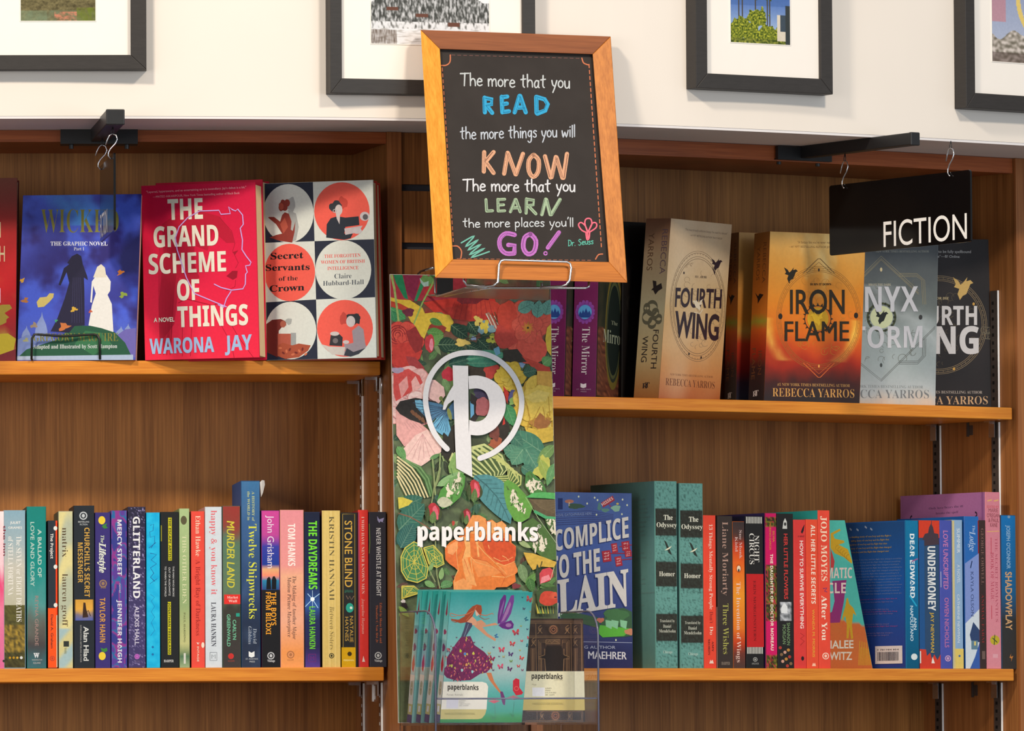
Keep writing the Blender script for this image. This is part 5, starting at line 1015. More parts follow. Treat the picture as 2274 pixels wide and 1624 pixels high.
def s_fw(a):
    a.paint([(.03, 0), (1, 0), (1, 1), (.03, 1)], 10, 30, lambda s, t: stops([(0, (120, 80, 60)), (.2, (156, 132, 104)), (.5, (170, 160, 130)), (.8, (176, 150, 106)), (1, (150, 96, 50))], t))
    dk = (44, 36, 36); a.text('REBECCA', .70, .06, .70, .31, .22, (96, 76, 84), 'd', 0, up=(1, 0)); a.text('YARROS', .18, .08, .18, .29, .22, (96, 70, 52), 'd', 0, up=(1, 0))
    a.poly([(.45, .345), (.6, .35), (.62, .375), (.8, .36), (.86, .39), (.7, .405), (.6, .425), (.5, .40), (.42, .40), (.5, .385)], dk)
    for x, y, r_ in ((.5, .50, .22), (.65, .53, .14), (.35, .55, .2), (.55, .58, .16), (.8, .56, .12), (.3, .5, .12)): a.ring(x, y, r_, .02, (92, 88, 72), ry=r_ * .16, n=20)
    a.text('FOURTH', .62, .62, .62, .835, .22, dk, 'd', 0, up=(1, 0)); a.text('WING', .22, .655, .22, .80, .22, dk, 'd', 0, up=(1, 0)); a.text('R', .34, .945, .54, .945, .028, dk, 's', 0, up=(0, -1)); a.text('T', .44, .94, .62, .94, .028, dk, 's', 0, up=(0, -1))
face_book(((1462, 876), (1598, 889), (1490, 485)), ZU_R, .010, 1.42, 'tan and cream hardcover tilted on the shelf, oval emblem and dark title', [(170, 150, 116), (204, 172, 130), (190, 160, 120)], a_fw, c6, s_fw, lean=.010, th=.0425, gloss=True)
def s_if(a):
    a.paint([(.03, 0), (1, 0), (1, 1), (.03, 1)], 6, 40, lambda s, t: stops([(0, (134, 84, 36)), (.3, (170, 94, 30)), (.48, (196, 110, 34)), (.52, (150, 150, 50)), (.57, (206, 96, 34)), (.7, (160, 44, 24)), (.8, (60, 34, 34)), (1, (40, 38, 42))], t + .02 * nz(s * 3, t * 9)))
    dk = (60, 34, 22); a.text('REBECCA', .62, .06, .62, .30, .2, (100, 56, 26), 'd', 0, up=(1, 0)); a.text('YARROS', .24, .08, .24, .28, .2, (100, 56, 26), 'd', 0, up=(1, 0)); a.poly([(.2, .35), (.4, .375), (.5, .36), (.75, .37), (.55, .395), (.4, .42), (.38, .39)], (40, 24, 20))
    a.text('IRON', .56, .70, .56, .84, .22, (104, 62, 40), 'd', 0, up=(1, 0)); a.text('FLAME', .16, .68, .16, .865, .22, (110, 70, 44), 'd', 0, up=(1, 0)); a.text('R', .3, .965, .56, .965, .03, (216, 214, 214), 's', 0, up=(0, -1)); a.text('T', .42, .96, .66, .96, .03, (216, 214, 214), 's', 0, up=(0, -1))
def a_if(a):
    def f(s, t):
        n = fbm(s * 3, t * 4, 1); n2 = fbm(s * 7, t * 8, 6)
        c = stops([(0, (224, 176, 100)), (.2, (222, 154, 62)), (.42, (220, 130, 30)), (.58, (214, 104, 22)), (.68, (196, 70, 22)), (.78, (160, 40, 20)), (.88, (70, 32, 28)), (1, (44, 38, 38))], t + n * .10)
        if t < .45: c = mixc(c, (236, 206, 140), max(0, .75 - math.hypot((s - .55) * 1.4, t - .12) * 3 + n2))
        e = abs(math.hypot((s - .47) / .46, (t - .52) / .30) - 1)
        if .5 < t < .76 and e < .16: c = mixc(c, (246, 206, 90), (.16 - e) * 6 * (.6 + n2))
        return c
    a.paint(a.quad, 50, 76, f)
    ln = (150, 100, 40); emblem(a, 520, 960, 246, 300, ln, (196, 130, 46), 5, w=2.2)
    for dy, sg in ((-1, 1), (1, -1)):
        a.line([(430, 960 + dy * 262), (515, 960 + dy * (345)), (528, 960 + dy * 345), (610, 960 + dy * 262)], 3.5, (110, 80, 40) if dy < 0 else (226, 110, 50)); a.line([(450, 960 + dy * 262), (520, 960 + dy * 325), (592, 960 + dy * 262)], 2, (110, 80, 40) if dy < 0 else (226, 110, 50)); a.ell(520, 960 + dy * 280, 5, 9, (40, 30, 26) if dy < 0 else (236, 160, 80), n=8)
    a.ring(514, 965, 76, 4, (40, 32, 20)); a.ell(514, 965, 62, 66, (206, 156, 30), n=24)
    for i in range(20): an = i * .314; a.poly([(514 + 74 * math.cos(an - .09), 965 + 78 * math.sin(an - .09)), (514 + 90 * math.cos(an), 965 + 95 * math.sin(an)), (514 + 74 * math.cos(an + .09), 965 + 78 * math.sin(an + .09))], (40, 32, 20), same=i > 0)
    dk = (44, 34, 16); a.text('IRON', 352, 934, 670, 934, 138, dk, bold=.012, res=5, up=(0, -1)); a.text('FLAME', 322, 1094, 695, 1094, 116, dk, bold=.012, res=5, up=(0, -1)); bird(a, 514, 960, 1.1, (236, 186, 40), -1); bird(a, 352, 704, 1.15, (40, 34, 20)); a.line([(345, 740), (350, 756)], 4, (40, 34, 20))
    a.ell(296, 950, 12, 17, (40, 30, 20)); a.ell(736, 945, 12, 17, (40, 30, 20)); a.text('BURN IT DOWN', 470, 770, 592, 770, 13, dk, 's', 0, up=(0, -1))
    a.text('“A fantasy like you’ve never read before”', 395, 526, 640, 528, 15, (120, 80, 36), bold=0, up=(0, -1)); a.text('—#1 NYT BESTSELLING AUTHOR JENNIFER L.', 345, 550, 640, 554, 12, (120, 80, 36), bold=0, up=(0, -1))
    g = (196, 148, 84); a.text('#1 NEW YORK TIMES BESTSELLING AUTHOR', 278, 1354, 700, 1362, 17, g, 's', -.02, up=(0, -1)); a.text('REBECCA YARROS', 250, 1416, 726, 1424, 50, (206, 154, 84), 's', -.03, res=4, up=(0, -1))
def a_on(a):
    def f(s, t):
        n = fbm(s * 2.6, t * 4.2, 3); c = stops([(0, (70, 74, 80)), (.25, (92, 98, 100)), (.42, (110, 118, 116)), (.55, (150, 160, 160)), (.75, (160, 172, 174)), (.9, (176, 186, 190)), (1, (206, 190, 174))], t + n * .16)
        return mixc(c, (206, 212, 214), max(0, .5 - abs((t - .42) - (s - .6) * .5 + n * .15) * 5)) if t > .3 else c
    a.paint(a.quad, 44, 66, f)
    ln = (86, 88, 84); ln2 = (150, 140, 110)
    for k in (0, 14, 22): a.line([(700, 780 + k), (882, 600 + k), (1100, 800 + k)], 2.6, ln2)
    for k in (0, 10): a.line([(700, 1180 - k), (882, 1328 - k), (1195, 1020 - k)], 2.6, ln)
    for k in (0, 9, 18): a.line([(985, 700 + k), (1090, 702 + k), (1135 - k, 740), (1142 - k, 880)], 2.4, ln2); a.line([(1142 - k, 1080), (1140 - k, 1180), (1095, 1228 - k), (985, 1228 - k)], 2.4, ln)
    r_ = random.Random(4)
    for i in range(40): a.ring(r_.uniform(790, 1100), r_.uniform(720, 1250), r_.uniform(10, 26), 2, (112, 114, 104), r_.uniform(0, 180), r_.uniform(200, 400), n=12)
    a.ring(884, 955, 80, 12, (70, 76, 50)); a.ell(884, 955, 66, 66, (206, 212, 170), n=24)
    for i in range(20): an = i * .314; a.poly([(884 + 70 * math.cos(an - .1), 955 + 74 * math.sin(an - .1)), (884 + 88 * math.cos(an), 955 + 92 * math.sin(an)), (884 + 70 * math.cos(an + .1), 955 + 74 * math.sin(an + .1))], (50, 54, 44), same=i > 0)
    bird(a, 880, 950, 1.1, (40, 44, 40)); wt = (206, 206, 212)
    a.text('ONYX', 660, 926, 1098, 922, 142, wt, bold=.03, res=5, up=(0, -1)); a.text('STORM', 640, 1136, 1122, 1132, 122, wt, bold=.03, res=5, up=(0, -1)); a.text('BRAVE THE DARK', 808, 772, 940, 772, 13, (196, 190, 170), 's', 0, up=(0, -1))
    a.ell(882, 678, 7, 12, (206, 190, 150)); a.ell(882, 1234, 7, 12, (70, 76, 76)); a.ell(1112, 955, 10, 14, (60, 60, 60))
    a.text('#1 NEW YORK TIMES BESTSELLING AUTHOR', 650, 1364, 1126, 1370, 17, (120, 128, 130), 's', -.02, up=(0, -1)); a.text('REBECCA YARROS', 590, 1424, 1160, 1428, 50, (116, 122, 126), 's', -.03, res=4, up=(0, -1)); a.text('NEW YORK TIMES BESTSELLING AUTHOR', 850, 578, 1160, 578, 12, (150, 150, 140), 's', 0, up=(0, -1))
def a_fb(a):
    a.paint(a.quad, 10, 14, lambda s, t: mixc((50, 46, 48), (40, 38, 40), .5 + nz(s * 3, t * 3)))
    gd = (150, 130, 100); emblem(a, 1215, 1000, 282, 286, gd, (100, 90, 74), 8, w=2.4)
    for k in range(8): a.ring(1480 + 8 * k, 1030 + (k * 31) % 60, 20, 2.4, (120, 112, 96), 0, 300, n=14)
    wt = (214, 212, 214); a.text('FOURTH', 1000, 1000, 1440, 1000, 106, wt, bold=.035, res=5, up=(0, -1)); a.text('WING', 930, 1166, 1450, 1166, 150, wt, bold=.045, res=5, up=(0, -1))
    bird(a, 1350, 780, 1.7, (206, 172, 104), 1); a.ell(1306, 1256, 7, 9, (206, 160, 80)); a.ell(1420, 878, 7, 9, (206, 160, 80)); a.text('FLY OR DIE', 1160, 852, 1276, 852, 14, (196, 180, 140), 's', 0, up=(0, -1))
    a.text('“Prepare to be fully spellbound', 1130, 580, 1404, 582, 16, (190, 190, 190), bold=0, up=(0, -1)); a.text('... compulsive”—B! Online', 1100, 606, 1338, 610, 15, (190, 190, 190), bold=0, up=(0, -1))
    g = (206, 170, 130); a.text('NEW YORK TIMES BESTSELLING AUTHOR', 1040, 1398, 1470, 1400, 16, (190, 180, 170), 's', -.01, up=(0, -1)); a.text('REBECCA YARROS', 960, 1462, 1502, 1462, 48, g, 's', -.02, res=4, up=(0, -1))
gi = 'two copies of the flame coloured hardcover'
face_book(((1696, 893), (1909, 900), (1710, 514)), ZU_R, .022, .62, 'flame coloured hardcover facing out with gold lettering, front copy', [(150, 90, 40), (210, 130, 50), (60, 40, 30)], a_if, c7, s_if, lean=.012, th=.040, gloss=True, group=gi)
face_book(((1634, 890), (1845, 899), (1641, 516)), ZU_R, .100, .62, 'flame coloured hardcover, rear copy between the tan book and its twin', [(150, 90, 40), (214, 150, 80), (60, 40, 30)], lambda a: a.paint(a.quad, 30, 40, lambda s, t: stops([(0, (206, 160, 96)), (.35, (204, 140, 66)), (.5, (206, 130, 50)), (.58, (200, 150, 70)), (.65, (190, 60, 34)), (.8, (120, 30, 28)), (.88, (50, 36, 50)), (1, (44, 50, 66))], t)), c7, s_if, lean=.008, th=.030, gloss=True, group=gi)
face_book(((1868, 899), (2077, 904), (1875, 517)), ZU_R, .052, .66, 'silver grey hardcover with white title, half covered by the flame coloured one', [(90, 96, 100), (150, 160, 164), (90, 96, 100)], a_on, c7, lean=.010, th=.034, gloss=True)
face_book(((2022, 904), (2206, 909), (2020, 530)), ZU_R, .097, .25, 'black hardcover with gold emblem and white title, last on the upper right shelf', [(40, 38, 40), (46, 44, 46), (40, 38, 40)], a_fb, c7, lean=.006, th=.018, gloss=False)
# ------------------------------------------------------------------ lower right face-outs
c5 = (1220, 1040, 3.383)
def a_acc(a):
    a.paint(a.quad, 30, 50, lambda s, t: mixc(stops([(0, (74, 96, 150)), (.3, (70, 92, 156)), (.55, (66, 80, 140)), (.82, (54, 60, 106)), (.9, (44, 48, 90)), (1, (44, 46, 88))], t), (52, 60, 110), .5 * nz(s * 4, t * 5) + .1))
    for k in range(7): a.line([(-200, 420 + k * 14), (60, 330 + k * 16), (300, 320 + k * 16), (480, 350 + k * 10)], 4, (58, 64, 112))
    a.poly([(388, 260), (475, 206), (492, 242), (404, 296)], (150, 44, 56)); a.text('HISSES', 400, 285, 482, 234, 22, (226, 190, 186), bold=.03); a.line([(440, 262), (462, 290)], 5, (150, 44, 56))
    for x, y in ((220, 214), (340, 222), (362, 240), (284, 266), (550, 236), (584, 278), (354, 350), (545, 346), (402, 1240), (500, 1292), (530, 1072), (500, 1080)): a.ell(x, y, 6, 8, (210, 214, 180), n=8)
    a.blob(500, 302, 34, 24, (130, 170, 150)); a.blob(420, 316, 30, 14, (90, 130, 120)); a.blob(376, 290, 14, 30, (80, 120, 120)); a.ell(512, 268, 10, 8, (196, 170, 90)); a.rect(64, 226, 100, 310, (36, 50, 100)); a.ell(150, 250, 34, 14, (170, 110, 90)); a.rect(144, 256, 156, 292, (180, 160, 140)); a.blob(200, 286, 60, 20, (60, 84, 70))
    w_, sh = (206, 200, 196), (40, 52, 100)
    for o_, c in ((8, sh), (0, w_)):
        a.text('ACCOMPLICE', -110 - o_, 652 + o_, 596 - o_, 520 + o_, 150, c, bold=.05, res=4, up=(-.03, -1)); a.text('TO THE', 10 - o_, 838 + o_, 382 - o_, 770 + o_, 160, c, bold=.05, res=4, up=(-.03, -1)); a.text('VILLAIN', -310 - o_, 1170 + o_, 600 - o_, 1022 + o_, 262, c, 's', .02, res=4, up=(-.03, -1))
    a.text('AN EVIL CATCHPHRASE HERE', 30, 366, 318, 350, 20, (130, 146, 190), bold=.0, up=(0, -1))
    for x, y, w2, h2, r_ in ((490, 600, 44, 70, -8), (430, 662, 64, 84, -8), (574, 585, 58, 70, -8), (592, 642, 50, 50, -8), (520, 700, 50, 74, -10)):
        an = math.radians(r_); pp = [(-w2 / 2, -h2 / 2), (w2 / 2, -h2 / 2), (w2 / 2, h2 / 2), (-w2 / 2, h2 / 2)]; a.poly([(x + p * math.cos(an) - q * math.sin(an), y + p * math.sin(an) + q * math.cos(an)) for p, q in pp], (160, 44, 58))
        for j in (-1, 0, 1): a.text('the' if j else 'of', x - w2 * .32, y + j * h2 * .26 + 8, x + w2 * .32, y + j * h2 * .26, h2 * .17, (220, 170, 170), bold=.02, res=1, up=(0, -1))
    for p in ([(530, 590), (630, 575)], [(450, 640), (560, 640)], [(560, 640), (630, 630)], [(540, 690), (630, 680)]): a.line(p, 7, (150, 44, 60))
    a.poly([(80, 1120), (130, 1070), (360, 1120), (380, 1180), (420, 1105), (470, 1060), (560, 1050), (620, 1080), (624, 1260), (560, 1270), (400, 1270), (366, 1200)], (60, 92, 66)); a.blob(500, 1110, 90, 56, (70, 112, 72)); a.poly([(366, 1240), (380, 1180), (480, 1190), (600, 1205), (600, 1230), (560, 1262), (400, 1272)], (92, 172, 62)); a.blob(600, 1230, 34, 24, (196, 130, 100)); a.blob(384, 1142, 28, 18, (190, 110, 90))
    for x in (455, 500, 565): a.poly([(x - 34, 1140), (x + 20, 1150), (x + 12, 1210), (x - 30, 1190)], (134, 190, 150))
    a.line([(-200, 1296), (620, 1312)], 4, (160, 166, 190)); a.text('NEW YORK TIMES BESTSELLING AUTHOR', -330, 1350, 496, 1358, 22, (176, 180, 196), bold=0, up=(0, -1)); a.text('HANNAH NICOLE', -420, 1428, 230, 1428, 66, (216, 214, 218), bold=.02, up=(0, -1)); a.text('MAEHRER', 300, 1432, 580, 1438, 56, (216, 214, 218), bold=.02, res=4, up=(0, -1))
face_book(((1188, 1478), (1405, 1481), (1186, 1092)), ZL_R, -.0005, .66, 'blue hardcover with slanting white title, facing out beside the banner', [(50, 60, 110), (66, 84, 146), (50, 60, 110)], a_acc, c5, lean=.010, th=.024, hard=False)
cC = (1540, 1040, 3.383)
def a_prag(a):
    def f(s, t):
        n = fbm(s * 3, t * 4, 2)
        if t + n * .10 + (s - .8) * -.25 > .66: return mixc((206, 98, 44), (190, 110, 50), .5 + n)
        return mixc((70, 176, 160), (84, 190, 176), .5 + n)
    a.paint(a.quad, 30, 50, f)
    a.poly([(900, 860), (1150, 840), (1130, 1000), (1100, 1160), (900, 1170)], (140, 44, 110)); a.poly([(1030, 600), (1060, 700), (1050, 780), (1030, 760)], (190, 60, 60)); a.poly([(1020, 720), (1050, 900), (1060, 1000), (1040, 1080), (1000, 1100), (1000, 720)], (90, 190, 180))
    y_ = (196, 156, 30); a.poly([(1030, 490), (1100, 455), (1105, 470), (1050, 500), (1060, 530), (1130, 545), (1135, 560), (1090, 575), (1160, 610), (1192, 700), (1190, 720), (1130, 670), (1060, 640), (1030, 600)], y_)
    for k in range(6): a.ring(1090 + k * 16, 600 + k * 14, 22, 2.5, (150, 116, 24), 90, 260, n=8)
    a.poly([(1140, 1040), (1150, 980), (1160, 975), (1170, 1020), (1200, 1050), (1225, 1110), (1200, 1090), (1190, 1180), (1200, 1280), (1185, 1285), (1172, 1190), (1165, 1280), (1150, 1280), (1152, 1180), (1140, 1110), (1110, 1160), (1125, 1090)], y_)
    for k in range(10): a.line([(1240 + k * 10, 1480), (1250 + k * 8, 1300 + (k * 47) % 90)], 5, (200, 150, 36))
    w_ = (226, 206, 196); a.text('PROBLEMATIC', 760, 830, 1192, 826, 76, w_, bold=.03, up=(0, -1)); a.text('MIRACLE', 780, 942, 1145, 940, 76, w_, bold=.03, up=(0, -1)); a.text('NATHALEE', 840, 1358, 1202, 1352, 58, (216, 214, 196), bold=.02, up=(0, -1)); a.text('HOROWITZ', 830, 1440, 1192, 1440, 58, (216, 214, 196), bold=.02, up=(0, -1))
face_book(((1775, 1478), (1938, 1480), (1713, 1155)), ZL_R, .098, .36, 'turquoise and orange paperback leaning against the vermilion spine', [(60, 150, 140), (80, 180, 166), (150, 40, 40)], a_prag, cC, lean=.004, th=.013, hard=False)
# blurb on the back board of the blue paperback, and on the lilac board
def side_art(fr, root, fn):
    nn = -fr.R.normalized(); mp = lambda x, y, off: fr.O + fr.D * (1 - x) + fr.U * (1 - y) + nn * off
    a = Art(mp, base=3e-4); fn(a); a.build('blurb_print', root)
def s_de(a):
    a.paint([(.02, .01), (.98, .01), (.98, .99), (.02, .99)], 10, 20, lambda s, t: stops([(0, (34, 76, 134)), (.4, (28, 86, 168)), (1, (40, 62, 142))], t))
    a.line([(.06, .085), (.10, .04), (.14, .085)], .012, (150, 170, 200)); 
    for x, y in ((.2, .04), (.3, .045), (.42, .03), (.5, .045)): a.line([(x, y), (x + .03, y + .012)], .012, (150, 170, 200))
    w = 'a dazzling story of one boy and the flight that changed everything he knew about living and loving'
    for k in range(5): a.text(w[k * 4:k * 4 + 44], .20 + .02 * (k % 2), .105 + k * .026, .80 - .03 * (k % 3), .105 + k * .026, .012, (176, 150, 84), bold=.01, res=1, up=(0, -1), same=k > 0)
    for k in range(13): a.text(w[k:k + 66], .12, .26 + k * .0195, .95 - .02 * (k % 3), .26 + k * .0195, .0085, (120, 140, 186), bold=0, res=1, up=(0, -1), same=k > 0)
    for k, y in enumerate((.53, .55, .60, .615, .63, .70, .715, .76, .775)): a.text(w[k:k + 50], .24, y, .88 - .06 * (k % 3), y, .0085, (130, 120, 176) if k % 3 else (160, 80, 150), bold=0, res=1, up=(0, -1), same=k > 0)
    a.rect(.56, .845, .95, .965, (214, 216, 220)); r_ = random.Random(3); x = .59
    while x < .90: wd = r_.choice((.004, .007, .010)); a.rect(x, .885, x + wd, .945, (40, 40, 60)); x += wd + r_.choice((.005, .008))
    a.text('9 781984 854', .59, .875, .9, .875, .010, (40, 40, 60), bold=0, res=1, up=(0, -1))
side_art(fr_de, r_de, s_de)
def s_pk(a):
    a.grad(.02, .0, .98, 1, [(0, (160, 104, 158)), (1, (150, 96, 150))]); a.text('Only love bears the ill', .34, .085, .74, .080, .013, (70, 50, 90), 's', -.02, up=(0, -1)); a.text('breaks the spell', .42, .115, .68, .112, .013, (70, 50, 90), 's', -.02, up=(0, -1))
    a.ring(.14, .13, .02, .010, (36, 26, 50), 90, 270, ry=.013, n=10); a.ring(.88, .125, .02, .010, (36, 26, 50), -90, 90, ry=.013, n=10); a.rect(.955, .0, .975, 1, (136, 84, 140))
side_art(frp, r_pk, s_pk)
# torn jacket corner on the tall navy book
q = frt.O + frt.R + frt.U; m = MB()
m.face([q + Vector((0, .001, -.002)), q + Vector((.0015, .002, -.022)), q + Vector((.004, .004, -.016)), q + Vector((.0065, .006, -.005)), q + Vector((.006, .004, .0005)), q + Vector((.003, .002, .001))], lin((206, 200, 196)))
o = m.build('torn_jacket_flap', 'page', rt_, colour=True); md = o.modifiers.new('thickness', 'SOLIDIFY'); md.thickness = .0003
# ================================================================== banner card on the slatwall
bTL = on(866, 609, -.050); bTR = at(1222, 615, 0) if False else on(1222, 615, -.050); bBL = on(885, 1606, -.105)
fb = Frame(bBL, bTR - bTL, bTL - bBL, Vector((0, .002, 0)))
root = thing('poster_banner', 'tall floral banner card with a white lettered emblem, standing below the chalkboard', 'banner', bBL + fb.R / 2)
m = MB(); bk = -fb.n * .0025; m.prism([fb.O, fb.O + fb.R, fb.O + fb.R + fb.U, fb.O + fb.U], bk, None, lin((206, 204, 200))); m.build('card', 'cover', root, colour=True)
def quadclip(fr, ox, oy, s, k=.002):
    q = [proj(p) for p in (fr.O + fr.U, fr.O + fr.U + fr.R, fr.O + fr.R, fr.O)]; q = [((x - ox) * s, (y - oy) * s) for x, y in q]
    cx = sum(p[0] for p in q) / 4; cy = sum(p[1] for p in q) / 4; return [(lerp(p[0], cx, k), lerp(p[1], cy, k)) for p in q]
DKG, GRN, TEAL, RED, YEL, PINK, ORG = (44, 56, 46), (64, 120, 66), (44, 112, 96), (206, 48, 38), (222, 186, 50), (228, 168, 164), (236, 116, 36)
def leaf(a, x0, y0, x1, y1, w, c, v=None, n=9, veins=4, bulge=.0):
    dx, dy = x1 - x0, y1 - y0; l = math.hypot(dx, dy); nx_, ny_ = -dy / l, dx / l; L = []; R_ = []
    for i in range(n + 1):
        t = i / n; h = w / 2 * math.sin(math.pi * t ** .8) ** .8 if 0 < t < 1 else 0; b_ = bulge * math.sin(math.pi * t)
        L.append((x0 + dx * t + nx_ * (h + b_), y0 + dy * t + ny_ * (h + b_))); R_.append((x0 + dx * t - nx_ * (h - b_), y0 + dy * t - ny_ * (h - b_)))
    a.poly(L + R_[::-1][1:-1], c); v = v or mixc(c, (220, 230, 180), .3)
    a.line([(x0 + dx * t + nx_ * bulge * math.sin(math.pi * t), y0 + dy * t + ny_ * bulge * math.sin(math.pi * t)) for t in (0, .25, .5, .75, .97)], w * .05, v, w * .02, cap=False)
    for i in range(1, veins + 1):
        t = i / (veins + 1) * .85; px, py = x0 + dx * t + nx_ * bulge * math.sin(math.pi * t), y0 + dy * t + ny_ * bulge * math.sin(math.pi * t)
        for sg in (-1, 1): a.line([(px, py), (px + dx / l * w * .28 + nx_ * sg * w * .34, py + dy / l * w * .28 + ny_ * sg * w * .34)], w * .03, mixc(c, v, .6), cap=False)
def sleaf(a, pts0, pts1, k, c0, c1, wob=0):                # striped leaf between two curves
    n = len(pts0) - 1
    a.poly(list(pts0) + list(pts1)[::-1], c0)
    for i in range(k):
        t = (i + .5) / k; a.line([(lerp(p[0], q[0], t), lerp(p[1], q[1], t)) for p, q in zip(pts0, pts1)], math.dist(pts0[n // 2], pts1[n // 2]) / k * .5, c1, math.dist(pts0[-1], pts1[-1]) / k * .4 + 1, cap=False)
def bloom(a, x, y, r, base, dark, light, n=7, rings=3, seed=0, sq=1.0, heart=None):
    r_ = random.Random(seed)
    for g in range(rings):
        rr = r * (1 - g * .8 / rings); 
        for i in range(n - g):
            an = 2 * math.pi * (i + .5 * g) / (n - g) + r_.uniform(-.2, .2); d = rr * .55; px, py = x + d * math.cos(an), y + d * sq * math.sin(an); pr = rr * .62
            a.blob(px, py, pr, pr * .86, mixc(dark, base, .35 + .2 * r_.random()), rot=math.degrees(an), w=.05, seed=seed + i + g)
            a.blob(px + pr * .04 * math.cos(an), py + pr * .04 * math.sin(an), pr * .93, pr * .78, mixc(base, light, r_.random() * .7 + .1 * g), rot=math.degrees(an), w=.05, seed=seed + i + g)
            for q in (-.25, 0, .25):
                a.line([(px - pr * .5 * math.cos(an + q), py - pr * .5 * math.sin(an + q)), (px + pr * .75 * math.cos(an + q), py + pr * .75 * math.sin(an + q))], pr * .035, mixc(base, dark, .4), pr * .02, cap=False)
    if heart: a.blob(x, y, r * .22, r * .2 * sq, heart)
def poppy(a, x, y, r, base, dark, seed=1):
    for an, q in ((200, 1), (330, .9), (80, .85), (140, .8), (260, .9)):
        t = math.radians(an); px, py = x + r * .5 * q * math.cos(t), y + r * .5 * q * math.sin(t); a.blob(px, py, r * .60, r * .52, mixc(base, dark, .35), rot=an, w=.05, seed=seed); a.blob(px, py, r * .57, r * .48, base, rot=an, w=.05, seed=seed)
        for k in range(5): tt = t + (k - 2) * .22; a.line([(x + r * .25 * math.cos(tt), y + r * .25 * math.sin(tt)), (x + r * .85 * math.cos(tt), y + r * .85 * math.sin(tt))], r * .012, mixc(base, dark, .4), cap=False)
    for k in range(26): t = k * .242; a.line([(x, y), (x + r * (.26 + .08 * (k % 3)) * math.cos(t), y + r * (.26 + .08 * (k % 3)) * math.sin(t))], r * .035, (216, 140, 40), cap=False)
    a.ell(x, y, r * .07, r * .07, (50, 40, 30), n=10)
a = Art(fb.face, 860, 590, 3.185, base=2e-4, step=7e-6, clip=quadclip(fb, 860, 590, 3.185))
a.desat = .16
def bg_(s, t):
    n = fbm(s * 5, t * 14, 1); n2 = nz(s * 22, t * 60, 4)
    c = mixc((64, 72, 52), (104, 126, 84), .5 + n * 1.6); c = mixc(c, (120, 140, 90), max(0, n2 - .2) * 1.6)
    if t < .16: c = mixc(c, (150, 40, 40), max(0, n * 2 + .3))
    return c
a.paint(a.clip, 40, 110, bg_)
r9 = random.Random(21)
for k in range(230):                                     # small foliage filling the ground
    x, y = r9.uniform(0, 1190), r9.uniform(60, 2420); an = r9.uniform(0, 6.28); l = r9.uniform(50, 120)
    leaf(a, x, y, x + l * math.cos(an), y + l * math.sin(an), l * r9.uniform(.3, .6), r9.choice([(58, 92, 58), (80, 120, 66), (44, 74, 56), (104, 140, 80), (66, 110, 96), (50, 60, 44), (120, 146, 92), (90, 60, 50)]), veins=2, n=6)
# --- top: stems, tulip leaves, red and yellow petals
a.poly([(10, 60), (560, 60), (560, 250), (10, 250)], (170, 44, 60)); a.poly([(110, 60), (240, 60), (190, 250), (140, 200)], (134, 34, 70)); a.poly([(40, 60), (108, 66), (148, 240), (120, 230), (60, 120)], (28, 130, 84)); a.poly([(190, 250), (240, 110), (256, 150), (210, 250)], (40, 140, 92)); a.poly([(230, 90), (330, 90), (320, 140), (260, 150), (236, 120)], (156, 194, 190))
a.blob(300, 95, 50, 44, (96, 150, 80), w=.4); a.blob(330, 180, 60, 50, (190, 44, 48)); leaf(a, 20, 300, 130, 380, 90, (60, 150, 84)); leaf(a, 30, 320, 60, 400, 60, (44, 130, 80))
a.poly([(20, 222), (80, 240), (160, 244), (250, 300), (300, 420), (270, 470), (180, 420), (120, 310), (20, 280)], YEL); a.poly([(25, 250), (90, 268), (150, 300), (120, 320), (25, 290)], (190, 60, 40)); a.blob(150, 330, 40, 30, (110, 40, 60)); a.poly([(250, 260), (420, 235), (760, 225), (780, 320), (760, 420), (600, 380), (420, 330), (330, 330)], RED); a.blob(620, 250, 110, 60, (124, 36, 44)); a.blob(560, 330, 160, 60, (196, 50, 40)); a.blob(700, 300, 120, 50, (210, 60, 44))
for k in range(9): a.line([(480 + 30 * k, 250), (430 + 40 * k, 380)], 3, (160, 36, 40), cap=False)
a.poly([(180, 430), (200, 360), (260, 340), (330, 330), (440, 350), (470, 400), (440, 470), (380, 450), (360, 400), (300, 420), (260, 520), (200, 480)], YEL); a.poly([(290, 440), (320, 400), (370, 410), (420, 440), (400, 480), (330, 470)], (150, 50, 40)); leaf(a, 300, 380, 390, 420, 50, (70, 130, 60)); leaf(a, 280, 470, 400, 480, 70, (80, 140, 60)); leaf(a, 300, 560, 400, 490, 70, (96, 150, 70))
a.line([(30, 70), (50, 160), (80, 390)], 18, (150, 176, 96), 14); a.line([(330, 110), (250, 260), (180, 430)], 14, (140, 176, 90), 9)
# red rose left
bloom(a, 110, 560, 130, (206, 52, 44), (110, 30, 36), (226, 84, 66), n=6, seed=3, sq=1.3)
for k in range(4): a.ring(75, 490, 18 + 16 * k, 5, (140, 30, 36), 160 - 30 * k, 400 - 20 * k, n=16)
a.poly([(40, 560), (160, 540), (250, 600), (230, 660), (120, 730), (40, 700)], (204, 52, 44)); a.poly([(130, 470), (200, 430), (250, 520), (240, 600), (200, 620), (160, 560)], (150, 40, 40)); a.poly([(130, 640), (200, 650), (260, 720), (280, 800), (220, 760), (150, 700)], (170, 54, 56))
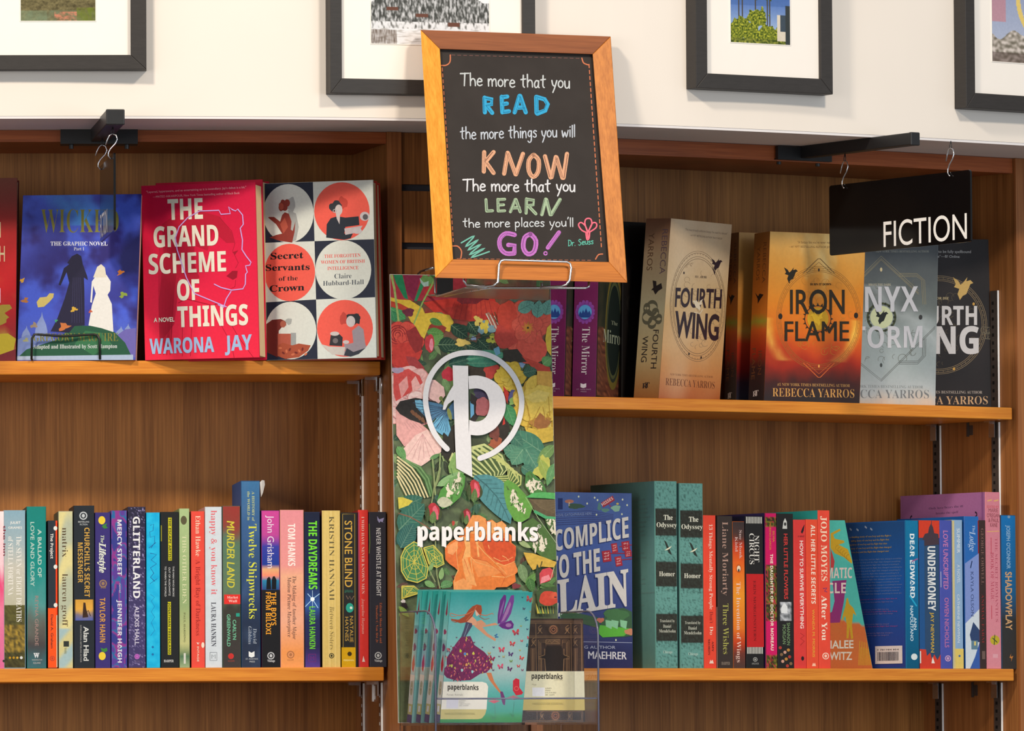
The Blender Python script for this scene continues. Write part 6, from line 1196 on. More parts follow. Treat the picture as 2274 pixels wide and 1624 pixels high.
# small dark leaves and buds
a.blob(300, 550, 34, 64, (196, 50, 56), w=.06); a.blob(312, 560, 14, 44, (230, 130, 150), w=.06)
for x0, y0, x1, y1, w_ in ((500, 420, 545, 520, 110), (575, 400, 640, 490, 90), (360, 560, 500, 560, 110), (640, 520, 715, 590, 90), (560, 560, 660, 600, 80), (430, 600, 560, 600, 70), (740, 480, 650, 500, 40), (450, 420, 570, 510, 90)): leaf(a, x0, y0, x1, y1, w_, (34, 66, 50), (120, 150, 110))
a.poly([(690, 340), (720, 330), (800, 460), (790, 500)], (170, 120, 100)); [a.line([(700 + 14 * k, 340 + 4 * k), (760 + 12 * k, 470)], 5, [(230, 220, 200), (190, 60, 50)][k % 2], cap=False) for k in range(6)]
a.blob(700, 440, 60, 40, (120, 160, 170), w=.3); a.blob(690, 430, 30, 40, (222, 196, 60), w=.3); a.blob(640, 390, 26, 34, (226, 200, 90), w=.3); a.blob(745, 520, 36, 34, (190, 190, 60), w=.3); a.ell(745, 520, 8, 8, (90, 100, 40)); a.blob(530, 545, 50, 26, (222, 190, 90), w=.2); a.blob(610, 515, 20, 14, (150, 170, 210))
for p in ([(740, 340), (790, 420), (770, 600)], [(760, 330), (800, 460)], [(560, 520), (640, 500), (760, 490)]): a.line(p, 5, (70, 70, 40))
a.blob(430, 770, 44, 50, (200, 44, 60), w=.08); a.blob(700, 740, 90, 60, (196, 60, 50), w=.1); a.blob(690, 900, 90, 60, (70, 60, 90), w=.2); a.blob(640, 740, 60, 80, (60, 50, 40), w=.2); leaf(a, 395, 800, 440, 900, 50, (110, 150, 90)); leaf(a, 430, 700, 620, 650, 80, (40, 84, 70)); leaf(a, 560, 660, 850, 630, 100, (70, 150, 116)); leaf(a, 560, 690, 800, 690, 60, (50, 120, 96))
a.poly([(750, 590), (790, 570), (800, 620), (770, 640)], (100, 160, 190)); a.poly([(925, 680), (980, 690), (960, 725), (920, 710)], (130, 160, 200)); a.poly([(1000, 800), (1060, 810), (1040, 850), (1000, 840)], (150, 160, 200))
# poppies right
poppy(a, 990, 445, 195, (224, 84, 64), (120, 30, 30)); a.blob(850, 480, 90, 110, (196, 60, 48), w=.05, rot=20); a.blob(850, 350, 70, 100, (206, 62, 44), w=.06); a.blob(1020, 590, 110, 110, (218, 76, 58), w=.04); poppy(a, 995, 440, 110, (222, 82, 62), (140, 40, 36))
a.poly([(820, 600), (920, 590), (990, 680), (900, 690), (820, 670)], (50, 44, 36)); a.poly([(950, 640), (1100, 700), (1150, 720), (1160, 760), (1050, 750)], (196, 60, 44)); a.poly([(1130, 440), (1160, 410), (1160, 640), (1130, 600), (1118, 520)], YEL); leaf(a, 1100, 700, 1160, 650, 80, (90, 150, 80))
for x0, y0, x1, y1 in ((925, 320, 1040, 260), (1060, 370, 1075, 245), (1120, 350, 1150, 240)): leaf(a, x0, y0, x1, y1, 90, (96, 160, 144), (60, 110, 100))
# blue and yellow small blooms centre right
bloom(a, 870, 790, 100, (210, 172, 40), (150, 110, 24), (230, 200, 80), n=6, rings=2, seed=9); a.poly([(770, 740), (900, 700), (970, 770), (900, 800), (800, 790)], (222, 184, 50)); leaf(a, 960, 760, 1060, 740, 80, (50, 90, 70)); a.blob(890, 930, 34, 50, (84, 84, 140), w=.1); a.blob(890, 960, 30, 24, (140, 180, 90), w=.2); a.poly([(820, 850), (860, 900), (850, 980), (830, 940)], RED)
# big yellow rose right
bloom(a, 1080, 1000, 175, (226, 184, 56), (176, 130, 30), (240, 214, 110), n=7, seed=5, sq=1.25); a.poly([(960, 900), (1100, 840), (1165, 860), (1165, 1000), (1100, 1080), (1010, 1040)], (230, 194, 74)); a.poly([(1060, 745), (1165, 750), (1165, 860), (1060, 840)], (216, 160, 60)); a.poly([(970, 930), (1060, 880), (1150, 900), (1120, 960), (1030, 970)], (238, 206, 96))
a.blob(1085, 1115, 70, 44, (190, 130, 50), w=.2); a.poly([(1020, 1130), (1080, 1040), (1160, 1110), (1120, 1150), (1060, 1150)], (170, 104, 50)); a.poly([(970, 1140), (1060, 1160), (1170, 1140), (1175, 1240), (1080, 1260), (1000, 1220)], (226, 184, 60))
for p in ([(1080, 1000), (1040, 1080), (1030, 1140)], [(1100, 1000), (1120, 1090)], [(980, 960), (1010, 1080), (990, 1160)], [(1140, 930), (1150, 1060)]): a.line(p, 6, (190, 146, 44))
# pink peony left
bloom(a, 150, 940, 190, (232, 176, 172), (190, 96, 96), (240, 208, 204), n=8, seed=11, sq=1.1); a.poly([(45, 760), (150, 730), (230, 780), (250, 830), (160, 900), (60, 960), (45, 900)], (216, 70, 66)); a.poly([(80, 840), (140, 780), (150, 860), (100, 940)], (232, 150, 146)); a.poly([(170, 820), (200, 780), (240, 860), (180, 900)], (236, 170, 164)); a.blob(70, 740, 50, 20, (170, 150, 180))
a.poly([(60, 1010), (200, 1090), (300, 1170), (240, 1250), (120, 1280), (65, 1200)], (226, 158, 154)); a.poly([(110, 1300), (200, 1200), (280, 1160), (390, 1240), (380, 1320), (270, 1400), (230, 1425), (150, 1390), (100, 1380), (130, 1340)], (236, 192, 184))
for k in range(6): a.line([(250, 1190), (140 + k * 40, 1380 - abs(k - 2) * 14)], 3.5, (206, 150, 150), cap=False)
for k in range(5): a.line([(120 + 20 * k, 1110), (150 + 26 * k, 1160)], 3.5, (200, 140, 140), cap=False)
a.poly([(270, 800), (340, 810), (400, 860), (410, 920), (360, 980), (300, 940), (250, 880)], (232, 184, 178))
# dark gaps
a.poly([(400, 1180), (480, 1120), (500, 1300), (440, 1400), (380, 1330)], (48, 44, 38)); a.poly([(790, 1040), (860, 1100), (870, 1230), (800, 1280), (760, 1180)], (50, 44, 38)); a.blob(770, 1270, 60, 50, (170, 84, 54), w=.2); a.blob(760, 1180, 36, 60, (120, 60, 50), w=.15)
# butterfly
a.poly([(58, 1010), (90, 960), (200, 935), (340, 960), (400, 1000), (430, 1060), (330, 1060), (250, 1120), (160, 1090), (90, 1050)], (44, 40, 38)); a.poly([(195, 950), (260, 955), (380, 980), (440, 1020), (450, 1090), (340, 1080), (300, 1120), (260, 1060), (220, 1020), (200, 985)], (70, 120, 160))
a.poly([(195, 955), (235, 950), (270, 990), (250, 1040), (225, 1010), (205, 1005)], (110, 180, 216)); a.poly([(320, 1120), (350, 1080), (420, 1050), (450, 1160), (430, 1210), (400, 1180), (390, 1200), (360, 1180), (340, 1160)], (96, 170, 210)); a.poly([(430, 1010), (470, 960), (480, 1090), (440, 1080)], (60, 100, 140)); a.poly([(585, 960), (615, 975), (620, 1060), (590, 1090)], (90, 160, 206)); a.poly([(590, 900), (640, 940), (660, 1040), (620, 1110), (590, 1100)], (50, 44, 44)); a.poly([(585, 970), (612, 985), (615, 1050), (590, 1080)], (100, 170, 216))
for k in range(8): a.line([(430, 1010), (180 + 24 * k, 970 + 26 * k)], 4, (50, 70, 100), cap=False)
for k in range(6): a.line([(425, 1040), (340 + k * 18, 1150 + 6 * k)], 3, (50, 90, 130), cap=False)
for k in range(4): a.blob(180 + 24 * k, 1040 + 18 * k, 12, 22, (120, 76, 50), rot=-30)
a.ell(440, 1050, 14, 44, (130, 140, 70), rot=-15); a.ell(380, 940, 14, 16, (110, 120, 60)); a.line([(385, 950), (410, 1000)], 8, (130, 140, 70)); a.blob(680, 1000, 60, 66, (176, 92, 96), w=.1)
# green leaves around and striped leaves below
leaf(a, 840, 980, 900, 1140, 90, (60, 140, 84)); a.poly([(825, 1060), (835, 1120), (815, 1130)], RED)
for x0, y0, x1, y1, w_, c in ((1110, 1330, 870, 1170, 150, (64, 126, 100)), (960, 1330, 820, 1300, 130, (70, 130, 104)), (960, 1300, 880, 1410, 120, (80, 140, 110)), (980, 1300, 1080, 1470, 130, (72, 132, 106)), (950, 1420, 1040, 1480, 80, (60, 116, 94)), (860, 1180, 960, 1280, 90, (56, 112, 92))): leaf(a, x0, y0, x1, y1, w_, c)
leaf(a, 1180, 1270, 1060, 1400, 80, (110, 150, 80)); a.blob(1110, 1440, 60, 80, (190, 190, 80), w=.3); leaf(a, 1080, 1370, 1150, 1540, 70, (150, 170, 70)); leaf(a, 1180, 1400, 1130, 1560, 60, (90, 150, 90))
sleaf(a, [(600, 1290), (700, 1260), (830, 1340), (860, 1440), (800, 1500)], [(460, 1330), (430, 1380), (470, 1440), (600, 1500), (700, 1560)], 9, (74, 96, 50), (196, 204, 130))
sleaf(a, [(640, 1290), (760, 1330), (850, 1400), (850, 1480), (740, 1490)], [(900, 1460), (960, 1500), (950, 1560), (880, 1600), (820, 1560)], 7, (70, 100, 48), (190, 196, 110))
a.poly([(430, 1420), (470, 1330), (560, 1280), (560, 1420), (500, 1480), (440, 1470)], (130, 170, 90)); leaf(a, 350, 1560, 560, 1450, 60, (130, 176, 110)); leaf(a, 300, 1370, 380, 1330, 30, (90, 140, 80))
sleaf(a, [(70, 1340), (180, 1420), (240, 1500), (300, 1640)], [(70, 1500), (90, 1560), (110, 1600), (140, 1660)], 7, (50, 66, 36), (222, 206, 150)); sleaf(a, [(130, 1370), (240, 1420), (300, 1500), (330, 1620)], [(90, 1360), (200, 1440), (260, 1520), (300, 1640)], 2, (70, 110, 60), (110, 150, 90)); leaf(a, 70, 1280, 130, 1370, 60, (90, 150, 80))
for p in ([(320, 1370), (330, 1480), (340, 1620)], [(375, 1330), (370, 1440), (340, 1560)], [(390, 1350), (400, 1380)]): a.line(p, 11, (140, 160, 100))
# ---- lower half in the second crop's units
a2 = Art(fb.face, 860, 1040, 5.075, base=2e-4 + 7e-6 * max(a.cell.values()), step=7e-6, clip=quadclip(fb, 860, 1040, 5.075)); pass
a2.desat = .16
def varieg(a, pts, seed=0, c0=(80, 150, 60), c1=(226, 214, 190)):
    a.poly(pts, c0); r_ = random.Random(seed); cx = sum(p[0] for p in pts) / len(pts); cy = sum(p[1] for p in pts) / len(pts); old = a.clip; a.clip = old
    for k in range(9):
        p = pts[r_.randrange(len(pts))]; t = r_.uniform(.0, .62); a.blob(lerp(cx, p[0], t), lerp(cy, p[1], t), r_.uniform(16, 34), r_.uniform(24, 60), c1, rot=r_.uniform(-40, 40), w=.35, seed=seed + k)
    for k in range(8):
        p = pts[r_.randrange(len(pts))]; t = r_.uniform(.1, .7); a.blob(lerp(cx, p[0], t), lerp(cy, p[1], t), 8, 26, (70, 104, 50), rot=r_.uniform(-40, 40), w=.3, seed=seed + k)
varieg(a2, [(560, 370), (600, 250), (680, 160), (760, 100), (840, 50), (880, 90), (870, 200), (820, 330), (720, 420), (620, 460)], 2); varieg(a2, [(700, 120), (830, 60), (860, 180), (780, 300), (700, 240)], 5, (110, 160, 90))
leaf(a2, 980, 80, 1390, 630, 330, (74, 140, 146), (50, 100, 104), veins=7, bulge=-60)
for p in ([(720, 0), (740, 80)],): a2.line(p, 5, GRN)
varieg(a2, [(1315, 160), (1360, 130), (1450, 180), (1560, 300), (1640, 440), (1600, 560), (1500, 620), (1430, 590), (1350, 450), (1315, 300)], 7, (96, 160, 60)); varieg(a2, [(1560, 60), (1610, 30), (1720, 130), (1780, 220), (1800, 280), (1620, 300), (1550, 200)], 9, (70, 130, 60)); varieg(a2, [(1500, 640), (1640, 560), (1760, 650), (1900, 860), (1920, 1030), (1800, 1040), (1640, 920), (1540, 800)], 12, (74, 110, 50)); varieg(a2, [(1760, 520), (1860, 560), (1915, 600), (1915, 780), (1820, 700)], 15, (74, 110, 50))
for p in ([(1560, 330), (1700, 560), (1900, 840)],): a2.line(p, 7, (150, 180, 120))
a2.poly([(1555, 330), (1640, 280), (1760, 270), (1900, 280), (1905, 350), (1780, 340), (1660, 335)], (80, 176, 90)); a2.poly([(1590, 345), (1900, 355), (1905, 550), (1800, 540), (1660, 480)], (96, 80, 56)); [a2.line([(1620 + 14 * k, 360 + 12 * k), (1900, 370 + 20 * k)], 4, (130, 110, 76), cap=False) for k in range(8)]; a2.poly([(1660, 470), (1800, 540), (1905, 550), (1905, 575), (1780, 570), (1650, 500)], (70, 170, 110))
leaf(a2, 130, 460, 400, 330, 200, (44, 100, 84)); leaf(a2, 130, 700, 420, 400, 260, (46, 104, 88), veins=7); leaf(a2, 150, 900, 300, 620, 220, (40, 96, 90), veins=8); a2.poly([(120, 330), (180, 330), (290, 370), (240, 420), (130, 460)], (214, 194, 60)); leaf(a2, 560, 380, 740, 390, 120, (190, 190, 160)); a2.line([(130, 510), (260, 550), (380, 620), (490, 690)], 13, (134, 90, 66))
def bud(a, x, y, w_, h, c=(186, 40, 50)):
    leaf(a, x, y + h * .55, x, y - h * .55, w_ * 1.5, (64, 74, 40)); a.blob(x, y - h * .05, w_ * .5, h * .48, c, w=.06); a.blob(x + w_ * .2, y, w_ * .22, h * .38, (230, 90, 110), w=.06, rot=-12); leaf(a, x - w_ * .1, y + h * .6, x + w_ * .05, y - h * .1, w_ * .6, (90, 120, 60)); leaf(a, x - w_ * .5, y + h * .5, x - w_ * .45, y - h * .3, w_ * .35, (60, 80, 40))
for p in ([(520, 0), (530, 200), (500, 400)], [(600, 0), (580, 120), (530, 240)], [(500, 380), (540, 640)], [(540, 640), (545, 900), (560, 1200), (595, 1360)], [(390, 900), (430, 1060), (540, 1280)]): a2.line(p, 12, (140, 150, 96))
bud(a2, 520, 500, 130, 210); bud(a2, 985, 250, 120, 230, (190, 50, 54)); bud(a2, 895, 540, 90, 160, (150, 40, 44)); a2.blob(745, 620, 16, 28, (196, 60, 50)); a2.line([(985, 360), (980, 460), (960, 560)], 16, (70, 110, 60))
leaf(a2, 1000, 400, 1010, 520, 70, (50, 90, 70))
# netted yellow leaves
for pts in ([(155, 1000), (200, 900), (300, 830), (370, 860), (400, 950), (460, 1120), (440, 1240), (340, 1290), (220, 1260), (160, 1160)], [(410, 900), (520, 870), (620, 980), (640, 1080), (560, 1120), (470, 1080)], [(165, 1330), (300, 1330), (390, 1400), (200, 1460), (165, 1480)]):
    a2.poly(pts, (64, 130, 76)); r_ = random.Random(len(pts)); xs = [p[0] for p in pts]; ys = [p[1] for p in pts]; cx = sum(xs) / len(xs); cy = sum(ys) / len(ys)
    for p in pts: a2.line([(cx, cy), p], 9, (206, 190, 66), 5, cap=False)
    for q in (.35, .6, .85): a2.line([(lerp(cx, p[0], q), lerp(cy, p[1], q)) for p in pts + pts[:1]], 7, (200, 186, 64), cap=False)
    a2.line(pts + pts[:1], 12, (214, 196, 70), cap=False)
leaf(a2, 420, 1280, 540, 1340, 70, (110, 160, 90)); leaf(a2, 600, 1340, 740, 1290, 110, (84, 140, 80)); leaf(a2, 470, 1160, 520, 1060, 50, (120, 160, 90)); leaf(a2, 600, 1260, 620, 1120, 60, (130, 170, 100)); a2.poly([(370, 1340), (600, 1360), (740, 1340), (740, 1380), (370, 1390)], (60, 56, 40))
# orange rose
oR, oO, oL = (222, 74, 30), (236, 118, 40), (244, 168, 90)
a2.poly([(650, 900), (700, 840), (800, 780), (900, 640), (960, 530), (1040, 530), (1110, 570), (1120, 600), (1180, 580), (1230, 620), (1290, 595), (1340, 640), (1350, 720), (1400, 760), (1400, 840), (1450, 880), (1450, 980), (1430, 1060), (1480, 1160), (1440, 1200), (1450, 1280), (1350, 1340), (1230, 1345), (1200, 1380), (750, 1380), (740, 1280), (800, 1160), (760, 1120), (700, 1080), (655, 1030)], oO)
a2.poly([(900, 640), (960, 530), (1040, 530), (1110, 570), (1120, 640), (1200, 700), (1100, 760), (960, 740), (880, 720)], (240, 146, 70)); a2.poly([(1120, 640), (1180, 585), (1230, 625), (1290, 598), (1335, 640), (1345, 720), (1250, 760), (1150, 720)], (242, 160, 84)); a2.poly([(655, 920), (760, 820), (860, 780), (860, 900), (800, 1000), (800, 1140), (700, 1080), (655, 1030)], (234, 106, 42)); a2.poly([(680, 880), (780, 820), (800, 900), (740, 980), (680, 960)], (244, 150, 84))
a2.poly([(1060, 800), (1180, 790), (1330, 790), (1400, 850), (1450, 890), (1440, 1040), (1340, 1100), (1200, 1040), (1100, 940)], oR); a2.poly([(860, 780), (930, 760), (940, 1000), (850, 1020), (880, 900)], oL); a2.poly([(930, 830), (1030, 810), (1120, 960), (1240, 1060), (1080, 1040), (960, 1000)], (232, 110, 44)); a2.poly([(840, 1020), (900, 1000), (960, 1200), (1010, 1330), (900, 1300), (860, 1160)], (244, 156, 80)); a2.poly([(940, 1020), (1100, 1040), (1300, 1170), (1200, 1210), (1020, 1230)], (240, 136, 62)); a2.poly([(1020, 1230), (1180, 1210), (1340, 1225), (1300, 1330), (1020, 1340)], oO); a2.poly([(1280, 1100), (1440, 1060), (1470, 1160), (1360, 1220), (1240, 1150)], (238, 128, 56)); a2.poly([(750, 1290), (860, 1240), (960, 1330), (940, 1380), (750, 1380)], (242, 150, 76)); a2.poly([(1000, 820), (1020, 810), (1040, 1000), (1020, 1000)], oL)
for p in ([(1200, 1010), (1280, 1050), (1350, 1040), (1420, 1000)], [(1230, 1070), (1320, 1100), (1440, 1050)], [(1000, 840), (1100, 960), (1250, 1100), (1340, 1190)], [(940, 1000), (1000, 1060), (1200, 1120)], [(940, 1020), (960, 1160), (1000, 1330)], [(800, 1150), (760, 1230), (750, 1380)], [(790, 830), (780, 960), (800, 1150)], [(1300, 990), (1340, 1010), (1370, 1050)], [(1140, 870), (1150, 910)], [(1180, 1220), (1340, 1230), (1440, 1190)]): a2.line(p, 9, (244, 172, 96), 4)
for p in ([(960, 1010), (1120, 1050), (1300, 1180)], [(870, 1030), (930, 1200)], [(1110, 590), (1150, 700)], [(1230, 630), (1240, 740)], [(1290, 1190), (1330, 1230), (1290, 1320)], [(860, 800), (880, 900), (840, 1030)]): a2.line(p, 6, (206, 70, 26), 3)
# right lower: yellow petal, tulip bud, strawberries
a2.poly([(1535, 950), (1640, 960), (1780, 1010), (1910, 1060), (1880, 1120), (1740, 1110), (1640, 1150), (1580, 1060)], (214, 168, 56)); a2.blob(1560, 1150, 50, 100, (60, 80, 50), w=.2); leaf(a2, 1500, 1080, 1560, 1300, 110, (110, 140, 90)); leaf(a2, 1560, 1320, 1700, 1180, 90, (90, 140, 60)); leaf(a2, 1480, 820, 1620, 900, 60, (150, 170, 110)); a2.blob(1450, 1330, 50, 30, (130, 50, 56)); leaf(a2, 1600, 1240, 1640, 1400, 100, (60, 110, 50))
leaf(a2, 1720, 1350, 1920, 1230, 90, (80, 124, 60)); leaf(a2, 1710, 1340, 1690, 1080, 60, (40, 56, 36)); a2.poly([(1715, 1190), (1750, 1140), (1830, 1120), (1870, 1150), (1870, 1220), (1830, 1270), (1720, 1310)], (214, 60, 70)); a2.poly([(1740, 1230), (1820, 1200), (1840, 1250), (1725, 1305)], (236, 130, 140)); leaf(a2, 1720, 1310, 1900, 1330, 50, (70, 110, 50)); a2.line([(1720, 1300), (1700, 1200), (1745, 1050)], 8, (50, 60, 40)); a2.line([(1840, 1260), (1880, 1120)], 7, (190, 180, 130))
a2.poly([(1680, 1390), (1740, 1360), (1900, 1330), (1930, 1390), (1900, 1560), (1700, 1560)], (60, 84, 44)); a2.blob(1820, 1470, 110, 84, (214, 62, 40), w=.05); a2.blob(1880, 1440, 50, 40, (222, 80, 50)); a2.ell(1895, 1455, 16, 8, (100, 40, 40))
for k in range(8): a2.poly([(1690 + 30 * k, 1640), (1675 + 32 * k, 1520 + (k * 37) % 40), (1720 + 26 * k, 1640)], [(206, 190, 60), (120, 160, 70)][k % 2])
a2.blob(190, 1560, 36, 50, (36, 26, 30)); a2.blob(180, 1500, 26, 20, (210, 200, 200)); leaf(a2, 130, 1560, 260, 1680, 60, (120, 150, 60))
# circle-and-stroke emblem and the name
HI = 2e-4 + 7e-6 * (max(a.cell.values()) + max(a2.cell.values()) + 2); print('LAYERS', HI)
a3 = Art(fb.face, 860, 590, 3.185, base=HI, step=1e-5)
W_ = (222, 220, 224)
a3.ring(612, 968, 338, 39, W_, -232, 81, n=80, ry=370) if False else None
ringp = [(424, 1298), (370, 1240), (320, 1160), (290, 1070), (271, 960), (280, 860), (310, 775), (365, 700), (430, 650), (510, 622), (600, 616), (690, 626), (775, 662), (850, 725), (905, 800), (938, 880), (951, 960), (942, 1050), (915, 1135), (870, 1215), (810, 1280), (740, 1330), (655, 1364)]
def smooth(p, n=4):
    o = []
    for i in range(len(p) - 1):
        p0, p1, p2, p3 = p[max(0, i - 1)], p[i], p[i + 1], p[min(len(p) - 1, i + 2)]
        for k in range(n):
            t = k / n; o.append(tuple(.5 * (2 * p1[j] + (p2[j] - p0[j]) * t + (2 * p0[j] - 5 * p1[j] + 4 * p2[j] - p3[j]) * t * t + (3 * p1[j] - p0[j] - 3 * p2[j] + p3[j]) * t ** 3) for j in (0, 1)))
    return o + [p[-1]]
a3.line(smooth(ringp), 38, W_)
a3.poly([(462, 706), (572, 710), (576, 1190), (590, 1190), (602, 1498), (488, 1434), (478, 1190)], W_)
bowl = smooth([(574, 782), (640, 778), (720, 800), (790, 850), (828, 920), (838, 1000), (815, 1080), (765, 1150), (700, 1190), (640, 1202), (576, 1196)]); inner = smooth([(578, 874), (640, 870), (690, 890), (716, 940), (722, 1000), (705, 1060), (670, 1094), (620, 1104), (580, 1092)])
a3.poly(bowl + inner[::-1], W_); a3.poly([(468, 846), (440, 890), (400, 970), (392, 1020), (410, 1020), (430, 980), (470, 950)], W_)
a4 = Art(fb.face, 860, 1040, 5.075, base=HI, step=1e-5)
for o_, c in ((7, (70, 60, 50)), (0, (236, 232, 232))): a4.text('paperblanks', 340 + o_, 810 + o_, 1700 + o_, 820 + o_, 190, c, 'd', .042, res=6, up=(0, -1))
a4.poly([(362, 700), (398, 700), (400, 890), (366, 892)], (236, 232, 232)); a4.poly([(628, 700), (664, 700), (664, 898), (630, 880)], (236, 232, 232)); a4.poly([(336, 752), (368, 690), (368, 720), (346, 752)], (236, 232, 232))
a4.ring(1712, 656, 20, 4, (226, 222, 216), n=20); a4.text('R', 1702, 668, 1722, 668, 22, (226, 222, 216), bold=0, res=2)
for p_, q in ((a, a2), (a3, a4)):
    n0 = len(p_.mb.v); p_.mb.v += q.mb.v; p_.mb.f += [tuple(n0 + i for i in f) for f in q.mb.f]; p_.mb.c += q.mb.c
a3.build('emblem_print', root)
a.build('floral_print', root, 'inkart')

# ================================================================== chalkboard in its wooden frame, on a wire easel
cTL = on(934, 66, -.222); cY = cTL.y; cTR = at(1356, 81, cY + .108); cBL = at(966, 617, cY - .075)
fc_ = Frame(cBL, cTR - cTL, cTL - cBL, Vector((0, .02, 0)))
root = thing('chalkboard', 'chalkboard in a golden wooden frame with coloured hand lettering reading READ, KNOW, LEARN, GO!', 'chalkboard', cBL + fc_.R / 2)
cb = lambda x, y, off: fc_.face(910 + x / 2.578, 50 + y / 2.578, off)
OUT = [(62, 42), (1150, 80), (1245, 1490), (146, 1462)]; INN = [(172, 152), (1047, 182), (1140, 1372), (248, 1356)]
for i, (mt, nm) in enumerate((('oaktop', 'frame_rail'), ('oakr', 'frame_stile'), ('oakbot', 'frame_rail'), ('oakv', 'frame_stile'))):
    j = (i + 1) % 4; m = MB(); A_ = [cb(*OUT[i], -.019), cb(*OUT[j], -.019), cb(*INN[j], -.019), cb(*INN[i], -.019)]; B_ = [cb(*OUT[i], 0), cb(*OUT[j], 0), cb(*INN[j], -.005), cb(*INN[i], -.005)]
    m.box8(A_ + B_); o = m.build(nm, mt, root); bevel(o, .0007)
m = MB(); q_ = [(150, 130), (1070, 160), (1165, 1395), (225, 1378)]; m.box8([cb(*p, -.0145) for p in q_] + [cb(*p, -.011) for p in q_]); m.build('slate_panel', 'board', root)
a = Art(cb, base=-.0107, step=2e-5)
SF = {'T': (.85, [[(0, .96), (.85, 1.0)], [(.45, 1.0), (.40, .0)]]), 'h': (.55, [[(0, 1), (.02, 0)], [(.02, .35), (.2, .55), (.42, .5), (.5, .3), (.52, 0)]]), 'e': (.5, [[(0, .3), (.45, .34), (.42, .5), (.2, .58), (.02, .35), (.05, .1), (.25, 0), (.5, .08)]]),
 'm': (.85, [[(0, .55), (.03, 0)], [(.03, .35), (.18, .55), (.36, .5), (.4, 0)], [(.4, .35), (.58, .56), (.76, .5), (.82, 0)]]), 'o': (.5, [[(.25, .56), (.04, .42), (.02, .15), (.22, 0), (.44, .12), (.46, .4), (.25, .56)]]), 'r': (.38, [[(0, .55), (.03, 0)], [(.03, .3), (.16, .52), (.38, .52)]]),
 't': (.5, [[(.24, .95), (.22, .15), (.36, 0)], [(0, .6), (.48, .66)]]), 'a': (.5, [[(.44, .5), (.2, .56), (.02, .3), (.1, .02), (.3, .05), (.44, .3)], [(.44, .54), (.42, .1), (.5, 0)]]), 'y': (.5, [[(0, .55), (.1, .2), (.28, .1)], [(.5, .55), (.3, .0), (.1, -.4)]]), 'u': (.5, [[(0, .55), (.05, .12), (.22, 0), (.42, .15), (.46, .55)], [(.46, .55), (.48, 0)]]),
 'i': (.12, [[(.05, .55), (.06, 0)], [(.06, .78), (.07, .84)]]), 'n': (.5, [[(0, .55), (.03, 0)], [(.03, .32), (.2, .55), (.4, .5), (.46, 0)]]), 'g': (.5, [[(.42, .5), (.2, .56), (.03, .32), (.15, .08), (.36, .16), (.44, .5)], [(.44, .55), (.42, -.25), (.2, -.42), (.02, -.3)]]), 's': (.4, [[(.38, .5), (.18, .56), (.04, .42), (.3, .26), (.36, .08), (.16, 0), (0, .08)]]),
 'w': (.75, [[(0, .55), (.14, 0), (.34, .45), (.52, 0), (.74, .58)]]), 'l': (.1, [[(.05, 1), (.06, 0)]]), 'p': (.5, [[(0, .55), (.03, -.42)], [(.03, .4), (.22, .58), (.44, .42), (.4, .12), (.2, .02), (.04, .12)]]), 'c': (.42, [[(.42, .48), (.2, .56), (.02, .3), (.14, .02), (.42, .08)]]), "'": (.1, [[(.08, 1.05), (.02, .85)]]),
 'D': (.6, [[(.05, 1), (.04, 0)], [(.0, .96), (.4, .9), (.58, .5), (.4, .08), (0, 0)]]), 'S': (.55, [[(.52, .9), (.25, 1), (.04, .78), (.3, .55), (.5, .3), (.3, 0), (0, .12)]]), '.': (.1, [[(.03, .0), (.06, .04)]]), ' ': (.32, [])}
def hand(t, x0, y0, x1, y1, h, c, w_=7, gap=.16):
    tot = sum(SF[ch][0] + gap for ch in t) - gap; dx, dy = x1 - x0, y1 - y0; k = 1 / tot; x = 0; r_ = random.Random(len(t)); a.k += 1
    for ch in t:
        wd, st = SF[ch]; jit = r_.uniform(-.04, .04)
        for s_ in st:
            P = [(x0 + dx * (x + p) * k + dy * 0, y0 + dy * (x + p) * k - (q + jit) * h) for p, q in s_]; P = smooth(P, 3) if len(P) > 2 else P
            a.line(P, w_, c, w_ * .85, same=True)
        x += wd + gap
wc = (188, 192, 194)
hand('The more that you', 290, 362, 915, 376, 72, wc, 8.5); hand('the more things you will', 290, 668, 945, 655, 68, (184, 190, 200), 7.5); hand('The more that you', 305, 966, 945, 968, 68, (210, 210, 214), 9); hand("the more places you'll", 305, 1172, 935, 1168, 50, (196, 200, 204), 6.5)
def block(segs, w_, c, d):
    a.k += 1
    for s_ in segs: a.line(s_, w_, c, same=True)
    r_ = random.Random(int(segs[0][0][0])); a.k += 1
    for s_ in segs:                                     # pen scratches over the filled letter
        for j in range(2):
            o_ = r_.uniform(-.34, .34) * w_; a.line([(x + o_, y + o_ * .5) for x, y in s_], 2.2, d, same=True, cap=False)
bl, bd = (58, 158, 202), (34, 110, 150)
block([[(428, 430), (430, 515)], [(428, 432), (470, 440), (468, 468), (434, 474)], [(440, 476), (472, 518)]], 24, bl, bd); block([[(526, 425), (530, 515)], [(528, 428), (558, 424)], [(530, 468), (556, 464)], [(530, 513), (568, 508)]], 24, bl, bd); block([[(628, 420), (600, 515)], [(632, 420), (664, 515)], [(614, 488), (654, 486)]], 24, bl, bd); block([[(724, 428), (726, 518)], [(724, 426), (772, 440), (790, 468), (776, 504), (730, 522)]], 25, bl, bd)
kn, kd = (212, 160, 128), (140, 100, 84)
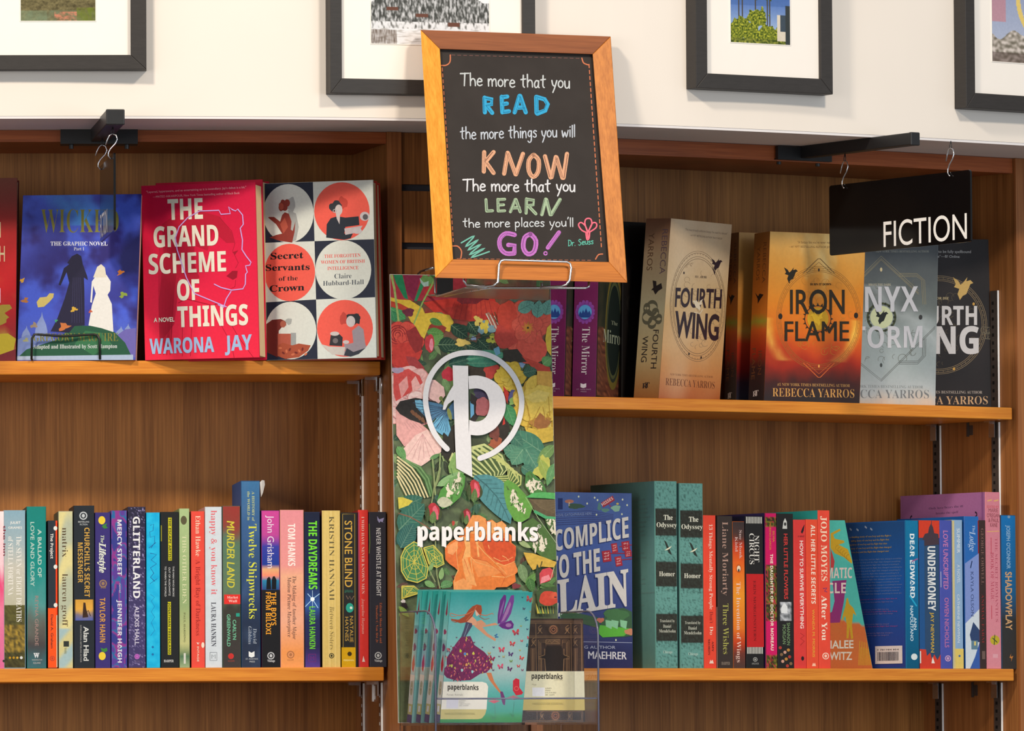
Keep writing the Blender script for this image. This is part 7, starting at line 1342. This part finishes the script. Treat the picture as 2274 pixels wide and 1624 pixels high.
block([[(426, 742), (424, 854)], [(480, 742), (432, 800)], [(436, 800), (480, 862)]], 24, kn, kd); block([[(560, 746), (540, 866)], [(562, 748), (606, 870)], [(648, 752), (608, 870)]], 24, kn, kd); block([smooth([(708, 758), (682, 790), (682, 850), (706, 884), (734, 856), (738, 790), (710, 758)], 3)], 25, kn, kd); block([[(774, 766), (806, 888)], [(836, 770), (812, 886)], [(840, 772), (874, 890)], [(900, 752), (880, 890)]], 24, kn, kd)
gn, gd = (158, 178, 148), (96, 110, 96)
block([[(436, 1014), (440, 1080)], [(440, 1080), (474, 1078)]], 17, gn, gd); block([[(504, 1012), (506, 1080)], [(504, 1014), (544, 1012)], [(506, 1046), (538, 1044)], [(506, 1080), (544, 1078)]], 16, gn, gd); block([[(604, 1014), (576, 1084)], [(608, 1014), (632, 1084)], [(590, 1062), (626, 1060)]], 18, gn, gd); block([[(668, 1010), (666, 1092)], [(668, 1012), (710, 1018), (708, 1044), (674, 1050)], [(680, 1052), (722, 1096)]], 18, gn, gd); block([[(778, 1012), (756, 1100)], [(782, 1014), (804, 1100)], [(860, 1014), (810, 1100)]], 20, gn, gd)
pu, pd = (184, 112, 188), (130, 76, 136)
block([smooth([(600, 1216), (550, 1208), (516, 1240), (518, 1290), (550, 1322), (598, 1322)], 3), [(598, 1322), (600, 1276), (564, 1274)]], 26, pu, pd); block([smooth([(690, 1212), (658, 1232), (650, 1290), (676, 1326), (712, 1310), (722, 1250), (692, 1212)], 3)], 27, pu, pd); block([[(854, 1202), (790, 1290)]], 24, pu, pd); a.ring(777, 1322, 9, 7, pu)
pk = (232, 110, 130)
for p in ([(1018, 1205), (985, 1190), (966, 1160), (980, 1145), (1005, 1165), (1018, 1200)], [(1016, 1195), (1002, 1150), (1010, 1125), (1035, 1125), (1042, 1155), (1022, 1195)], [(1022, 1200), (1045, 1150), (1068, 1150), (1066, 1175), (1030, 1200)], [(1008, 1200), (1014, 1242), (1026, 1236), (1030, 1200)], [(1018, 1205), (1020, 1235)]): a.line(smooth(p, 3), 8, pk)
hand('Dr. Seuss', 908, 1280, 1050, 1268, 34, (96, 176, 158), 5)
tl = (112, 176, 160)
a.line(smooth([(295, 1262), (370, 1222), (318, 1284), (392, 1244), (332, 1304), (408, 1270), (340, 1330), (430, 1292), (350, 1346), (455, 1312)], 4), 8, tl)
# dashed border and corner curls
cl = (196, 116, 84)
def dash(x0, y0, x1, y1, n, c, w_, fill=.55):
    a.k += 1
    for k in range(n): t0, t1 = k / n, (k + fill) / n; a.line([(lerp(x0, x1, t0), lerp(y0, y1, t0)), (lerp(x0, x1, t1), lerp(y0, y1, t1))], w_, c, same=True)
dash(186, 260, 250, 1270, 30, cl, 5.5); dash(1026, 240, 1098, 1300, 31, cl, 6); dash(240, 186, 985, 206, 22, (110, 80, 76), 4); dash(270, 1352, 1050, 1362, 24, (150, 96, 76), 4)
for p in ([(232, 186), (230, 225), (210, 244), (180, 246)], [(985, 204), (996, 232), (1026, 244)], [(246, 1280), (275, 1282), (296, 1310), (292, 1350)], [(1104, 1326), (1080, 1330), (1064, 1355)]): a.line(smooth(p, 4), 7, cl)
a.build('chalk_lettering', root, 'chalk')

# --- wire easel
root = thing('wire_easel', 'chrome wire easel hooked on the slatwall, holding up the chalkboard', 'easel', on(1050, 650, -.1))
R_ = .0017
fr_pt = lambda x, y, o: fc_.face(x, y, o)
m = MB(); m.tube([on(1030, 619, -.262), on(1030, 624, -.262), on(1036, 633, -.262), on(1075, 636, -.270), fr_pt(1097, 634, .004), fr_pt(1106, 627, .004), fr_pt(1108, 588, .004), fr_pt(1112, 580, .004), fr_pt(1119, 577.5, .004), fr_pt(1258, 582, .004), fr_pt(1266, 586, .004), fr_pt(1268.5, 595, .004), fr_pt(1265, 622, .004), fr_pt(1258, 632, .004), on(1248, 636, -.280), on(1200, 638, -.262)], R_); m.build('front_wire', 'chrome', root, smooth=True)
m = MB(); m.tube([on(962, 595, -.075), on(936, 602, -.032), on(929, 608, -.022), on(928, 616, -.022), on(928, 645, -.022), on(932, 653, -.024), on(940, 656, -.030), on(988, 657, -.11), on(1020, 650, -.165), on(1071, 641, -.250), on(1090, 639.5, -.262), on(1300, 640, -.262), on(1307, 637, -.262), on(1308, 626, -.262)], R_); m.build('arm_wire', 'chrome', root, smooth=True)
m = MB(); m.tube([on(966, 618, -.08), on(966, 650, -.08), on(970, 656, -.085), on(985, 657, -.105)], R_); m.build('brace_wire', 'chrome', root, smooth=True)
m = MB(); m.tube([on(1166, 663, -.108), on(1196, 663, -.108), on(1202, 658, -.108), on(1203, 648, -.108), on(1203, 628, -.108)], R_); m.build('brace_wire', 'chrome', root, smooth=True)
for k in range(5):
    x, y = lerp(1000, 1062, k / 4), lerp(654, 642.5, k / 4); m = MB(); m.tube([on(x, y + 2, -.13 - .028 * k), on(x + 3, y - 7, -.13 - .028 * k), on(x + 12, y - 8.5, -.14 - .028 * k)], .0010, 6); m.build('notch', 'chrome', root, smooth=True)
m = MB(); q_ = [on(968, 657.5, -.10), on(1218, 665, -.108), on(1220, 640, -.254), on(1032, 638, -.254)]; m.box8([p + Vector((0, 0, -.0016)) for p in q_] + q_); m.build('base_plate', 'plate', root)
m = MB(); q_ = [on(970, 655, -.088), on(1006, 655, -.088), on(1006, 615, -.088), on(970, 615, -.088)]; m.prism(q_, Vector((0, .0015, 0))); m.build('hook_plate', 'black', root)
m = MB(); b0 = on(945, 620, -.03); m.obox(on(934, 640, -.0285), Vector((.05, .02, 0)), Vector((0, .003, 0)), Vector((0, 0, .016))); m.build('slat_hook', 'chrome', root)

# ================================================================== acrylic holder with journals
uH = 1050; n = N(uH); e_ = V3(-n, 0); t2 = Vector((1, tanth(uH), 0)).normalized()
zt_ = zat(910, 1358, -.2); zb_ = zat(910, 1720, -.2); zfl = zat(1100, 1552, -.255); zbase = zat(1060, 1611, -.2)
PL = on(887, 1500, -.116); PL.z = 0; PF = on(969, 1500, -.258); Lw = (PF - PL).dot(e_)
PR = solveR((969, 1500), (1331, 1500), 0, -.258, tanth(uH))[1]; PR.z = 0; Wd = (PR - (PL + e_ * Lw)).dot(t2)
root = thing('acrylic_holder', 'clear acrylic journal holder in front of the floral banner', 'holder', PL + t2 * Wd / 2 + e_ * Lw / 2 + Vector((0, 0, zbase)))
def wall(base, sg):
    pr = []; r1, r2 = .040, .034
    for k in range(7): an = math.pi / 2 * (1 - k / 6); pr.append((Lw - r1 + r1 * math.cos(an), zt_ - r2 + r2 * math.sin(an)))
    out = [(0, zb_), (0, zt_)] + pr + [(Lw, zb_)]; P = [base + e_ * a_ + Vector((0, 0, z)) for a_, z in out]
    m = MB(); m.prism(P, t2 * .003); m.build('side_wall', 'clear', root)
    m = MB(); m.tube([p + t2 * .0015 for p in P[1:]], .0013, 6); m.build('polished_edge', 'clearedge', root, smooth=True)
wall(PL, 1); wall(PL + t2 * (Wd - .003), 1)
m = MB(); b_ = PL + t2 * .0035 + e_ * (Lw - .0035) + Vector((0, 0, zbase + .0031)); m.obox(b_, t2 * (Wd - .007), e_ * .003, Vector((0, 0, zfl - zbase - .003))); m.build('front_lip', 'clear', root)
m = MB(); m.tube([b_ + e_ * .0015 + Vector((0, 0, zfl - zbase - .003)), b_ + t2 * (Wd - .007) + e_ * .0015 + Vector((0, 0, zfl - zbase - .003))], .0012, 6); m.build('polished_edge', 'clearedge', root, smooth=True)
m = MB(); b_ = PL + t2 * .0035 + e_ * .001 + Vector((0, 0, zbase)); m.obox(b_, t2 * (Wd - .007), e_ * (Lw - .002), Vector((0, 0, .003))); m.build('floor_panel', 'clear', root)
# journals
cJ = (860, 1290, 4.548)
def butterfly(a, x, y, r, c, rot=0):
    an = math.radians(rot); q = lambda px, py: (x + (px * math.cos(an) - py * math.sin(an)) * r, y + (px * math.sin(an) + py * math.cos(an)) * r)
    for sg in (-1, 1): a.poly([q(0, 0), q(sg * .5, -.9), q(sg * 1.0, -.9), q(sg * .9, -.1), q(.1 * sg, .1)], c); a.poly([q(0, .05), q(sg * .8, .1), q(sg * .6, .8), q(sg * .2, .6)], mixc(c, (60, 20, 60), .3))
def a_jour(a):
    a.paint(a.quad, 24, 34, lambda s, t: mixc(stops([(0, (40, 140, 140)), (.12, (76, 156, 158)), (.4, (120, 176, 176)), (.62, (150, 184, 182)), (.75, (96, 168, 166)), (.92, (64, 160, 140)), (.96, (60, 146, 84)), (1, (46, 130, 70))], t), (176, 190, 190), max(0, .45 - math.hypot(s - .75, t - .42)) * 1.1 + .15 * nz(s * 4, t * 6)))
    hr, hr2 = (150, 70, 44), (190, 104, 70)
    # figure: flowing hair, bodice, arms, petal skirt, leg
    a.poly([(880, 420), (950, 395), (1000, 440), (960, 455), (1090, 425), (1120, 445), (960, 470), (1010, 530), (1100, 590), (1090, 612), (1000, 560), (930, 500), (880, 460)], (196, 140, 110))
    a.poly([(810, 380), (860, 360), (900, 400), (900, 450), (850, 450), (800, 420)], (206, 150, 120)); a.poly([(795, 415), (855, 430), (860, 455), (820, 520), (785, 580), (745, 570), (775, 490)], (70, 70, 96)); a.line([(820, 440), (775, 570)], 5, (130, 140, 160))
    a.blob(918, 300, 34, 52, (212, 170, 150)); a.poly([(820, 300), (860, 260), (905, 240), (950, 250), (958, 300), (945, 360), (920, 330), (890, 290), (860, 360), (800, 420), (740, 430), (650, 400), (640, 385), (720, 395), (780, 360)], hr); a.line(smooth([(860, 310), (800, 340), (720, 350), (640, 330), (645, 360), (700, 360)]), 9, hr2, 4); a.line(smooth([(840, 330), (760, 390), (690, 420), (645, 400)]), 10, hr, 4); a.line(smooth([(900, 260), (860, 330), (800, 400)]), 6, hr2); a.line(smooth([(935, 340), (1000, 350), (1060, 330), (1070, 345)]), 8, hr2, 4); a.line(smooth([(930, 360), (980, 390), (1030, 380)]), 7, hr, 4)
    a.poly([(1000, 930), (1050, 930), (1080, 1020), (1140, 1110), (1170, 1140), (1150, 1150), (1090, 1080), (1030, 1000)], (196, 120, 80)); a.poly([(1140, 1120), (1165, 1120), (1195, 1200), (1190, 1260), (1170, 1250), (1150, 1190)], (110, 60, 110))
    a.poly([(745, 570), (840, 560), (880, 650), (980, 720), (1050, 800), (1060, 870), (1000, 930), (940, 940), (840, 1005), (700, 1010), (600, 980), (550, 920), (600, 860), (600, 780), (640, 720), (690, 640)], (110, 44, 84))
    r_ = random.Random(2); n_ = 0
    while n_ < 210:
        x, y = r_.uniform(550, 1085), r_.uniform(560, 1010)
        if ((x - 730) / 180) ** 2 + ((y - 830) / 190) ** 2 < 1 or ((x - 900) / 180) ** 2 + ((y - 830) / 110) ** 2 < 1 or ((x - 790) / 70) ** 2 + ((y - 650) / 100) ** 2 < 1:
            a.ell(x, y, r_.uniform(7, 17), r_.uniform(4, 8), r_.choice([(150, 50, 96), (110, 40, 84), (176, 70, 90), (196, 110, 110), (90, 36, 80), (206, 130, 110), (140, 60, 110), (190, 176, 90), (120, 44, 60)]), rot=r_.uniform(50, 130), n=7, same=n_ % 12 != 0); n_ += 1
    for x, y, c in ((740, 710, (170, 190, 60)), (785, 740, (70, 130, 190)), (870, 735, (196, 190, 80)), (755, 905, (160, 200, 200)), (860, 920, (150, 200, 206)), (650, 860, (190, 190, 90)), (800, 850, (206, 150, 90))): a.blob(x, y, 12, 15, c)
    pw = (96, 44, 120)
    a.poly([(1115, 440), (1115, 350), (1140, 200), (1180, 140), (1200, 150), (1200, 200), (1170, 330), (1150, 420)], pw); a.poly([(1130, 450), (1160, 360), (1210, 240), (1250, 150), (1280, 145), (1280, 210), (1250, 330), (1210, 400), (1160, 450)], (112, 60, 136)); a.poly([(1120, 450), (1190, 420), (1250, 400), (1278, 440), (1270, 480), (1220, 494), (1160, 480)], pw)
    a.poly([(1150, 420), (1190, 320), (1240, 210), (1250, 240), (1220, 330), (1180, 400)], (150, 110, 160)); a.ell(1225, 450, 30, 20, (150, 110, 160)); a.poly([(1128, 400), (1140, 300), (1180, 190), (1180, 230), (1150, 340)], (130, 86, 150))
    for x, y, r, c, ro in ((1435, 190, 44, (176, 70, 70), 20), (1380, 285, 18, (60, 60, 90), 10), (1450, 315, 14, (150, 140, 80), 0), (1402, 390, 26, (30, 100, 120), 60), (1458, 412, 16, (170, 70, 90), 0), (1365, 170, 12, (40, 80, 100), 0), (1300, 525, 44, (190, 60, 70), -10), (1350, 460, 14, (150, 160, 80), 0), (1415, 492, 14, (50, 70, 100), 0), (1430, 580, 24, (200, 60, 70), 10), (1358, 610, 18, (200, 70, 70), 0), (1262, 640, 36, (200, 66, 70), 10), (1420, 660, 28, (30, 110, 120), 30), (1155, 700, 40, (206, 70, 90), 0), (1245, 745, 32, (80, 50, 110), 10), (1175, 770, 18, (170, 160, 100), 0), (1075, 675, 14, (80, 60, 110), 0), (1355, 785, 30, (206, 70, 60), 20), (1340, 705, 14, (170, 170, 80), 0), (1250, 815, 20, (110, 150, 60), 0), (1130, 768, 12, (90, 50, 90), 0), (1145, 870, 38, (206, 80, 110), -10), (1235, 895, 32, (90, 40, 90), 15), (1325, 865, 22, (206, 70, 70), 0), (1365, 905, 16, (130, 50, 90), 0), (1070, 905, 14, (110, 50, 90), 0), (1060, 790, 34, (150, 40, 80), 10), (1030, 735, 20, (190, 160, 90), 0), (960, 675, 10, (90, 50, 80), 0), (878, 625, 12, (110, 50, 80), 0), (700, 575, 10, (110, 50, 80), 0), (1100, 560, 26, (50, 110, 160), 70)): butterfly(a, x, y, r * .8, c, ro)
    a.poly([(1270, 1010), (1300, 985), (1335, 1000), (1335, 1080), (1372, 1130), (1360, 1150), (1300, 1160), (1268, 1110)], (190, 44, 60)); a.ring(1305, 1090, 20, 5, (220, 110, 100))
    for x, y in ((1080, 1215), (1275, 1180)):
        a.line([(x + 8, y + 40), (x + (14 if x < 1200 else -10), 1400)], 4, (60, 110, 90))
        for k in range(9): a.line([(x, y + 20), (x - 56 + 14 * k, y - 24 + 6 * abs(k - 4))], 9, (206, 90, 110), 5)
    a.poly([(1040, 1355), (1075, 1385), (1105, 1370), (1070, 1405)], (50, 110, 80)); a.poly([(1230, 1330), (1265, 1360), (1290, 1350), (1265, 1380)], (50, 120, 80))
    band(a)
def band(a):
    cr, yl = (226, 222, 210), (196, 184, 118)
    a.poly([(505, 1020), (960, 1022), (1000, 1035), (1019, 1070), (1004, 1300), (480, 1300)], cr); a.poly([(480, 1300), (1004, 1300), (990, 1350), (955, 1392), (920, 1400), (490, 1400)], yl)
    a.text('paperblanks', 610, 1100, 922, 1106, 50, (60, 54, 50), bold=.05, res=4, up=(0, -1)); a.text('Forest Animals', 603, 1162, 762, 1162, 20, (140, 132, 120), 'd', 0, up=(0, -1)); a.poly([(600, 1195), (722, 1198), (715, 1290), (596, 1288)], (214, 212, 220))
    for k, t_ in enumerate(('LINED', 'MIDI', '144 PAGES', '85 GSM')): a.text(t_, 728, 1218 + k * 17, 728 + (70, 50, 112, 90)[k], 1218 + k * 17, 12, (120, 114, 104), bold=0, res=1, up=(0, -1))
    a.text('HARDCOVER JOURNAL', 582, 1356, 892, 1356, 22, (104, 96, 52), bold=.0, res=2, up=(0, -1))
def s_jour(a):
    a.paint([(.02, 0), (1, 0), (1, 1), (.02, 1)], 3, 30, lambda s, t: stops([(0, (60, 176, 170)), (.12, (84, 186, 182)), (.3, (140, 204, 204)), (.55, (176, 212, 212)), (.62, (176, 212, 212)), (1, (110, 100, 130))], t))
    a.poly([(.3, .17), (.55, .05), (.7, .17), (.5, .19)], (140, 40, 70)); a.blob(.5, .31, .3, .02, (150, 60, 100)); a.blob(.5, .43, .3, .03, (130, 60, 110)); a.poly([(.2, .55), (.5, .48), (.8, .56), (.6, .62), (.3, .6)], (196, 50, 70)); a.rect(.02, .64, 1, .86, (222, 220, 210)); a.rect(.02, .86, 1, .94, (190, 180, 120)); a.ring(.5, .74, .26, .05, (180, 170, 140), ry=.03, n=14); a.text('p', .38, .755, .62, .755, .02, (150, 140, 110), bold=.02, up=(0, -1)); a.rect(.3, .875, .7, .92, (220, 218, 220)); a.rect(.02, .94, 1, 1, (84, 70, 110))
gj = 'turquoise journals standing in the acrylic holder'
zj = zbase + .0032
jl = [((977, 1607), (1159, 1608), (1001, 1315), -.196), ((955, 1607), (1140, 1608), (984, 1313), -.1735), ((936, 1607), (1120, 1608), (962, 1312), -.1515)]
jl = jl + [((916, 1606), (1100, 1607), (938, 1312), -.1325)]
for i, (BL, BR, TL, ins) in enumerate(jl):
    lb = ('turquoise journal with a dancing figure and butterflies on its cover, frontmost in the holder', 'turquoise journal directly behind the frontmost one in the holder', 'turquoise journal, third from the front in the holder', 'turquoise journal at the back of the holder, leftmost spine')[i]
    sh_ = i
    fn = a_jour if i == 0 else (lambda a: a.paint(a.quad, 3, 12, lambda s, t: stops([(0, (40, 146, 140)), (.3, (96, 170, 170)), (1, (120, 170, 170))], t)))
    rt, frj = face_book((BL, BR, TL), zj, ins, .38, lb, [(60, 160, 156), (76, 170, 166), (60, 150, 150)], fn, cJ, s_jour, lean=-.012, th=.0175, group=gj)
def a_dark(a):
    a.paint(a.quad, 20, 30, lambda s, t: mixc((54, 42, 38), (70, 54, 48), .5 + nz(s * 12, t * 16)))
    g = (150, 116, 84)
    for k in (0, 12): a.line([(1300, 405 + k), (1980 - k, 405 + k), (1985 - k, 1440 - k), (1300, 1440 - k)], 4, g)
    for y in (430, 560, 575, 1320, 1415): a.line([(1400, y), (1965, y)], 4, g)
    for x in (1500, 1855, 1970): a.line([(x, 430), (x + 6, 915)], 4, g); a.line([(x + 12, 1320), (x + 14, 1415)], 3, g)
    for x, y in ((1678, 495), (1700, 1365)): a.ring(x, y, 34, 6, (170, 110, 80), ry=36); a.ring(x, y, 18, 6, (170, 110, 80)); a.ring(x, y, 44, 3, g)
    for x, y in ((1540, 495), (1815, 495), (1905, 495), (1560, 1365), (1840, 1365), (1475, 620), (1905, 620)):
        a.line(smooth([(x - 20, y + 40), (x, y + 10), (x - 14, y - 20), (x + 14, y - 44)]), 5, g); a.line(smooth([(x + 24, y + 36), (x + 4, y + 6), (x + 22, y - 20)]), 5, g); a.ring(x, y, 12, 4, g)
    for k in (0, 14, 26): a.line([(1530 + k, 915), (1525 + k, 600 + k), (1600, 600 + k), (1604, 680 - k * .6), (1765, 680 - k * .6), (1770, 600 + k), (1835 - k, 600 + k), (1840 - k, 915)], 4, g)
    a.poly([(1605, 595), (1745, 595), (1745, 640), (1605, 640)], (96, 74, 58)); a.line([(1605, 595), (1745, 595), (1745, 640), (1605, 640), (1605, 595)], 4, g); a.line([(1620, 625), (1640, 605), (1660, 630), (1690, 605), (1730, 625)], 4, g)
    a.poly([(1604, 660), (1765, 660), (1765, 740), (1830, 760), (1790, 800), (1790, 915), (1600, 915), (1590, 800), (1530, 760), (1600, 740)], (44, 36, 34)); a.line([(1590, 690), (1590, 750), (1530, 770), (1530, 790), (1590, 790), (1600, 915)], 6, g); a.line([(1785, 690), (1785, 750), (1840, 770), (1840, 790), (1785, 790), (1780, 915)], 6, g)
    for x in (1560, 1810, 1890, 1920): a.line([(x, 800), (x, 915)], 6, (120, 92, 68))
    for x in (1465, 1905): a.poly([(x - 20, 680), (x + 30, 680), (x + 24, 915), (x - 14, 915)], (96, 72, 56)); a.line([(x + 4, 690), (x + 6, 905)], 4, g)
    cr, yl = (226, 220, 190), (206, 184, 104)
    a.poly([(1250, 915), (2008, 915), (2018, 1195), (1250, 1195)], cr); a.poly([(1250, 1195), (2018, 1195), (2022, 1310), (1250, 1310)], yl)
    a.text('paperblanks', 1458, 990, 1770, 996, 52, (58, 52, 48), bold=.05, res=4, up=(0, -1)); a.text('LEATHER', 1685, 1012, 1775, 1012, 14, (170, 160, 130), bold=0, res=1, up=(0, -1)); a.text('Moya', 1462, 1058, 1505, 1058, 18, (150, 140, 110), bold=0, res=2, up=(0, -1)); a.poly([(1465, 1080), (1588, 1080), (1590, 1168), (1466, 1168)], (232, 230, 234))
    for k, t_ in enumerate(('LINED', 'MINI', '176 PAGES', '85 GSM')): a.text(t_, 1598, 1095 + k * 22, 1598 + (64, 48, 108, 88)[k], 1095 + k * 22, 14, (110, 104, 84), bold=0, res=1, up=(0, -1))
    a.text('HARDCOVER JOURNAL', 1468, 1256, 1785, 1256, 24, (126, 106, 44), bold=.0, res=2, up=(0, -1))
face_book(((1160, 1607), (1302, 1607), (1155, 1374)), zj, -.165, .42, 'dark brown journal with gilt panel tooling and a cream paper band, in the holder', [(54, 42, 38), (60, 48, 42), (54, 42, 38)], a_dark, cJ, lean=.002, th=.022, gloss=False)
for o in bpy.data.objects:
    if '_w' in o: del o['_w']
